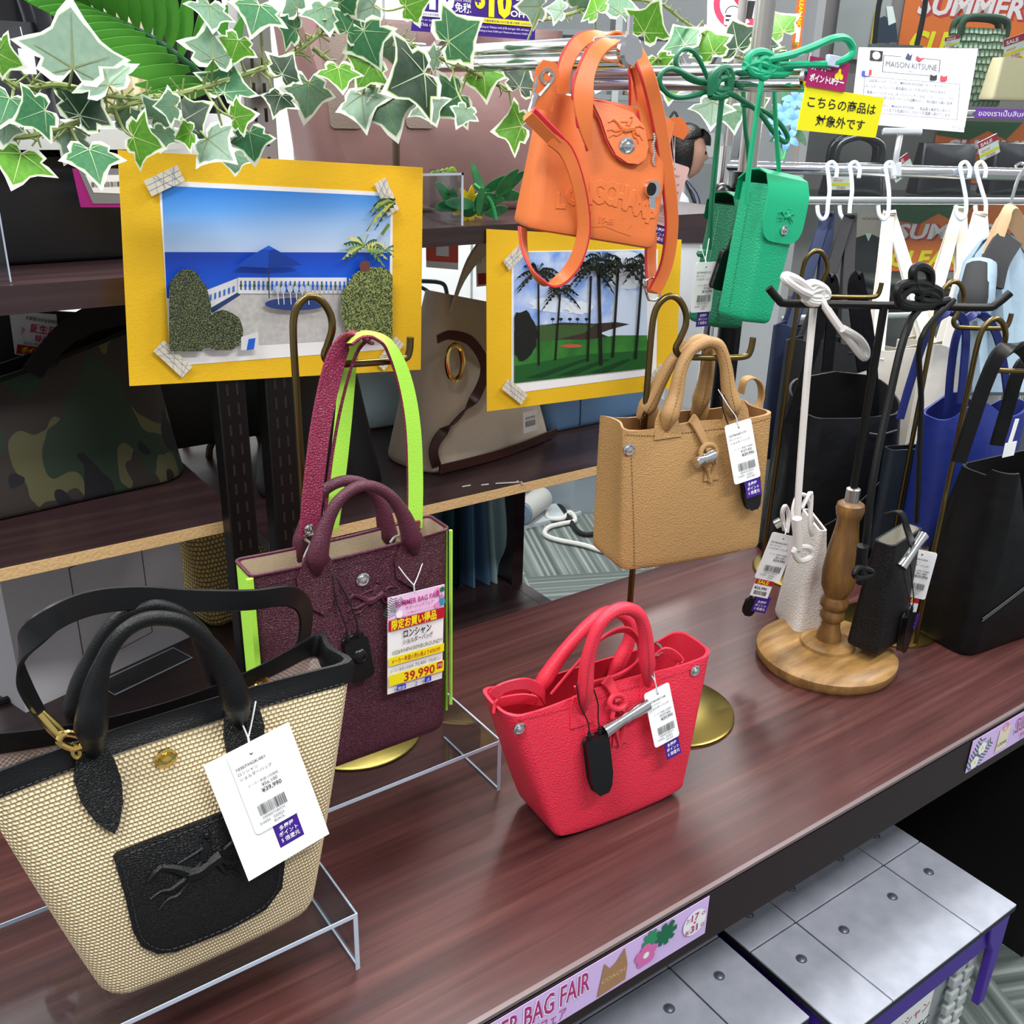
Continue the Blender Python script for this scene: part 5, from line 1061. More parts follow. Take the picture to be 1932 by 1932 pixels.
# whistle charm
g = G()
for i in range(14): g.ball(at(1234+1.5*math.sin(i), 253+i*4.4, y=.79), .0016, 6)
g.build('ball_chain', CHROME, t); o = G().lathe([(0, -.004), (.009, -.004), (.0095, 0), (.009, .004), (0, .004)], at(1229, 357, y=.787), 24, Fr((0, 0, 0), (1, 0, 0), (0, -1, 0))).build('whistle', CHROME, t)
G().box((0, 0, -.018), (.008, .006, .03), Fr(at(1228, 360, y=.787)).sub(0, 0, 0, 8)).build('mouthpiece', CHROME, o, bevel=.001); G().lathe([(0, 0), (.0065, 0), (.0065, .0006), (0, .0006)], at(1229, 357, y=.7825), 20, Fr((0, 0, 0), (1, 0, 0), (0, -1, 0))).build('emblem', mat('whistle_dark', '#2b2b30', .3, .6), o)
# embossed lettering in an arch, with a dated ribbon under it
uC, wC = b.hit(1146, 395)
for i, ch in enumerate('LONGCHAMP'):
    x = (i-4)/4; u0 = uC+x*.050; w0 = wC+.012*(1-x*x)-.006; a = -x*.12
    def PP(X, Y, Z, u0=u0, w0=w0, a=a, k=1+.5*(1-x*x)): return b.front(u0+X*math.cos(a)-Y*k*math.sin(a), w0+X*math.sin(a)+Y*k*math.cos(a), .0002+Z)
    G().text3(ch, PP, .0195, .05, .02).build('raised_letter', ORL, t, smooth=False)
uR, wR = b.hit(1143, 420)
b.patch([(uR-.030, wR+.003), (uR-.018, wR+.004), (uR-.018, wR+.008), (uR, wR+.010), (uR+.018, wR+.008), (uR+.018, wR+.004), (uR+.030, wR+.003), (uR+.026, wR-.003), (uR+.030, wR-.009), (uR+.016, wR-.007), (uR, wR-.004), (uR-.016, wR-.007), (uR-.030, wR-.009), (uR-.026, wR-.003)], -.0002, .0007).build('raised_ribbon', ORL, t)
G().text3('1948', lambda X, Y, Z: b.front(uR+X, wR-.001+Y, .0008+Z), .009, .01, .02).build('raised_letter', ORL, t, smooth=False)
pt = Fr(at(1272, 318, y=.845), f.U, (0, 0, 1)).sub(0, 0, 0, -6); price_tag(t, pt, .036, .068, '10278/HDB/017', 'ORANGE', '¥61,600', '¥42,990', pink=True)
string_loop(t, at(1268, 255, y=.835), at(1274, 252, y=.835), at(1272, 300, y=.842), pt.P(0, 0, .001))

# ---------------------------------------------------------------- green phone pouches
def pouch(name, label, O, yaw, roll, dims, c, cd, flap, snap_px, grain):
    f = yawf(O, yaw, roll); t = thing(name, label, 'pouch', O, 'green leather pouches'); bw, bd, tw, td, h = dims
    m = mat(name+'_leather', c, .38, grain=grain, gs=420, gb=.35, uv=True); b = Bag(f, bw, bd, tw, td, h, r=.006, bulge=.003, close=0); b.body(t, m, mat('pouch_dark', '#1c1712', .7))
    g = G(); rows = []
    w = tw*.5+.004; prof = [(-td/2-.002, h-.02), (-td/2-.002, h+.004), (-td*.25, h+.016), (td*.1, h+.018), (td/2-.004, h+.012), (td/2+.004, h-.004), (td/2+.0055, h-.02), (td/2+.006, h-.036), (td/2+.0065, h-flap+.018), (td/2+.0065, h-flap+.010), (td/2+.0065, h-flap+.005), (td/2+.0065, h-flap+.001), (td/2+.0065, h-flap)]
    fr_ = [1, 1, 1, 1, 1, 1, 1, 1, .98, .9, .78, .58, .3]
    top = [[f.P(lerp(-w, w, j/8)*k, z, n) for j in range(9)] for (n, z), k in zip(prof, fr_)]; bot = [[f.P(lerp(-w, w, j/8)*k, z-.0022*(1 if n < td*.3 else 0), n-.0022*(1 if n >= td*.3 else 0)) for j in range(9)] for (n, z), k in zip(prof, fr_)]
    g.grid(top, flip=True); g.grid(bot); g.grid([[r[0] for r in top], [r[0] for r in bot]], flip=False); g.grid([[r[-1] for r in top], [r[-1] for r in bot]], flip=True); g.grid([top[-1], bot[-1]], flip=True)
    o = g.build('flap', mat(name+'_flap', c, .36, grain='noise', gs=500, gb=.05), t)
    horse(None, .0, h-.034, .014, td/2+.0068, m, o, fr=f); snap(o, f.P(.002, h-flap+.016, td/2+.0072), f, .0062, name='snap_button')
    stitches(t, [f.P(-lerp(bw, tw, i/5)/2-.0012, h*lerp(.08, .95, i/5), -.004) for i in range(6)], mat(name+'_thread', cd, .6), name='gusset_stitching'); return t, b, f, m
O1 = at(1402, 603, y=.872); t, b, f, GM = pouch('bright_green_pouch', 'bright green leather pouch with flap hanging by a knotted cord', O1, -3, -9, (.050, .052, .066, .050, .168), '#17a678', '#0a5a40', .066, 0, 'noise')
def cordp(pts, y, r, m, name='cord', parent=None, k=6): return G().tube([at(px, py, y=(y if not isinstance(y, list) else y[i])) for i, (px, py) in enumerate(pts)], r, 8, k).build(name, m, parent or t)
cordp([(1408, 385), (1413, 320), (1424, 240), (1436, 160), (1438, 128)], .845, .0032, GM); cordp([(1474, 378), (1468, 300), (1463, 220), (1461, 150)], .87, .0028, GM)
for pts in ([(1410, 130), (1415, 105), (1440, 98), (1462, 112), (1455, 135), (1425, 140)], [(1404, 125), (1430, 118), (1460, 128), (1490, 128), (1480, 140), (1440, 138)], [(1430, 140), (1432, 115), (1446, 112), (1450, 138), (1440, 146)]): cordp(pts+[pts[0]], .80, .0042, GM, 'knot')
cordp([(1450, 112), (1490, 104), (1530, 90), (1568, 74), (1594, 72), (1608, 88), (1604, 106), (1570, 120), (1520, 122), (1470, 124)], [.80, .79, .785, .78, .78, .78, .78, .785, .79, .80], .0042, GM, 'loop')
O2 = at(1348, 612, y=.985); t, b, f, GM2 = pouch('dark_green_pouch', 'dark green pebbled leather pouch with bow-tied cord and price tag', O2, -3, -7, (.056, .060, .056, .054, .165), '#14694a', '#8fc0a0', .07, 0, 'pebble')
cordp([(1338, 470), (1343, 380), (1352, 280), (1362, 185)], .955, .0036, GM2); cordp([(1416, 395), (1412, 290), (1406, 240), (1402, 165)], .975, .0030, GM2)
for pts in ([(1340, 180), (1345, 140), (1372, 128), (1380, 150), (1372, 178), (1350, 182)], [(1346, 175), (1352, 140), (1366, 132), (1374, 165), (1360, 180)], [(1356, 150), (1376, 146), (1372, 168), (1350, 168)]): cordp(pts+[pts[0]], .91, .0045, GM2, 'knot')
cordp([(1350, 165), (1310, 180), (1270, 182), (1246, 160), (1248, 138), (1270, 130), (1310, 148), (1345, 162)], [.92]*8, .0032, GM2, 'bow'); cordp([(1345, 160), (1300, 150), (1275, 120), (1284, 96), (1305, 95), (1322, 118), (1338, 155)], [.93]*7, .0028, GM2, 'bow')
cordp([(1362, 170), (1392, 184), (1430, 210), (1460, 250), (1480, 268), (1486, 258), (1470, 232), (1440, 208), (1400, 196)], [.91, .905, .90, .90, .90, .90, .90, .90, .905], .0032, GM2, 'bow')
G().ball(at(1325, 478, y=.945), .007, 8, sq=(1.6, .8, .8)).build('knot', GM2, t)
pt = Fr(at(1332, 503, y=.93), (1, -.05, 0), (0, 0, 1)).sub(0, 0, 0, -2); price_tag(t, pt, .037, .066, '34193/HFZ/129', 'VERT', '¥39,600', '¥19,990')
string_loop(t, at(1322, 462, y=.945), at(1338, 450, y=.945), at(1331, 490, y=.935), pt.P(0, 0, .001))
security_tag(t, Fr(at(1376, 474, y=.915), (.9, -.4, 0), (0, 0, 1)).sub(0, 0, 0, -14), .021, .05, .012, hard=True, a=at(1394, 420, y=.93), b=at(1398, 400, y=.93))

# ---------------------------------------------------------------- turned wooden stand with cross bar
O = (1.045, .700, TZ); t = thing('wooden_bag_stand', 'round oak stand with turned post and black cross bar', 'display stand', O)
G().lathe([(.090, 0), (.094, .006), (.094, .016), (.088, .022), (.06, .0245), (.037, .0255), (.036, .03), (.031, .0325), (.024, .034), (0, .034)], O, 56).build('base', OAK2, t)
G().lathe([(.0155, .032), (.0165, .04), (.013, .052), (.012, .062), (.0165, .068), (.0165, .074), (.0135, .080), (.0185, .086), (.0185, .092), (.0145, .1), (.021, .115), (.0225, .135), (.0205, .165), (.0155, .195), (.014, .21), (.017, .219), (.0185, .226), (.017, .233), (.011, .237), (0, .237)], O, 32).build('turned_post', OAK, t)
zt = at(1644, 580, y=.70).z
G().lathe([(.009, .236), (.009, .254), (.005, .256), (0, .256)], O, 20).build('ferrule', STEEL, t); G().tube([(O[0], O[1], TZ+.25), (O[0]-.001, O[1], zt)], .005, 10, 1).build('rod', BLKM, t)
d = V((math.cos(R(-34)), math.sin(R(-34)), 0)); c = V((O[0], O[1], zt))
G().tube([c-d*.142+V((0, 0, .018)), c-d*.128+V((0, 0, .004)), c-d*.118, c-d*.06, c, c+d*.06, c+d*.122, c+d*.134+V((0, 0, .004)), c+d*.148+V((0, 0, .018))], .0048, 10, 3).build('cross_bar', BLKM, t)
G().flat([(0, 0), (.03, -.004), (.028, .006), (.004, .01)], Fr((O[0]+.045, O[1]-.085, TZ+.018), (.8, .45, 0), (-.3, .6, .4))) if False else None
# pouches on the cross bar
def bp(a, dz=0): return c+d*a+V((0, 0, dz))
WHL = mat('white_leather', '#dcd7d3', .45, grain='pebble', gs=420, gb=.4, uv=True); WHS = mat('white_cord', '#dad6d4', .45)
h0 = at(1505, 1185, y=.775); O = (h0.x, h0.y, h0.z); f = yawf(O, 236); t = thing('white_leather_pouch', 'white leather pouch hanging edge-on from the wooden stand', 'pouch', O)
b = Bag(f, .10, .046, .08, .012, .172, r=.008, rt=.006, bulge=.006); b.body(t, WHL, mat('white_lining', '#b9b1a8', .8))
FV = Fr((0, 0, 0), CR, CU)
def av(px, py, yy): return at(px, py, y=yy)
G().tube([av(1503, 1050, .73), av(1505, 960, .735), av(1512, 850, .745), av(1522, 720, .75), av(1533, 600, .755), av(1538, 560, .757)], .0045, 8).build('cord', WHS, t)
G().tube([av(1512, 960, .745), av(1530, 930, .75), av(1528, 990, .745), av(1532, 1010, .745)], .003, 8).build('cord', WHS, t); G().tube([av(1500, 1010, .73), av(1496, 965, .74), av(1506, 935, .75), av(1524, 940, .75), av(1532, 985, .75)], .0028, 8).build('cord', WHS, t)
for pts in ([(1498, 1040), (1510, 1032), (1530, 1036), (1528, 1052), (1508, 1058)],): G().tube([av(x, y, .725) for x, y in pts], .004, 8, 4, closed=True).build('knot', WHS, t)
G().tube([av(1504, 978, .725), av(1505, 1035, .725)], .0062, 10, 2).build('cord_sleeve', WHL, t)
for pts in ([(1515, 548), (1530, 535), (1555, 545), (1558, 562), (1530, 566)], [(1520, 565), (1535, 540), (1548, 545), (1545, 570)], [(1522, 556), (1545, 560), (1560, 556), (1550, 545)]): G().tube([av(x, y, .745) for x, y in pts], .0055, 8, 4, closed=True).build('knot', WHS, t)
G().tube([av(1530, 548, .745), av(1505, 528, .74), av(1482, 520, .74), av(1484, 530, .735), av(1510, 548, .735), av(1528, 556, .74)], .0048, 8).build('loop', WHS, t)
G().tube([av(1545, 560, .745), av(1575, 605, .73), av(1605, 645, .72), av(1630, 675, .715), av(1634, 660, .715), av(1620, 638, .715), av(1590, 620, .72)], .0048, 8).build('loop', WHS, t)
G().tube([av(1480, 1000, .76), av(1476, 968, .76), av(1482, 955, .76), av(1488, 975, .76), av(1484, 1005, .755)], .003, 8).build('toggle_loop', WHS, t); G().tube([av(1462, 990, .765), av(1474, 984, .76)], [.006, .0065], 12, 1).build('metal_toggle', CHROME, t)
pt = Fr(av(1478, 1016, .742), (1, -.55, 0), (0, 0, 1)).sub(0, 0, 0, -14); price_tag(t, pt, .036, .068, '10278/HEG/037', 'CRAIE', '¥61,600', '¥29,990', sale=True)
string_loop(t, av(1478, 985, .755), av(1486, 985, .755), av(1483, 1003, .745), pt.P(0, 0, .001)); security_tag(t, pt.sub(-.006, -.094, -.006), .015, .024, .006)
h0 = at(1650, 1212, y=.655); O = (h0.x, h0.y, h0.z); f = yawf(O, 8, -4); t = thing('black_leather_pouch', 'black leather pouch with silver toggle hanging from the wooden stand', 'pouch', O)
BKP = mat('black_pebble', '#0c0d10', .45, grain='pebble', gs=420, gb=.4, uv=True, spec=.35); BKS = mat('black_strap', '#0b0c0e', .45, spec=.35)
b = Bag(f, .078, .045, .084, .028, .158, r=.005, rt=.008, bulge=.003, rim=lambda x, y: .004*x); b.body(t, BKP, mat('pale_lining', '#b5b1a6', .8))
G().tube([f.at(1622, 1100, .02), f.at(1634, 1020, .024), f.at(1645, 920, .02), f.at(1672, 780, .01), f.at(1720, 600, 0), bp(.075, .008)], .0045, 8).build('cord', BKS, t); G().tube([f.at(1729, 985, .01), f.at(1733, 900, .01), f.at(1738, 760, .0), f.at(1738, 640, 0), bp(.082, .008)], .0035, 8).build('cord', BKS, t)
G().tube([f.at(1628, 1030, .026), f.at(1622, 1085, .026)], .007, 10, 2).build('cord_sleeve', BKP, t); G().tube([f.at(x, y, .03) for x, y in ((1612, 1082), (1622, 1070), (1645, 1078), (1640, 1086), (1618, 1090))], .0035, 8, 4, closed=True).build('knot', BKS, t)
for pts in ([(1692, 560), (1700, 538), (1740, 535), (1770, 552), (1760, 572), (1715, 575)], [(1696, 568), (1720, 545), (1765, 560), (1750, 578), (1710, 578)], [(1735, 565), (1745, 545), (1770, 548), (1768, 566)], [(1730, 548), (1722, 515), (1735, 502), (1755, 515), (1752, 548)]): G().tube([at(x, y, y=.648) for x, y in pts], .0052, 8, 5, closed=True).build('knot', BKS, t)
G().ribbon([f.at(1675, 968, .0), f.at(1700, 968, .022), f.at(1712, 1000, .028), f.at(1722, 1030, .03)], f.U, .012, .003).build('toggle_loop', BKS, t); G().tube([f.at(1700, 1070, .032), f.at(1716, 1048, .034), f.at(1728, 1030, .034), f.at(1742, 1010, .034)], [.0075, .006, .0055, .0075], 14, 3).build('metal_toggle', CHROME, t)
pt = Fr(f.at(1740, 1046, .02), (.55, -.8, 0), (0, 0, 1)).sub(0, 0, 0, -3); price_tag(t, pt, .036, .07, '10278/HEG/001', 'NOIR', '¥61,600', '¥29,990', sale=True)
security_tag(t, Fr(f.at(1712, 1155, .026), f.U, f.W).sub(0, 0, 0, 5), .022, .058, .009, a=f.at(1705, 1050, .03), b=f.at(1716, 1050, .03))

# ---------------------------------------------------------------- tall stands and dark totes behind
NYL = mat('black_nylon2', '#0b0c10', .45, grain='noise', gs=12, gb=.5, spec=.3); NYL3 = mat('black_nylon3', '#08080a', .45, grain='noise', gs=11, gb=.6, spec=.3); BLU = mat('royal_blue_nylon', '#1f2d78', .4, grain='noise', gs=12, gb=.4); BLUD = mat('navy_strap', '#1b2768', .5); CHN = mat('charcoal_nylon', '#1c2430', .5)
pb = at(1496, 640, y=.95); hook_stand(pb.x, .95, at(1534, 474, y=.94).z, -30, 'brass hook stand holding the black nylon tote', dyaw=-45, reach=.085)
O = (1.345, .945, .752); f = yawf(O, -22); t = thing('black_nylon_tote', 'black nylon tote with open mouth hanging behind the wooden stand', 'handbag', O)
b = Bag(f, .22, .11, .185, .085, .27, r=.03, rt=.03, bulge=.012, rim=lambda x, y: -.02*y+.012*(1-abs(x))*(1 if y < 0 else -.3)); b.body(t, NYL, mat('black_inside', '#050506', .7), deep=.6)
g = G()
for pts, n in (([(1487, 800), (1515, 720), (1545, 620), (1560, 545), (1566, 524), (1572, 560), (1560, 700)], .03), ([(1640, 850), (1648, 760), (1640, 640), (1622, 540), (1616, 520), (1610, 560), (1628, 700)], -.01)): G().ribbon([f.at(x, y, n) for x, y in pts], (1, -.5, .1), .019, .005).build('handle', NYL, t)
G().ribbon([b.front(u, lerp(.02, .17, (u+.1)/.2)+.03*(u/.1)**2, .001) for u in (-.08, -.04, 0, .04, .08, .1)], (0, 0, 1), .003, .002).build('seam', mat('seam_black', '#2a2b30', .5), t)
G().ribbon([f.at(1640, 818, .055), f.at(1662, 820, .06), f.at(1692, 812, .05)], (0, 0, 1), .004, .003).build('pocket_hem', CHN, t)
b2 = Bag(Fr(f.P(.085, .02, .062), f.U), .075, .02, .07, .025, .18, r=.008, bulge=.004); b2.body(t, CHN, mat('black_inside'), name='outer_pocket')
p = at(1742, 720, y=.80); hook_stand(p.x, .80, at(1790, 533, y=.79).z, -30, 'brass hook stand holding the royal blue tote', dyaw=-45, reach=.075)
O = at(1795, 985, y=.79); O.z = .80; O = tuple(O); f = yawf(O, -18); t = thing('royal_blue_tote', 'royal blue nylon tote hanging from a brass hook', 'handbag', O)
b = Bag(f, .16, .07, .17, .06, .23, r=.02, bulge=.015, rim=lambda x, y: .014*math.cos(4*x+1)); b.body(t, BLU, BLUD)
for pts, n in (([(1698, 790), (1718, 720), (1745, 640), (1775, 596), (1805, 592), (1822, 620), (1818, 700), (1812, 760)], .02), ([(1788, 780), (1794, 700), (1806, 630), (1832, 596), (1862, 600), (1886, 650), (1900, 740), (1898, 790)], .0)): G().ribbon([f.at(x, y, n) for x, y in pts], (1, -.5, .1), .013, .005).build('handle', BLUD, t)
stitches(t, [b.front(lerp(-.01, .02, i/6), lerp(.0, .15, i/6), .001) for i in range(7)], BLUD, .003, .002, .0012)
p = at(1846, 640, y=.655); hook_stand(p.x, .655, at(1866, 602, y=.65).z, -30, 'brass hook stand holding the big black tote', dyaw=70, disc=.07, reach=.085, r=.018)
O = (1.368, .635, TZ); f = yawf(O, -6); t = thing('large_black_tote', 'large black nylon tote with notched rim standing at the table end', 'handbag', O)
b = Bag(f, .30, .12, .27, .08, .268, r=.02, rt=.02, bulge=.014, rim=lambda x, y: (-.09*max(0, 1-abs((x+.55)/.27)) if y > .3 else -.01) , close=.0, lean=.012); b.body(t, NYL3, mat('black_inside'), deep=.5, rows=22)
for pts, n in (([(1808, 872), (1832, 800), (1860, 720), (1888, 665), (1925, 655), (1950, 690), (1955, 760)], .03), ([(1880, 840), (1898, 780), (1915, 720), (1928, 690), (1945, 680)], -.01)): G().ribbon([f.at(x, y, n) for x, y in pts], (1, -.5, .1), .020, .006).build('handle', NYL3, t)
for k in (0, .004): G().ribbon([b.front(u, .055+.5*(u+.14)*1.1+k, .001) for u in (-.135, -.10, -.06, -.02, .02)], (0, 0, 1), .002, .002).build('seam', mat('seam_black'), t)
q = b.tagframe(1895, 1000, .004, 0); o = Fr(f.at(1885, 940, .0), f.U, f.W); G().sheet(rect(-.012, -.012, .012, .03), o, .0006).build('white_tag', PAPER, t, smooth=False)
o = Fr(f.at(1905, 845, .02), f.U, f.W); G().sheet(rect(-.012, -.012, .012, .008), o, .0006).build('white_tag', PAPER, t, smooth=False); G().ribbon([o.P(-.002, .008, 0), o.P(0, .022, 0), o.P(.002, .04, 0)], f.U, .008, .001).build('tag_loop', PAPER, t)

# ---------------------------------------------------------------- ivy garland and palm frond
def leaf_mesh(name, c1, c2, edge, seed, vein):
    rr = random.Random(seed); half = [(.0, -.02), (.16, -.24), (.34, -.25), (.50, -.10), (.46, .06), (.62, .10), (.84, .26), (.60, .36), (.42, .44), (.31, .58), (.19, .78)]
    out = [(x*rr.uniform(.92, 1.08), y*rr.uniform(.94, 1.06)) for x, y in half]+[(0, 1.05)]+[(-x*rr.uniform(.92, 1.08), y*rr.uniform(.94, 1.06)) for x, y in half[1:][::-1]]
    cx, cy = 0, .22
    bend, fold = rr.uniform(-.35, .25), rr.uniform(.05, .3)
    def Z(x, y): return V((x, y, fold*abs(x)*(1-.3*abs(x))+bend*(y-.2)**2-.15*x*x))
    n = len(out); ks = [.76+.15*rr.random() for _ in out]; km = [min(.965, k+.045) for k in ks]
    rings = [[Z(cx+(x-cx)*k*.5, cy+(y-cy)*k*.5) for (x, y), k in zip(out, ks)], [Z(cx+(x-cx)*k, cy+(y-cy)*k) for (x, y), k in zip(out, ks)], [Z(cx+(x-cx)*k, cy+(y-cy)*k) for (x, y), k in zip(out, km)], [Z(x, y) for x, y in out]]
    vs = [Z(cx, cy)]+[p for r in rings for p in r]; fs = []; mi = []
    for i in range(n): fs.append((0, 1+i, 1+(i+1) % n)); mi.append(0)
    for r in range(3):
        for i in range(n): a = 1+r*n; fs.append((a+i, a+n+i, a+n+(i+1) % n, a+(i+1) % n)); mi.append((0, 1, 2)[r])
    for tx, ty in ((0, .8), (.55, .25), (-.55, .25), (.3, -.12), (-.3, -.12)):
        o = len(vs); d = V((tx, ty-.0)).normalized(); s = V((-d.y, d.x))*.014; e = .012
        for k in (0, .33, .66, 1):
            for q in (1, -1): x, y = tx*k+s.x*q*(1-.7*k), ty*k+s.y*q*(1-.7*k); vs.append(Z(x, y)+V((0, 0, e)))
        for k in range(3): fs.append((o+2*k, o+2*k+1, o+2*k+3, o+2*k+2)); mi.append(3)
    me = bpy.data.meshes.new(name); me.from_pydata(vs, [], fs)
    for m in (mat('ivy_'+c1, c1, .4, gs=9, var=c2), mat('ivy_rim_'+edge, edge, .45), mat('ivy_white', '#e9efe4', .5), mat('ivy_vein_'+vein, vein, .5)): me.materials.append(m)
    me.polygons.foreach_set('material_index', mi); me.polygons.foreach_set('use_smooth', [True]*len(fs)); me.update(); return me
TONE = {}
for tn, a in (('pale', ('#8aa690', '#7d9a86', '#cfe0c4', '#7d8a5a')), ('sage', ('#6a8f72', '#587f64', '#c5dcb0', '#8a9a68')), ('mid', ('#2f6b43', '#3f7a50', '#a8cc7c', '#9cbf8c')), ('dark', ('#14301f', '#1f4229', '#9cc070', '#a8bf9a')), ('bright', ('#5c9a24', '#4a8520', '#cfe09a', '#b8d080'))):
    TONE[tn] = [leaf_mesh('ivy_leaf', *a[:3], s, a[3]) for s in (3, 11, 23)]
ST = mat('ivy_stem', '#8a9a5c', .5)
def garland(label, leaves, stems, yf):
    p0 = at(stems[0][0][0], stems[0][0][1], y=yf(stems[0][0][0])); t = thing('ivy_garland', label, 'garland', p0, 'ivy garlands'); rr = random.Random(len(leaves))
    for s in stems:
        P = [at(x, y, y=yf(x)+.02) for x, y in s]; o = G().tube(P, .0028, 7, 5).build('stem', ST, t); q = cr(P, 5); g = G()
        for i in range(1, len(q)-1):
            for _ in range(2):
                a = q[i]; b_ = a+V((rr.uniform(-.012, .016), -.004, rr.uniform(-.012, .014))); g.tube([a, b_], .0009, 4, 1)
        g.build('rootlets', ST, o)
    for i, (px, py, sz, an, tn) in enumerate(leaves):
        yy = yf(px)+rr.uniform(-.03, .03); P = at(px, py, y=yy); dep = (P-CAM).dot(FWD); k = sz*dep/FPX*1.2
        a = R(an); tip = CR*math.cos(a)+CU*math.sin(a); n = (CAM-P).normalized()
        ty, tx = rr.uniform(-.5, .5), rr.uniform(-.45, .45)
        Y = (tip*math.cos(ty)+n*math.sin(ty)).normalized(); X = Y.cross(n).normalized(); X = (X*math.cos(tx)+Y.cross(X)*math.sin(tx)).normalized(); Zv = X.cross(Y)
        o = bpy.data.objects.new('leaf', TONE[tn][i % 3]); COL.objects.link(o); o.parent = t
        Mx = Matrix((X, Y, Zv)).transposed().to_4x4(); Mx = Matrix.Translation(P-OFF[t.name]) @ Mx @ Matrix.Scale(k, 4); o.matrix_local = Mx
        sp = min((q for s in stems for q in cr([at(x, y, y=yf(x)+.02) for x, y in s], 5)), key=lambda q: (q-P).length)
        if (sp-P).length < .12: G().tube([P, lerp(P, sp, .5)+V((0, .004, -.006)), sp], .0013, 5, 3).build('petiole', ST, t)
    return t
L1 = [(137, 128, 100, 92, 'pale'), (205, 160, 72, 110, 'pale'), (150, 218, 68, 58, 'dark'), (85, 208, 55, 200, 'mid'), (18, 185, 58, 250, 'mid'), (-4, 100, 50, 330, 'bright'), (40, 290, 68, 255, 'bright'), (168, 282, 66, 290, 'mid'), (135, 250, 50, 262, 'pale'), (252, 258, 58, 340, 'bright'), (225, 222, 44, 10, 'sage'), (288, 222, 46, 40, 'sage'), (345, 228, 56, 30, 'dark'), (392, 262, 62, 320, 'pale'), (442, 222, 40, 10, 'bright'), (422, 175, 60, 75, 'mid'), (402, 110, 66, 95, 'sage'), (450, 75, 44, 250, 'bright'), (396, 10, 50, 275, 'sage'), (490, 10, 60, 255, 'mid'), (470, 250, 50, 280, 'mid'), (440, 290, 40, 275, 'sage'), (330, 200, 40, 180, 'sage'), (8, 230, 40, 270, 'pale'), (310, 245, 36, 260, 'sage'), (360, 250, 36, 200, 'bright')]
garland('ivy garland with white-edged leaves draped before the yellow sea picture', L1, [[(-20, 130), (40, 165), (110, 160), (190, 178), (260, 185), (330, 178), (400, 160), (500, 128)], [(-20, 255), (40, 258), (90, 248), (160, 225), (230, 200), (300, 185)]], lambda x: .985)
L2 = [(558, 55, 48, 150, 'mid'), (532, 140, 46, 60, 'dark'), (582, 155, 62, 268, 'sage'), (638, 128, 46, 280, 'bright'), (686, 58, 62, 292, 'mid'), (655, 60, 50, 62, 'mid'), (702, 118, 50, 240, 'bright'), (682, 178, 62, 275, 'pale'), (728, 190, 62, 285, 'sage'), (800, 138, 84, 205, 'dark'), (846, 78, 72, 32, 'mid'), (868, 178, 64, 215, 'mid'), (806, 190, 44, 290, 'pale'), (912, 130, 56, 275, 'bright'), (980, 165, 48, 70, 'dark'), (985, 238, 54, 190, 'bright'), (765, 12, 46, 20, 'bright'), (706, 12, 44, 200, 'pale'), (612, 12, 50, 280, 'sage'), (530, 180, 40, 250, 'dark'), (880, 205, 34, 240, 'sage'), (740, 85, 40, 200, 'pale'), (640, 5, 44, 30, 'mid'), (825, 110, 30, 170, 'pale'), (1020, 12, 42, 180, 'pale'), (560, 15, 40, 120, 'sage')]
garland('ivy garland with white-edged leaves hanging before the mauve tote', L2, [[(500, 128), (560, 95), (600, 65), (640, 20), (700, 5)], [(640, 20), (700, 50), (760, 80), (820, 105), (900, 140), (960, 170)], [(590, 90), (640, 130), (690, 160), (740, 165)]], lambda x: 1.07)
L3 = [(1215, 62, 56, 65, 'bright'), (1172, 25, 50, 90, 'sage'), (1128, 22, 42, 110, 'bright'), (1140, 130, 46, 250, 'bright'), (1292, 85, 52, 118, 'mid'), (1346, 100, 48, 108, 'bright'), (1392, 92, 58, 100, 'dark'), (1478, 60, 46, 120, 'bright'), (1265, 158, 34, 265, 'bright'), (1345, 192, 44, 265, 'pale'), (1378, 205, 46, 282, 'sage'), (1440, 92, 38, 80, 'dark'), (1112, 190, 36, 200, 'dark'), (1330, 88, 30, 200, 'mid'), (1466, 108, 34, 300, 'dark'), (1240, 110, 36, 290, 'bright'), (1090, 10, 38, 60, 'sage'), (1420, 195, 34, 300, 'bright'), (1300, 130, 30, 280, 'sage'), (1060, 20, 30, 170, 'pale'), (1190, 140, 36, 280, 'mid')]
garland('ivy garland with white-edged leaves behind the chrome arms', L3, [[(1010, 40), (1080, 25), (1150, 0), (1240, 5), (1290, 40), (1345, 75), (1400, 110), (1480, 90)], [(1240, 110), (1300, 130), (1380, 150), (1450, 130)]], lambda x: 1.30)
t = thing('palm_frond', 'artificial green palm frond rising behind the ivy', 'plant', at(400, 160, y=1.10)); PF = mat('palm_green', '#5aa53c', .4, gs=14, var='#4a9338'); PR = mat('palm_rib', '#1c5230', .45)
rp = [(405, 165), (340, 110), (280, 68), (215, 35), (150, 8), (120, -10)]; yq = 1.07
G().tube([at(x, y, y=yq) for x, y in rp], [.004, .0035, .003, .0025, .0015], 8).build('rib', PR, t); rc = cr([(x, y, 0) for x, y in rp], 6)
for i in range(0, len(rc), 2):
    k = i/(len(rc)-1); x, y = rc[i].x, rc[i].y
    for sd in (1, -1):
        an = R(lerp(62, 140, k)) if sd > 0 else R(lerp(192, 176, k)); l = lerp(150, 105, k) if sd > 0 else lerp(135, 110, k)
        pts = [(x+l*q*math.cos(an+.12*q*sd), y-l*q*math.sin(an+.12*q*sd)) for q in (0, .3, .65, 1)]; P = [at(px, py, y=yq-.012*q) for q, (px, py) in enumerate(pts)]
        dv = (P[-1]-P[0]).normalized(); s_ = dv.cross((CAM-P[0]).normalized()); G().ribbon(P, s_+(CAM-P[0]).normalized()*.25, [.004, .0145, .013, .002], .001, k=3).build('leaflet', PF, t)

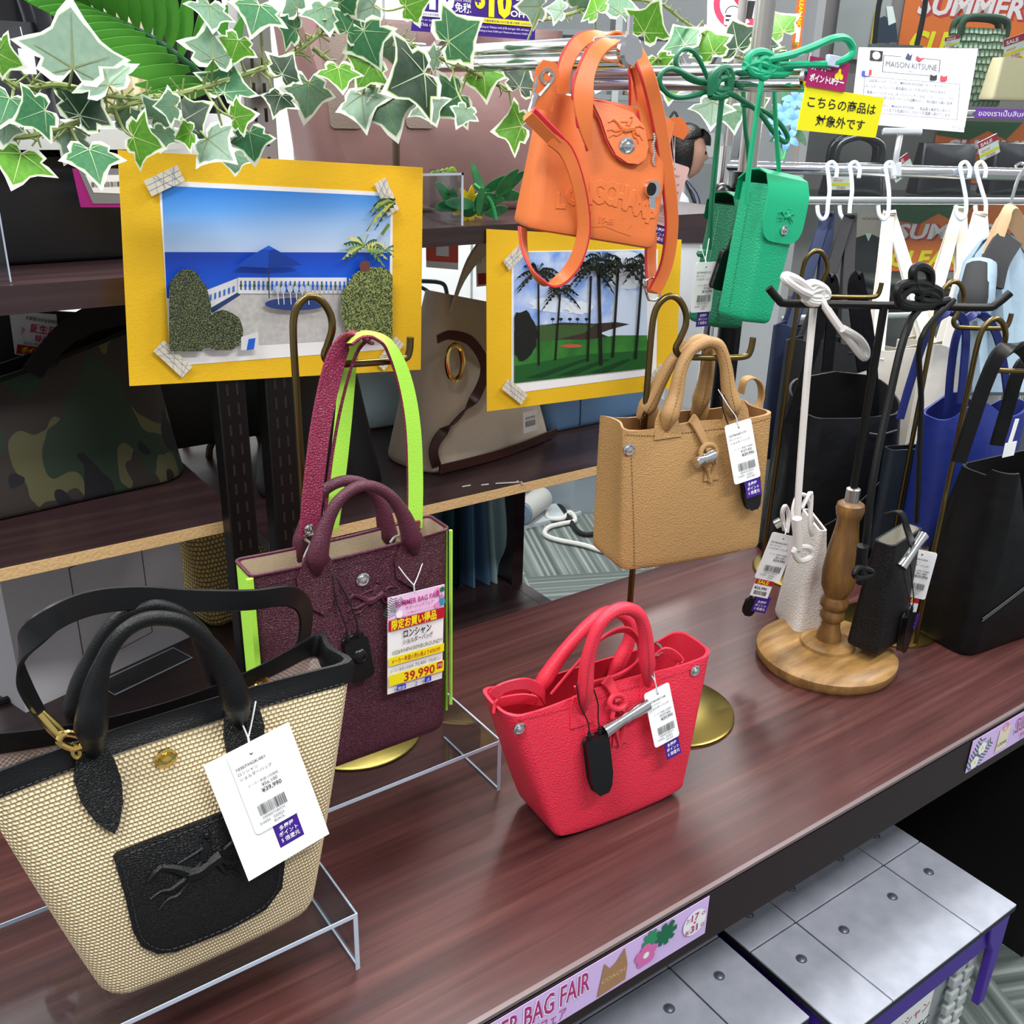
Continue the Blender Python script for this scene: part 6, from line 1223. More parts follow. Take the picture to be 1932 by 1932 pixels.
# ---------------------------------------------------------------- signs
def sign(name, label, quad, items, th=.0015, y=None, d=None, m=None, group=None):
    P = [at(px, py, y=y) if y is not None else at(px, py, d=d) for px, py in quad]      # BL BR TR TL
    f = Fr(P[0], P[1]-P[0], P[3]-P[0]); W_ = (P[1]-P[0]).length; H_ = (P[3]-P[0]).length
    q = [((p-P[0]).dot(f.U), (p-P[0]).dot(f.W)) for p in P]
    t = thing(name, label, 'sign', P[0]); s = G().sheet(q, f, th).build('sign_panel', m or PAPER, t, smooth=False)
    prints(s, 'printed_design', f, items(W_, H_), th+.0003); return t, f, W_, H_
sign('tax_free_sign', 'purple tax-free 10% OFF sign above the ivy', [(775, 58), (1008, 76), (1012, -70), (790, -74)], lambda A, B: [
    ('text', '10', .135*A, .36*B, .58*B, PAPER, {'bold': .06, 'fit': .2*A}), ('text', '免税', .33*A, .335*B, .15*B, PAPER, {'bold': .02, 'fit': .13*A}), ('text', 'TAX FREE', .33*A, .48*B, .05*B, PAPER, {'fit': .13*A}), ('disc', .53*A, .5*B, .1*B, YELP), ('text', '+', .492*A, .44*B, .2*B, PURPLE, {'bold': .04}),
    ('text', '10', .6*A, .33*B, .58*B, YELP, {'bold': .06, 'fit': .19*A}), ('text', '%', .81*A, .46*B, .3*B, PAPER, {'bold': .02, 'fit': .1*A}), ('text', 'OFF', .78*A, .33*B, .13*B, PAPER, {'bold': .03, 'fit': .14*A}),
    ('rect', .02*A, .22*B, .42*A, .29*B, PAPER), ('text', '限在日本住宿旅客', .08*A, .235*B, .045*B, PURPLE), ('rect', .5*A, .2*B, .98*A, .28*B, YELP), ('text', '凡在多慶屋購物滿5,000日圓 最大優惠 10,000日圓', .52*A, .22*B, .04*B, PURPLE, {'fit': .44*A}),
    ('text', 'Based on type of consumption', .03*A, .16*B, .035*B, PAPER, {'fit': .3*A}), ('text', 'This campaign', .06*A, .08*B, .07*B, PAPER, {'fit': .2*A}), ('text', 'shopping at Takeya with JCB and get 10% off after', .5*A, .13*B, .04*B, PAPER, {'fit': .44*A}), ('text', 'spending at least 5,000 yen! Maximum discount 10,000 yen', .5*A, .07*B, .04*B, PAPER, {'fit': .46*A})], y=1.32, m=PURPLE)
NOR = mat('no_red', '#c3274f', .5)
sign('no_food_sign', 'white sign with red ring forbidding burger and drink', [(1333, 72), (1452, 78), (1462, -60), (1336, -60)], lambda A, B: [('ring', .5*A, .5*B, .32*A, .42*A, NOR), ('poly', [(.24*A, .74*B), (.28*A, .80*B), (.76*A, .26*B), (.72*A, .20*B)], NOR), ('poly', [(.52*A, .56*B), (.74*A, .56*B), (.70*A, .30*B), (.58*A, .30*B)], INK), ('rect', .56*A, .56*B, .58*A, .68*B, INK),
    ('disc', .40*A, .36*B, .13*A, PAPER), ('ring', .40*A, .36*B, .115*A, .13*A, INK), ('rect', .26*A, .2*B, .56*A, .36*B, PAPER), ('rect', .28*A, .31*B, .40*A, .34*B, INK), ('rect', .28*A, .25*B, .40*A, .28*B, INK)], d=2.5, m=mat('sign_white', '#e3e5f2', .5))
t = [o for o in bpy.data.objects if o.name == 'no_food_sign'][0]; q = at(1395, 72, d=2.515); G().tube([(q.x, q.y, 0), (q.x, q.y, q.z+.1)], .012, 12, 1).build('sign_pole', STEEL, t); G().lathe([(.14, 0), (.14, .012), (.02, .02), (0, .02)], (q.x, q.y, 0), 28).build('pole_foot', STEEL, t)
t, f, A, B = sign('excluded_goods_sign', 'yellow card with black Japanese text under a magenta point-day card', [(1502, 245), (1650, 260), (1666, 185), (1519, 162)], lambda A, B: [('text', 'こちらの商品は', .07*A, .56*B, .28*B, INK, {'bold': .012, 'fit': .86*A}), ('text', '対象外です', .2*A, .16*B, .28*B, INK, {'bold': .012, 'fit': .62*A})], y=.79, m=mat('sign_yellow', '#e6e000', .5))
P = [at(*p, y=.788) for p in ((1519, 162), (1592, 174), (1607, 120), (1533, 107))]; f2 = Fr(P[0], P[1]-P[0], P[3]-P[0]); a, b_ = (P[1]-P[0]).length, (P[3]-P[0]).length
s = G().sheet(rect(0, 0, a, b_), f2, .0012).build('magenta_card', mat('card_magenta', '#a3125e', .5), t, smooth=False)
prints(s, 'printed_design', f2, [('text', 'スーパー', .06*a, .58*b_, .26*b_, PAPER, {'bold': .03, 'fit': .48*a}), ('text', 'ポイントUPデー', .05*a, .2*b_, .28*b_, PAPER, {'bold': .04, 'fit': .88*a}), ('disc', .76*a, .55*b_, .13*b_, YELP), ('disc', .7*a, .48*b_, .1*b_, YELP), ('disc', .83*a, .48*b_, .1*b_, YELP), ('disc', .76*a, .68*b_, .08*b_, YELP)], .0015)
G().box((.5*a, .004, b_*.95), (.02, .006, .012), f2).build('card_clip', ACREDGE, t, bevel=.001)
# the brand sheet on the garment rail, held by a clear clip
RD = 2.02
t, f, A, B = sign('brand_story_sheet', 'white printed brand story sheet clipped above the garment rail', [(1604, 232), (1818, 250), (1845, 92), (1620, 90)], lambda A, B: [('ring', .5*A, .5*B, 0, 0, INK)]+[('rect', x0*A, y0*B, x1*A, y1*B, INK) for x0, y0, x1, y1 in ((.24, .92, .40, .925), (.56, .92, .74, .925), (.24, .70, .245, .92), (.735, .75, .74, .92), (.24, .70, .66, .705), (.09, .62, .93, .624), (.09, .15, .093, .62), (.927, .15, .93, .62), (.09, .15, .93, .154))]+[
    ('text', 'MAISON KITSUNÉ', .265*A, .775*B, .11*B, GREYINK, {'fit': .45*A}), ('text', 'PARIS', .46*A, .725*B, .035*B, GREYINK), ('poly', [(.43*A, .9*B), (.45*A, .98*B), (.47*A, .94*B), (.49*A, .97*B), (.48*A, .88*B)], mat('fox_blue', '#24304f', .6)), ('poly', [(.52*A, .9*B), (.53*A, .95*B), (.56*A, .92*B), (.6*A, .93*B), (.56*A, .87*B)], REDP),
    ('rect', .12*A, .84*B, .23*A, .97*B, INK), ('disc', .175*A, .905*B, .035*A, CREAMP), ('poly', [(.66*A, .64*B), (.66*A, .72*B), (.69*A, .70*B), (.72*A, .72*B), (.72*A, .65*B)], INK), ('poly', [(.75*A, .64*B), (.75*A, .72*B), (.78*A, .70*B), (.81*A, .72*B), (.81*A, .65*B)], REDP),
    ('rect', .06*A, .62*B, .09*A, .69*B, BLUEP), ('rect', .09*A, .63*B, .12*A, .70*B, PAPER), ('rect', .12*A, .64*B, .145*A, .71*B, REDP),
    ('text', '2002年にスタートした「MAISON KITSUNÉ（メゾンキツネ）」', .13*A, .555*B, .045*B, INK, {'fit': .68*A, 'bold': .008}), ('text', 'はジルダ・ロアエックと黒木理也によって作られた Fashion Brand', .1*A, .48*B, .045*B, INK, {'fit': .7*A, 'bold': .008}), ('text', '・音楽レーベルからはじまったメゾンキツネは、ファッション、アー', .1*A, .40*B, .045*B, INK, {'fit': .78*A, 'bold': .008}), ('text', 'トなどあらゆるジャンルで活動を行い、各方面から高い支持', .2*A, .34*B, .045*B, INK, {'fit': .67*A, 'bold': .008}), ('text', '確かな品質のもと「MAISON KITSUNÉ」、高品質な素材を使用した', .12*A, .24*B, .045*B, INK, {'fit': .74*A, 'bold': .008}), ('text', 'でないいつまでも色褪せないスタイルを提案し続けています', .2*A, .18*B, .045*B, INK, {'fit': .66*A, 'bold': .008}), ('text', 'アパレル', .88*A, .02*B, .05*B, INK)], d=RD-.01, m=mat('sheet_white', '#c8ccda', .5))
CLR = mat('clear_plastic', '#c9ced2', .15, trans=.6)
G().tube([at(1700, 246, d=RD-.01), at(1692, 290, d=RD-.01), at(1688, 322, d=RD)], .006, 8).build('clip_stem', CLR, t); G().box((0, 0, 0), (.08, .012, .012), Fr(at(1702, 248, d=RD-.015), CR, CU)).build('clip_jaw', CLR, t, bevel=.002); G().box((0, 0, 0), (.022, .02, .03), Fr(at(1688, 322, d=RD), CR, CU)).build('clip_foot', CLR, t, bevel=.002)

# ---------------------------------------------------------------- garment rack with canvas totes
A0, A1 = at(1366, 314, d=RD+.02), at(2030, 334, d=RD+.02); A1.z = A0.z
t = thing('garment_rack', 'chrome garment rack with canvas totes on hooks', 'clothes rack', (A0.x, A0.y, 0)); rd = (A1-A0).normalized()
G().tube([A0, A1], .0125, 16, 1).build('rail', CHROME, t); G().tube([(A0.x, A0.y, .01), A0+V((0, 0, .04))], .0125, 16, 1).build('upright', CHROME, t); G().tube([(A1.x, A1.y, .01), A1+V((0, 0, .04))], .0125, 16, 1).build('upright', CHROME, t)
G().tube([A0+V((0, 0, -.12)), A0+V((0, 0, -.02)), A0+rd*.02+V((0, 0, .001))], .009, 12).build('elbow', CHROME, t)
p = at(1412, 300, d=1.68); t2 = thing('chrome_post', 'thick chrome post with black clamp behind the green pouches', 'post', (p.x, p.y, 0)); zc = at(1402, 360, d=1.68).z
G().tube([(p.x, p.y, zc-.02), (p.x, p.y, 1.62)], .0165, 16, 1).build('tube', STEEL, t2); G().tube([(p.x, p.y, 0), (p.x, p.y, zc)], .021, 16, 1).build('lower_tube', BLKM, t2); G().tube([(p.x, p.y, zc-.04), (p.x, p.y, zc+.03)], .024, 16, 1).build('clamp', BLACK, t2); G().ball(V((p.x, p.y, zc-.01))-CR*.04, .022, 12).build('clamp_knob', BLACK, t2)
HK = mat('hook_plastic', '#cfdcec', .35)
def shook(px, lean, k, label):
    P = lambda x, y: at(x, y, d=RD-.005)
    s = thing('plastic_hook', label, 'hook', P(px, 410), 'pale plastic hooks on the garment rail')
    G().tube([P(px+10, 336), P(px+12, 318), P(px+4, 306), P(px-6, 312), P(px-4, 330)], .0042, 8).build('top_loop', HK, s)
    G().tube([P(px-4, 330), P(px+lean*.4, 360), P(px+lean, 385), P(px+lean-2, 405), P(px+lean-10, 414), P(px+lean-18, 404), P(px+lean-20, 388)], .0042, 8).build('long_hook', HK, s)
def tote(name, label, c, pxs, top, bot, hook, strapw, d, cd=None):
    P = lambda x, y, dd=0: at(x, y, d=d+dd)
    B0, B1 = P(pxs[0], bot), P(pxs[1], bot); B1.z = B0.z; O = lerp(B0, B1, .5); f = Fr(O, B1-B0); w = (B1-B0).length; h = max(.05, f.hit((pxs[0]+pxs[1])/2, top)[1])
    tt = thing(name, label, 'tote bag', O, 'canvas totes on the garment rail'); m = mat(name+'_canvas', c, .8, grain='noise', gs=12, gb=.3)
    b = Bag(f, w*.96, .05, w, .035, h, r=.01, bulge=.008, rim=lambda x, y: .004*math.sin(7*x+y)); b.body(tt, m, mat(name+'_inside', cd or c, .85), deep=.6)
    H = P(*hook)
    for sgn, n in ((-1, .018), (-1, -.018)) if False else ((1, .018), (1, -.018)):
        a, e = f.P(-w*.28, h-.02, n), f.P(w*.28, h-.02, n); G().ribbon([a, lerp(a, H, .5), H+V((-.006, 0, -.008)), H+V((0, 0, .0)), H+V((.006, 0, -.008)), lerp(e, H, .5), e], rd+V((0, 0, .1)) if n > 0 else rd, strapw, .003).build('strap', m, tt)
    return tt, b, f
for px, lean, lb in ((1567, -5, 'pale plastic hook carrying the navy tote straps'), (1610, -6, 'pale plastic hook carrying the black tote straps'), (1677, 0, 'pale plastic hook carrying the single white tote')): shook(px, lean, 0, lb)
for px, lean in ((1818, 5), (1848, 12)): shook(px, lean, 0, 'pale plastic hook carrying the ecru tote' if px < 1830 else 'pale plastic hook carrying the ivory tote beside the denim jacket')
tote('navy_tote', 'navy canvas tote on the garment rail', '#1b2746', (1430, 1535), 612, 860, (1562, 404), .022, RD+.02)
tote('black_canvas_tote', 'black canvas tote on the garment rail', '#15161a', (1440, 1570), 640, 980, (1604, 408), .022, RD-.03)
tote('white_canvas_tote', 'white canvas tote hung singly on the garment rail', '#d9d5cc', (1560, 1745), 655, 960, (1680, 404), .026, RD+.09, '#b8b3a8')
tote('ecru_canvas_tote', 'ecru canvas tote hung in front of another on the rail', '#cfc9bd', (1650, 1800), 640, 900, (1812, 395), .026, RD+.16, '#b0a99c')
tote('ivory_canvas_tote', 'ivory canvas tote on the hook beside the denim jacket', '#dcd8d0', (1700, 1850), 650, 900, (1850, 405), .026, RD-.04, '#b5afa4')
# denim jacket on a wooden hanger
P = lambda x, y, dd=0: at(x, y, d=RD-.22+dd); O = P(1885, 720); t = thing('denim_jacket', 'pale denim jacket with black yoke on a wooden hanger', 'jacket', O, None); PD = mat('washed_denim', '#93a9ba', .85, grain='noise', gs=30, gb=.2); DKY = mat('jacket_dark', '#2c2e31', .8)
g = G(); rows = []
for i, (y, x0, x1) in enumerate(((440, 1872, 1925), (480, 1840, 1940), (540, 1825, 1955), (620, 1828, 1962), (740, 1835, 1965))): rows.append([P(lerp(x0, x1, j/8), y, -.03*math.sin(PI*j/8)-.01*math.sin(j*2.1)) for j in range(9)])
g.grid(rows, flip=True); g.grid([[p+FWD*.05 for p in r] for r in rows]); g.grid([rows[0], [p+FWD*.05 for p in rows[0]]]); g.grid([[p+FWD*.05 for p in rows[-1]], rows[-1]]); g.build('jacket_body', PD, t)
G().tube([P(1850, 500, -.05), P(1838, 560, -.06), P(1832, 600, -.05)], [.028, .034, .03], 12, 5).build('sleeve', PD, t); G().tube([P(1845, 505, -.06), P(1836, 560, -.075), P(1834, 590, -.07)], [.022, .026, .022], 12, 5).build('cuff_inside', DKY, t); G().ribbon([P(1905, 448, -.05), P(1880, 490, -.06), P(1868, 540, -.06)], (1, -.5, 0), .05, .01).build('yoke', DKY, t)
t = thing('wooden_hanger', 'pale wooden clothes hanger holding the denim jacket', 'hanger', P(1895, 470)); HW = mat('hanger_wood', '#c2a07a', .5)
G().ribbon([P(1868, 480, -.04), P(1888, 425, -.045), P(1902, 402, -.045), P(1918, 420, -.03), P(1950, 470, -.01)], (0, -.4, 1), .03, .018).build('hanger_bar', HW, t); G().tube([P(1903, 402), P(1912, 365), P(1922, 335), P(1934, 316), P(1926, 308), P(1916, 314)], .003, 8).build('hanger_hook', CHROME, t)

# ---------------------------------------------------------------- glass showcase with sale posters
Q = at(1470, 375, d=2.95); f = Fr(Q, (.927, -.375, 0)); X = lambda px, py, n=0: f.hit(px, py, n)
t = thing('glass_showcase', 'tall glass showcase with sale posters behind the garment rack', 'showcase', (Q.x, Q.y, 0))
u0, _ = X(1500, 375); u1 = u0+1.5; ztop, zbot = 2.1-Q.z, -Q.z+.02
MV = mat('case_back', '#8f8286', .6); AL = mat('aluminium', '#c3c6c8', .3, .8)
G().sheet(rect(u0, zbot, u1, ztop), f, .01, -.34).build('back_panel', MV, t, smooth=False)
G().sheet(rect(u0, zbot, u1, ztop), f, .004, 0).build('glass_front', GLASS, t, smooth=False)
for u in (u0, u1): G().box((u, -.17, (zbot+ztop)/2), (.025, .36, ztop-zbot), f).build('side_post', AL, t, smooth=False)
for zz in (ztop-.03, X(1700, 216)[1]-.02, X(1700, 384)[1]-.02):     # light strips under each shelf
    l = bpy.data.lights.new('showcase_lamp', 'AREA'); l.shape = 'RECTANGLE'; l.size = u1-u0-.1; l.size_y = .03; l.energy = 8; lo = bpy.data.objects.new('showcase_lamp', l); COL.objects.link(lo); lo.location = f.P((u0+u1)/2, zz, -.05); lo.rotation_euler = (R(-25), 0, math.atan2(f.U.y, f.U.x))
for py, lb in ((373, 1), (205, 1), (590, 1)):
    w = X(1700, py)[1]; G().box(((u0+u1)/2, -.17, w-.006), (u1-u0, .32, .008), f).build('glass_shelf', GLASS, t, smooth=False); G().tube([f.P(u0, w-.008, .004), f.P(u1, w-.008, .004)], .011, 12, 1).build('shelf_rail', AL, t)
def poster(px0, px1, py0, py1, label, n=-.325, shirt=True):
    a, b_ = X(px0, py1, n); c, d = X(px1, py0, n); fr = Fr(f.P(a, b_, n), f.U); A, B = c-a, d-b_; p = thing('sale_poster', label, 'poster', fr.O, 'SUMMER CLEARANCE posters in the showcase')
    s = G().sheet(rect(0, 0, A, B), fr, .002).build('poster_sheet', ORP, p, smooth=False)
    prints(s, 'printed_design', fr, [('poly', [(0, B), (.5*A, B), (.42*A, .72*B), (.3*A, .86*B), (.2*A, .7*B), (.0, .78*B)], mat('palm_print', '#2f5a34', .6)), ('poly', [(.8*A, B), (A, B), (A, .75*B), (.9*A, .85*B)], mat('palm_print')),
        ('text', 'SUMMER', .08*A, .48*B, .3*B, mat('poster_red', '#c8323c', .6), {'bold': .07, 'fit': .62*A, 'shear': .18}), ('text', 'SUMMER', .07*A, .49*B, .3*B, mat('poster_pink', '#f2dfe6', .6), {'bold': .035, 'fit': .61*A, 'shear': .18}), ('text', 'CLEARANCE', .05*A, .08*B, .32*B, YELP, {'bold': .04, 'fit': .8*A, 'shear': .18}), ('rect', .78*A, .5*B, .98*A, .82*B, mat('poster_pink')), ('text', 'MAX', .84*A, .56*B, .12*B, mat('poster_red'))], .003)
poster(1655, 1990, 385, 512, 'orange SUMMER CLEARANCE poster low in the glass showcase'); poster(1690, 2050, -50, 112, 'orange SUMMER CLEARANCE poster above the green knit bag'); poster(1750, 2080, 235, 345, 'orange clearance poster behind the black purses')
def panelp(px0, px1, py0, py1, n, m, name, parent): a, b_ = X(px0, py1, n); c, d = X(px1, py0, n); return G().sheet(rect(a, b_, c, d), f, .003, n).build(name, m, parent, smooth=False)
# printed clothes panel
p = thing('clothes_poster', 'pale printed poster of a pink shirt and dark jacket in the showcase', 'poster', f.P(*X(1615, 500, -.31), -.31)); s = panelp(1590, 1660, 385, 515, -.31, mat('print_grey_pink', '#c9b9bd', .6), 'poster_sheet', p)
T = lambda x, y: X(x, y, -.305)
prints(p, 'printed_clothes', Fr(f.P(0, 0, -.305), f.U), [('poly', [T(*q) for q in ((1618, 470), (1612, 430), (1622, 402), (1636, 398), (1656, 402), (1668, 430), (1660, 470))], mat('shirt_print', '#d8bdb6', .6)), ('poly', [T(*q) for q in ((1600, 515), (1610, 450), (1640, 440), (1668, 452), (1676, 515))], INK), ('poly', [T(*q) for q in ((1632, 440), (1638, 455), (1645, 440))], PAPER), ('text', 'PATAGONIA', T(1626, 415)[0], T(1626, 415)[1], .012, INK)], .001)
p = thing('dark_clothes_poster', 'poster with a dark jacket print high in the showcase', 'poster', f.P(*X(1600, 110, -.31), -.31)); panelp(1570, 1690, -50, 110, -.31, mat('print_grey', '#aaa6ab', .6), 'poster_sheet', p)
prints(p, 'printed_clothes', Fr(f.P(0, 0, -.305), f.U), [('poly', [T(*q) for q in ((1640, 80), (1648, 40), (1668, 30), (1690, 42), (1694, 80))], mat('jacket_print', '#27324a', .6)), ('rect', *T(1640, 110), *T(1650, 20), mat('yellow_stripe', '#c9a62a', .6)), ('rect', *T(1676, 110), *T(1682, 80), mat('yellow_stripe')), ('poly', [T(*q) for q in ((1672, 12), (1684, 12), (1690, 42), (1676, 48))], PAPER)], .001)
# narrow orange banners on the post
for py0, py1, lb in ((-60, 98, 'narrow orange clearance banner above the green loop'), (250, 410, 'narrow orange clearance banner beside the showcase post')):
    a, b_ = X(1492 if py0 < 0 else 1486, py1, .0102); c, d = X(1528 if py0 < 0 else 1506, py0, .0102); fr = Fr(f.P(a, b_, .0102), f.U); A, B = c-a, d-b_; p = thing('narrow_banner', lb, 'banner', fr.O, 'narrow clearance banners'); s = G().sheet(rect(0, 0, A, B), fr, .002).build('banner_sheet', ORP, p, smooth=False); fr2 = fr.sub(A*.28, B*.98, 0, -90)
    prints(s, 'printed_design', fr2, [('text', 'SUMMER CLEARANCE SALE', 0, 0, A*.62, YELP, {'bold': .03, 'fit': B*.9})], .003); prints(s, 'printed_leaf', fr, [('leaf', A*.1, .01, A*.9, 60, DGREEN), ('rect', A*.3, B*.12, A*.75, B*.3, PAPER)], .0035)
# handbags in the showcase
BKG = mat('black_shiny', '#17141a', .25, spec=.6)
def casebag(px, py_b, w, h, label, arch=None, name='black_handbag', m=BKG, flap=True):
    a, b_ = X(px, py_b, -.12); O = f.P(a, b_, -.12); fr = Fr(O, f.U); p = thing(name, label, 'handbag', O, 'handbags in the showcase'); b = Bag(fr, w, .09, w*.92, .05, h, r=.025, rt=.02, bulge=.012); b.body(p, m, m, deep=.8)
    if flap: b.patch(rrect2(-w*.45, h*.45, w*.45, h*.98, .02), .001, .004).build('flap', m, p)
    if arch:
        for n in (.02, -.02): G().tube([fr.P(-w*.4, h*.9, n), fr.P(-w*.36, h+arch*.7, n), fr.P(0, h+arch, n), fr.P(w*.36, h+arch*.7, n), fr.P(w*.4, h*.9, n)], .011, 10).build('handle', m, p)
    return p, b, fr
wz = .0
p, b, fr = casebag(1604, 368, .2, .10, 'black leather handbag with thick braided handle in the showcase', .075, flap=False); casebag(1768, 366, .2, .155, 'black flap purse with silver bow mark in the showcase')
p, b, fr = casebag(1900, 366, .2, .16, 'black rounded purse with sale card in the showcase')
KN = weave('green_knit', '#9cb49a', '#1c3a28', 60, 1.0, .8); casebag(1822, 200, .2, .22, 'green and white knitted bag high in the showcase', .03, 'knitted_bag', KN, False)
for px in (1672,): 
    a, b_ = X(px, 200, -.1); p = thing('glossy_handle_bag', 'bag with tall glossy dark handle high in the showcase', 'handbag', f.P(a, b_, -.1), 'handbags in the showcase'); fr = Fr(f.P(a, b_, -.1), f.U); bb = Bag(fr, .2, .06, .18, .04, .17, r=.02); bb.body(p, mat('clear_grey_bag', '#6d6b70', .3), BKG); G().tube([fr.P(-.07, .15, 0), fr.P(-.075, .3, 0), fr.P(-.03, .38, 0), fr.P(.03, .38, 0), fr.P(.075, .3, 0), fr.P(.07, .15, 0)], .008, 10).build('handle', BKG, p)
def salecard(px, py, rot, label, w=.07, h=.06):
    a, b_ = X(px, py, -.04); fr = Fr(f.P(a, b_, -.04), f.U).sub(0, 0, 0, rot); p = thing('sale_card', label, 'price card', fr.O, 'SALE price cards'); s = G().sheet(rect(0, 0, w, h), fr, .001).build('card', PAPER, p, smooth=False)
    prints(s, 'printed_design', fr, [('rect', 0, h*.66, w, h, mat('sale_pink', '#b81f48', .6)), ('text', 'SALE', .12*w, .72*h, .24*h, PAPER, {'bold': .03, 'fit': .6*w}), ('rect', 0, .2*h, w, .34*h, YELP), ('text', '29,800', .3*w, .03*h, .2*h, REDP), ('text', '40%OFF', .1*w, .4*h, .16*h, ORP)], .0016)
salecard(1850, 305, 25, 'SALE card leaning between the two black purses'); salecard(1565, 358, 0, 'SALE card below the braided handle bag'); salecard(1895, 115, 18, 'SALE card beside the amber bag'); salecard(1690, 345, 35, 'SALE card tucked under the clip stand'); salecard(1782, 92, 12, 'SALE card below the green knitted bag', .05, .03)
a, b_ = X(1915, 190, -.03); p = thing('amber_box_bag', 'glowing pale and amber boxy bag high in the showcase', 'handbag', f.P(a, b_, -.05), 'handbags in the showcase'); fr = Fr(f.P(a, b_, -.05), f.U); bb = Bag(fr, .2, .08, .16, .05, .12, r=.01); bb.body(p, mat('pale_amber', '#f4dcb8', .5), mat('amber', '#f0a020', .5)); G().ribbon([fr.P(.05, .02, .05), fr.P(.09, .0, .04), fr.P(.1, .08, .03)], (0, 0, 1), .04, .004).build('amber_flap', mat('amber'), p)
# shelf strip with purple text
a, b_ = X(1838, 222, .02); c, d = X(1990, 208, .02); fr = Fr(f.P(a, b_, .02), f.U); p = thing('purple_strip', 'purple strip with white text on the showcase shelf', 'banner', fr.O); s = G().sheet(rect(0, 0, c-a, d-b_), fr, .002).build('strip', mat('strip_purple', '#6a3f9e', .6), p, smooth=False); prints(s, 'printed_design', fr, [('text', 'ของเราเป็นสินค้าใหม่ทุก', .01, .006, .02, PAPER, {'fit': (c-a)*.9})], .003)
# folded dark clothes on the low shelf
for i in range(4):
    a, b_ = X(1700, 588-i*18, -.14); p = thing('folded_garment', ('charcoal', 'plum grey', 'dark grey', 'black')[i]+' folded garment in the showcase stack', 'garment', f.P(a, b_, -.14), 'folded garments in the showcase'); G().box((0, 0, .011), (.3, .2, .02), Fr(f.P(a, b_, -.14), f.U)).build('folded_cloth', mat('fold%d' % i, ('#3a3437', '#5a4d52', '#2c292c', '#141416')[i], .85), p, bevel=.008)

# ---------------------------------------------------------------- sales area beyond
struct(G().add([at(1400, 720, d=3.6), at(1512, 720, d=3.6), at(1520, -80, d=3.6), at(1425, -80, d=3.6)], [(0, 1, 2, 3)]).add([at(1400, 720, d=3.65), at(1512, 720, d=3.65), at(1520, -80, d=3.65), at(1425, -80, d=3.65)], [(3, 2, 1, 0)]), 'wall_pillar', mat('pillar_white', '#e6e8ec', .5), smooth=False)
WH = mat('counter_white', '#dfe3e6', .35)
O = at(1375, 415, d=4.0); t = thing('sales_counter', 'white glass-topped sales counter before the bowed head', 'counter', (O.x, O.y, 0)); fr = Fr((O.x, O.y, 0), (.9, -.43, 0)); G().box((0, -.15, O.z/2), (1.1, .3, O.z), fr).build('cabinet', WH, t, smooth=False); G().box((0, -.15, O.z+.015), (1.14, .34, .02), fr).build('glass_top', mat('glass_green', '#b9cfc8', .1), t, smooth=False); G().box((0, .005, O.z-.06), (1.1, .012, .06), fr).build('dark_band', mat('counter_band', '#3a3034', .5), t, smooth=False)
O = at(1300, 250, d=6.2); t = thing('shop_shelving', 'grey shop shelving on the far wall', 'shelving', (O.x, O.y, 0)); fr = Fr((O.x, O.y, 0), _r0)
for z in (.4, .8, 1.15, 1.5, 1.85, 2.2): G().box((0, 0, z), (3.0, .4, .03), fr).build('shelf', mat('far_shelf', '#8c9496', .5), t, smooth=False)
for x in (-1.5, -.5, .5, 1.5): G().box((x, 0, 1.15), (.04, .42, 2.3), fr).build('side', mat('far_side', '#b9c0c2', .5), t, smooth=False)
rr = random.Random(3); FC = ['#3d3a3a', '#6b6460', '#a9b0b0', '#2a3140', '#8f7f70', '#c9cdd0', '#54514f', '#d8c6b8']
for j, z in enumerate((1.15, 1.5)):
    for i in range(2, 6):
        w = rr.uniform(.14, .2); h = rr.uniform(.14, .24); O2 = fr.P(-.36+(i-2)*.25, z+.016, .05); p = thing('far_handbag', '%s handbag on the far shop shelving' % ('dark', 'taupe', 'grey', 'navy', 'brown', 'white', 'black', 'blush')[(i-2+j*4) % 8], 'handbag', O2, 'handbags on the far shelving'); bb = Bag(Fr(O2, fr.U), w, .1, w*.8, .06, h, r=.02); m = mat('far%d' % ((i-2+j*4) % 8), FC[(i-2+j*4) % 8], .5); bb.body(p, m, m, rows=5); G().tube([Fr(O2, fr.U).P(-w*.25, h*.95), Fr(O2, fr.U).P(0, h+.06), Fr(O2, fr.U).P(w*.25, h*.95)], .008, 6).build('handle', m, p)
# shop assistant with bowed head behind the counter
c = at(1298, 290, d=4.8); face = CR*.93+FWD*.1-CU*.0; face = V((face.x, face.y, 0)).normalized(); sidev = face.cross(V((0, 0, 1)))
t = thing('person', 'person with dark hair in white top and purple lanyard bowing over the counter', 'person', (c.x-face.x*.15, c.y-face.y*.15, 0)); SK = mat('skin', '#c99a86', .5); HR = mat('dark_hair', '#15110f', .35, grain='noise', gs=120, gb=.3); WS = mat('white_shirt', '#d9dee2', .7)
hd = Fr(c, face, (V((0, 0, 1))*.92+face*.38)); 
def ellip(cn, fr, rx, ry, rz, m, name, n=24, fn=None):
    g = G(); rows = []
    for i in range(n//2+1):
        th = PI*i/(n//2); r = []
        for j in range(n+1):
            ph_ = 2*PI*j/n; x, y, z = math.sin(th)*math.cos(ph_), math.sin(th)*math.sin(ph_), math.cos(th)
            if fn: x, y, z = fn(x, y, z)
            r.append(cn+fr.U*(x*rx)+fr.N*(y*ry)+fr.W*(z*rz))
        rows.append(r)
    return g.grid(rows).build(name, m, t)
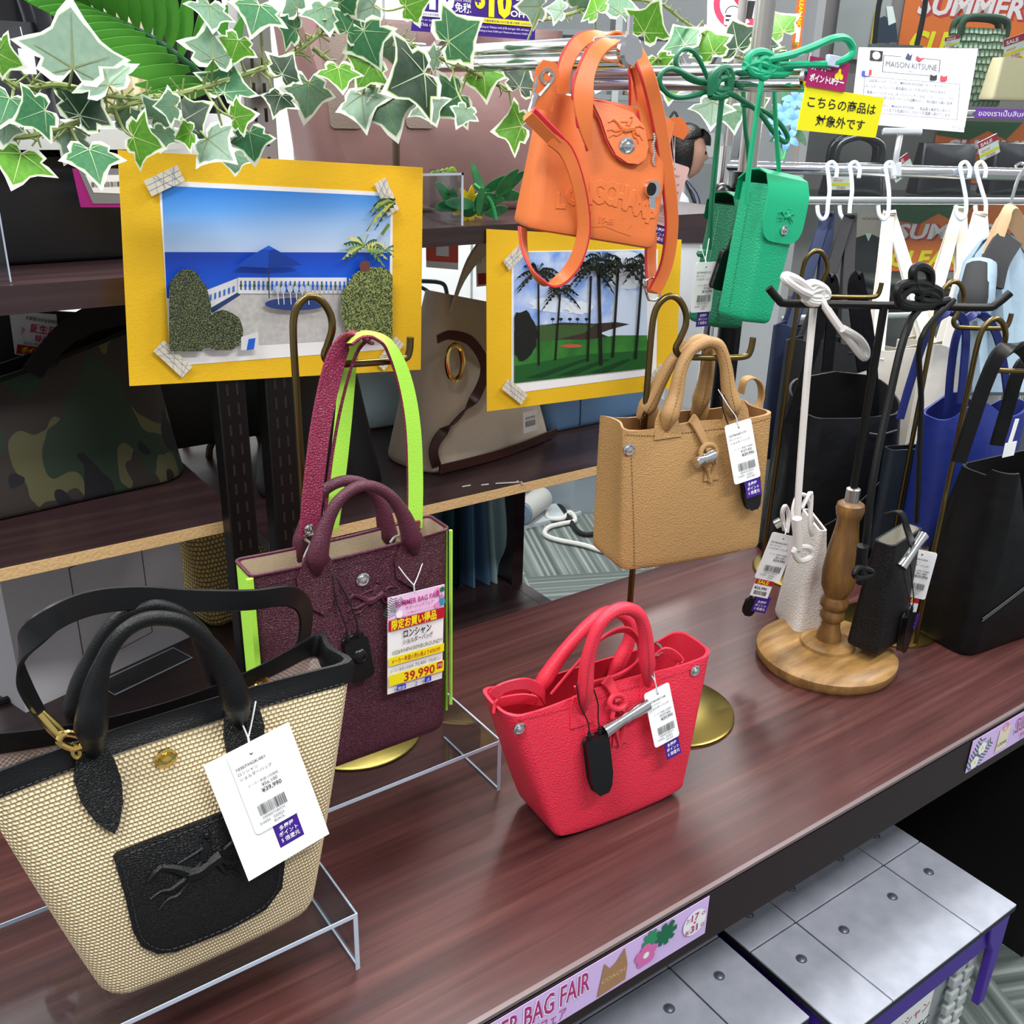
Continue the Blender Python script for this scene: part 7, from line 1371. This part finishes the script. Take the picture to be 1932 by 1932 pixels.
def headf(x, y, z):                                      # skull with brow, nose, lips and chin on the +x side
    f_ = max(0, x)*(1-min(1, abs(y)*2.4)); b_ = 0
    for z0, w, a in ((-.12, .09, .26), (-.02, .12, .10), (.22, .12, .05), (-.36, .05, .13), (-.46, .05, .12), (-.68, .12, .16)): b_ += a*math.exp(-((z-z0)/w)**2)
    b_ -= .05*math.exp(-((z-.06)/.05)**2); k = 1-.28*max(0, -z)*(.4+.6*abs(y)); return x*k+f_*b_, y*k*.9, z
ellip(c, hd, .088, .078, .118, SK, 'head', 40, headf)
def hairf(x, y, z): return (x*.9-.1 if z < .15 and x > -.1 else x), y, z
g = G(); rows = []
for i in range(15):
    th = PI*.02+PI*.80*i/14; r = []
    for j in range(29):
        p0 = R(82)+(2*PI-2*R(82))*j/28 if th > PI*.34 else 2*PI*j/28
        x, y, z = math.sin(th)*math.cos(p0), math.sin(th)*math.sin(p0), math.cos(th); r.append(c+hd.U*(x*.104-.012)+hd.N*(y*.094)+hd.W*(z*.13+.012))
    rows.append(r)
g.grid(rows); g.build('hair', HR, t)
for k in range(7): G().ribbon([c+hd.U*.05+hd.W*.115+hd.N*(.05-.017*k), c+hd.U*.084+hd.W*.085+hd.N*(.054-.018*k), c+hd.U*.09+hd.W*.04+hd.N*(.056-.0187*k)], hd.N, [.022, .022, .012], .005, k=4).build('fringe', HR, t)
for s_ in (1, -1): G().ball(c+hd.U*.078+hd.N*(.03*s_)+hd.W*.006, .009, 8).build('eye', mat('eye_dark', '#1c1614', .3), t); G().ball(c-hd.U*.008+hd.N*(.074*s_)-hd.W*.01, .022, 10, sq=(.7, .3, 1.2), fr=hd).build('ear', SK, t)
def skinmesh(name, verts, edges, rad, m, sub=2):
    me = bpy.data.meshes.new(name); off = OFF[t.name]; me.from_pydata([V(v)-off for v in verts], edges, []); ob = bpy.data.objects.new(name, me); COL.objects.link(ob); ob.parent = t; OFF[ob.name] = off
    md = ob.modifiers.new('skin', 'SKIN'); lay = me.skin_vertices[0].data if me.skin_vertices else None
    if lay is None: lay = me.attributes and me.skin_vertices.new().data if hasattr(me.skin_vertices, 'new') else None
    if lay:
        for i, r in enumerate(rad): lay[i].radius = (r, r)
        lay[0].use_root = True
    md.use_smooth_shade = True; s_ = ob.modifiers.new('sub', 'SUBSURF'); s_.levels = sub; s_.render_levels = sub; me.materials.append(m); return ob
neck = c-hd.W*.12-face*.03; ch = V((neck.x-face.x*.05, neck.y-face.y*.05, neck.z-.10)); pel = V((ch.x-face.x*.12, ch.y-face.y*.12, max(.55, ch.z-.42)))
def pt_(base, fw, sd, z): return base+face*fw+sidev*sd+V((0, 0, z))
vs = [pel, lerp(pel, ch, .5), ch, neck-hd.W*.02, neck+hd.W*.05]; es = [(0, 1), (1, 2), (2, 3), (3, 4)]; rad = [.15, .135, .15, .055, .05]
for s_ in (1, -1):
    o = len(vs); vs += [pt_(ch, 0, .17*s_, .01), pt_(ch, .06, .22*s_, -.22), pt_(ch, .30, .14*s_, -.30), pt_(ch, .38, .11*s_, -.31)]; rad += [.065, .05, .036, .03]; es += [(2, o), (o, o+1), (o+1, o+2), (o+2, o+3)]
    q = len(vs); vs += [pt_(pel, 0, .1*s_, -.05), V((pel.x+face.x*.05+sidev.x*.1*s_, pel.y+face.y*.05+sidev.y*.1*s_, .42)), V((pel.x+sidev.x*.1*s_, pel.y+sidev.y*.1*s_, .06))]; rad += [.1, .07, .05]; es += [(0, q), (q, q+1), (q+1, q+2)]
skinmesh('body', vs, es, rad, WS)
for s_ in (1, -1):
    hb = pt_(ch, .40, .11*s_, -.31); skinmesh('hand', [hb, hb+face*.05]+[hb+face*(.05+.035*k)+sidev*((i-1.5)*.018*s_)*(1+.2*k)+V((0, 0, -.012*k)) for i in range(4) for k in (1, 2)]+[hb+face*.03+sidev*(-.035*s_), hb+face*.065+sidev*(-.045*s_)], [(0, 1)]+[e_ for i in range(4) for e_ in ((1, 2+2*i), (2+2*i, 3+2*i))]+[(0, 10), (10, 11)], [.026, .03]+[.009, .008]*4+[.011, .009], SK, 1)
G().ribbon([neck+face*.02+sidev*.06, ch+face*.15+sidev*.04, ch+face*.17+V((0, 0, -.22)), ch+face*.15-sidev*.04, neck+face*.02-sidev*.06], sidev, .015, .003).build('lanyard', PURPLE, t)
G().ribbon([neck+hd.W*.02+sidev*.055, ch+face*.12+sidev*.07+V((0, 0, -.02)), ch+face*.16+sidev*.05+V((0, 0, -.16))], sidev, .03, .006).build('hair_lock', HR, t)
G().ribbon([neck+hd.W*.02-sidev*.055, ch+face*.12-sidev*.07+V((0, 0, -.02)), ch+face*.16-sidev*.05+V((0, 0, -.16))], sidev, .03, .006).build('hair_lock', HR, t)

# ---------------------------------------------------------------- on the floor: power strip, cables, white cabinet foot
a = at(985, 972, z=.05); bq = at(1022, 944, z=.05); t = thing('cable_reel', 'grey cylindrical power tap lying on the carpet', 'power tap', (a.x, a.y, 0)); ax = (V((bq.x, bq.y, .05))-V((a.x, a.y, .05))); GP = mat('grey_plastic', '#a9aaa6', .5)
G().tube([V((a.x, a.y, .06)), V((a.x, a.y, .06))+ax], .045, 20, 1).build('casing', GP, t); G().tube([V((a.x, a.y, .06))-ax.normalized()*.01, V((a.x, a.y, .06))], .04, 20, 1).build('end_cap', mat('blue_grey', '#6f7f98', .5), t); G().ball(V((a.x, a.y, .06))-ax.normalized()*.015, .018).build('knob', WHITE, t)
tb = G().tube([at(x, y, z=.012) for x, y in ((1032, 965), (1034, 978), (1062, 978), (1075, 966), (1085, 982), (1060, 988), (1035, 995), (1028, 1008), (1050, 1018), (1100, 1028), (1140, 1040), (1190, 1046))], .009, 8).build('white_cable', mat('cable_white', '#c9cac6', .5)); tag(tb, 'white cable winding over the striped carpet', 'cable')
tb = G().tube([at(x, y, z=.012) for x, y in ((1050, 945), (1065, 965), (1078, 985), (1090, 1002), (1110, 1008), (1150, 1000))], .009, 8).build('black_cable', CORDB); tag(tb, 'black cable crossing the white one on the carpet', 'cable')
p = at(1092, 998, z=0)+V((.06, .1, 0)); t = thing('white_cabinet', 'white cabinet with grey foot behind the shelving', 'cabinet', (p.x+.25, p.y, 0)); G().wbox((p.x, p.y, .16), (p.x+.42, p.y+.3, 1.0)).build('body', WH, t, smooth=False); G().wbox((p.x, p.y+.01, 0), (p.x+.42, p.y+.3, .16)).build('foot', mat('foot_grey', '#8f9aa3', .5), t, smooth=False)
G().wbox((p.x+.35, p.y-.005, .2), (p.x+.358, p.y, .98)).build('door_gap', mat('gap', '#6d7478', .5), t, smooth=False); G().wbox((p.x+.32, p.y-.02, .7), (p.x+.33, p.y, .85)).build('handle', CHROME, t, smooth=False)
p = at(985, 1000, z=0); tb = G().wbox((p.x-.3, p.y, 0), (p.x+.28, p.y+.12, .012)).build('cable_cover', mat('cover_grey', '#b5bfc4', .5)); tag(tb, 'flat pale grey cable cover on the carpet', 'cable cover')
# hanging dark garments and cream goods far behind the ivy
for px, w, lb, cc in ((365, .07, 'black satin garment hanging far behind the palm frond', '#141416'), (20, .12, 'black garment on a hanger far behind the arched handle', '#17171a'), (215, .06, 'cream goods far behind the palm frond', '#d8cba8')):
    P = at(px, 95, y=2.2); t = thing('hanging_garment', lb, 'garment', (P.x, P.y, P.z-.1), 'garments far behind the ivy'); rows = [[P+V((lerp(-w, w, j/10)*k, -.02*math.sin(j*1.9), z)) for j in range(11)] for z, k in ((-.12, 1.1), (0, 1), (.12, .95), (.26, .5), (.29, .2))]
    m = mat('far_cloth'+str(px), cc, .6); g = G(); g.grid(rows); g.grid([[q+V((0, .03, 0)) for q in r] for r in rows], flip=True); g.grid([rows[0], [q+V((0, .03, 0)) for q in rows[0]]], flip=True); g.build('cloth', m, t); G().tube([rows[-1][5], rows[-1][5]+V((0, .01, .05)), rows[-1][5]+V((.02, .01, .07))], .004, 6).build('hanger_hook', CHROME, t)

# small card in an acrylic holder at the shelf end, blue flowers by the rack
p = at(8, 545, z=1.264); p.y = max(p.y, 1.16); t = thing('acrylic_card_holder', 'clear acrylic holder with amber card on the dark upper shelf', 'card holder', (p.x-.03, p.y+.01, 1.263)); f = Fr((p.x-.03, 1.165, 1.263))
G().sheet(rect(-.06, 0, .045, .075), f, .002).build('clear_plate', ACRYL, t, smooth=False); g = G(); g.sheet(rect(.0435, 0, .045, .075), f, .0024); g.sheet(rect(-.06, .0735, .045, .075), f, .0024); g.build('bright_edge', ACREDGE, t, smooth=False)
G().sheet([(-.05, .03), (.034, .042), (.034, .066), (-.05, .072)], f, .0008, -.0015).build('amber_card', mat('amber_card', '#b98a4a', .6), t, smooth=False)
rr = random.Random(9); c = at(1482, 222, d=RD+.03); t = thing('blue_flowers', 'artificial blue flowers behind the yellow card', 'flower', c); BF = mat('blue_petal', '#6fa4e6', .5); G().tube([at(1476, 300, d=RD+.02), at(1476, 318, d=RD+.02)], .003, 6, 1).build('clip', CHROME, t)
for k, (px, py) in enumerate(((1478, 212), (1496, 228), (1484, 262), (1500, 190), (1470, 236))):
    q = at(px, py, d=RD+.03)
    for i in range(5):
        a = 2*PI*i/5+k; d_ = CR*math.cos(a)+CU*math.sin(a); G().ribbon([q, q+d_*.014-FWD*.006, q+d_*.028], CR*-math.sin(a)+CU*math.cos(a), [.004, .016, .005], .001, k=3).build('petal', BF, t)
    G().tube([q+FWD*.004, q+FWD*.02-CU*.03, at(1476, 306, d=RD+.02)], .002, 6, 3).build('stem', mat('stem_green', '#2f9a55', .4), t)
for i in range(6):
    q = at(1470+rr.random()*40, 200+rr.random()*80, d=RD+.05); d_ = (CR*rr.uniform(-1, 1)+CU*rr.uniform(-1, .6)).normalized(); G().ribbon([q, q+d_*.025, q+d_*.05], d_.cross(FWD), [.004, .018, .003], .001, k=3).build('leaf', LG, t)
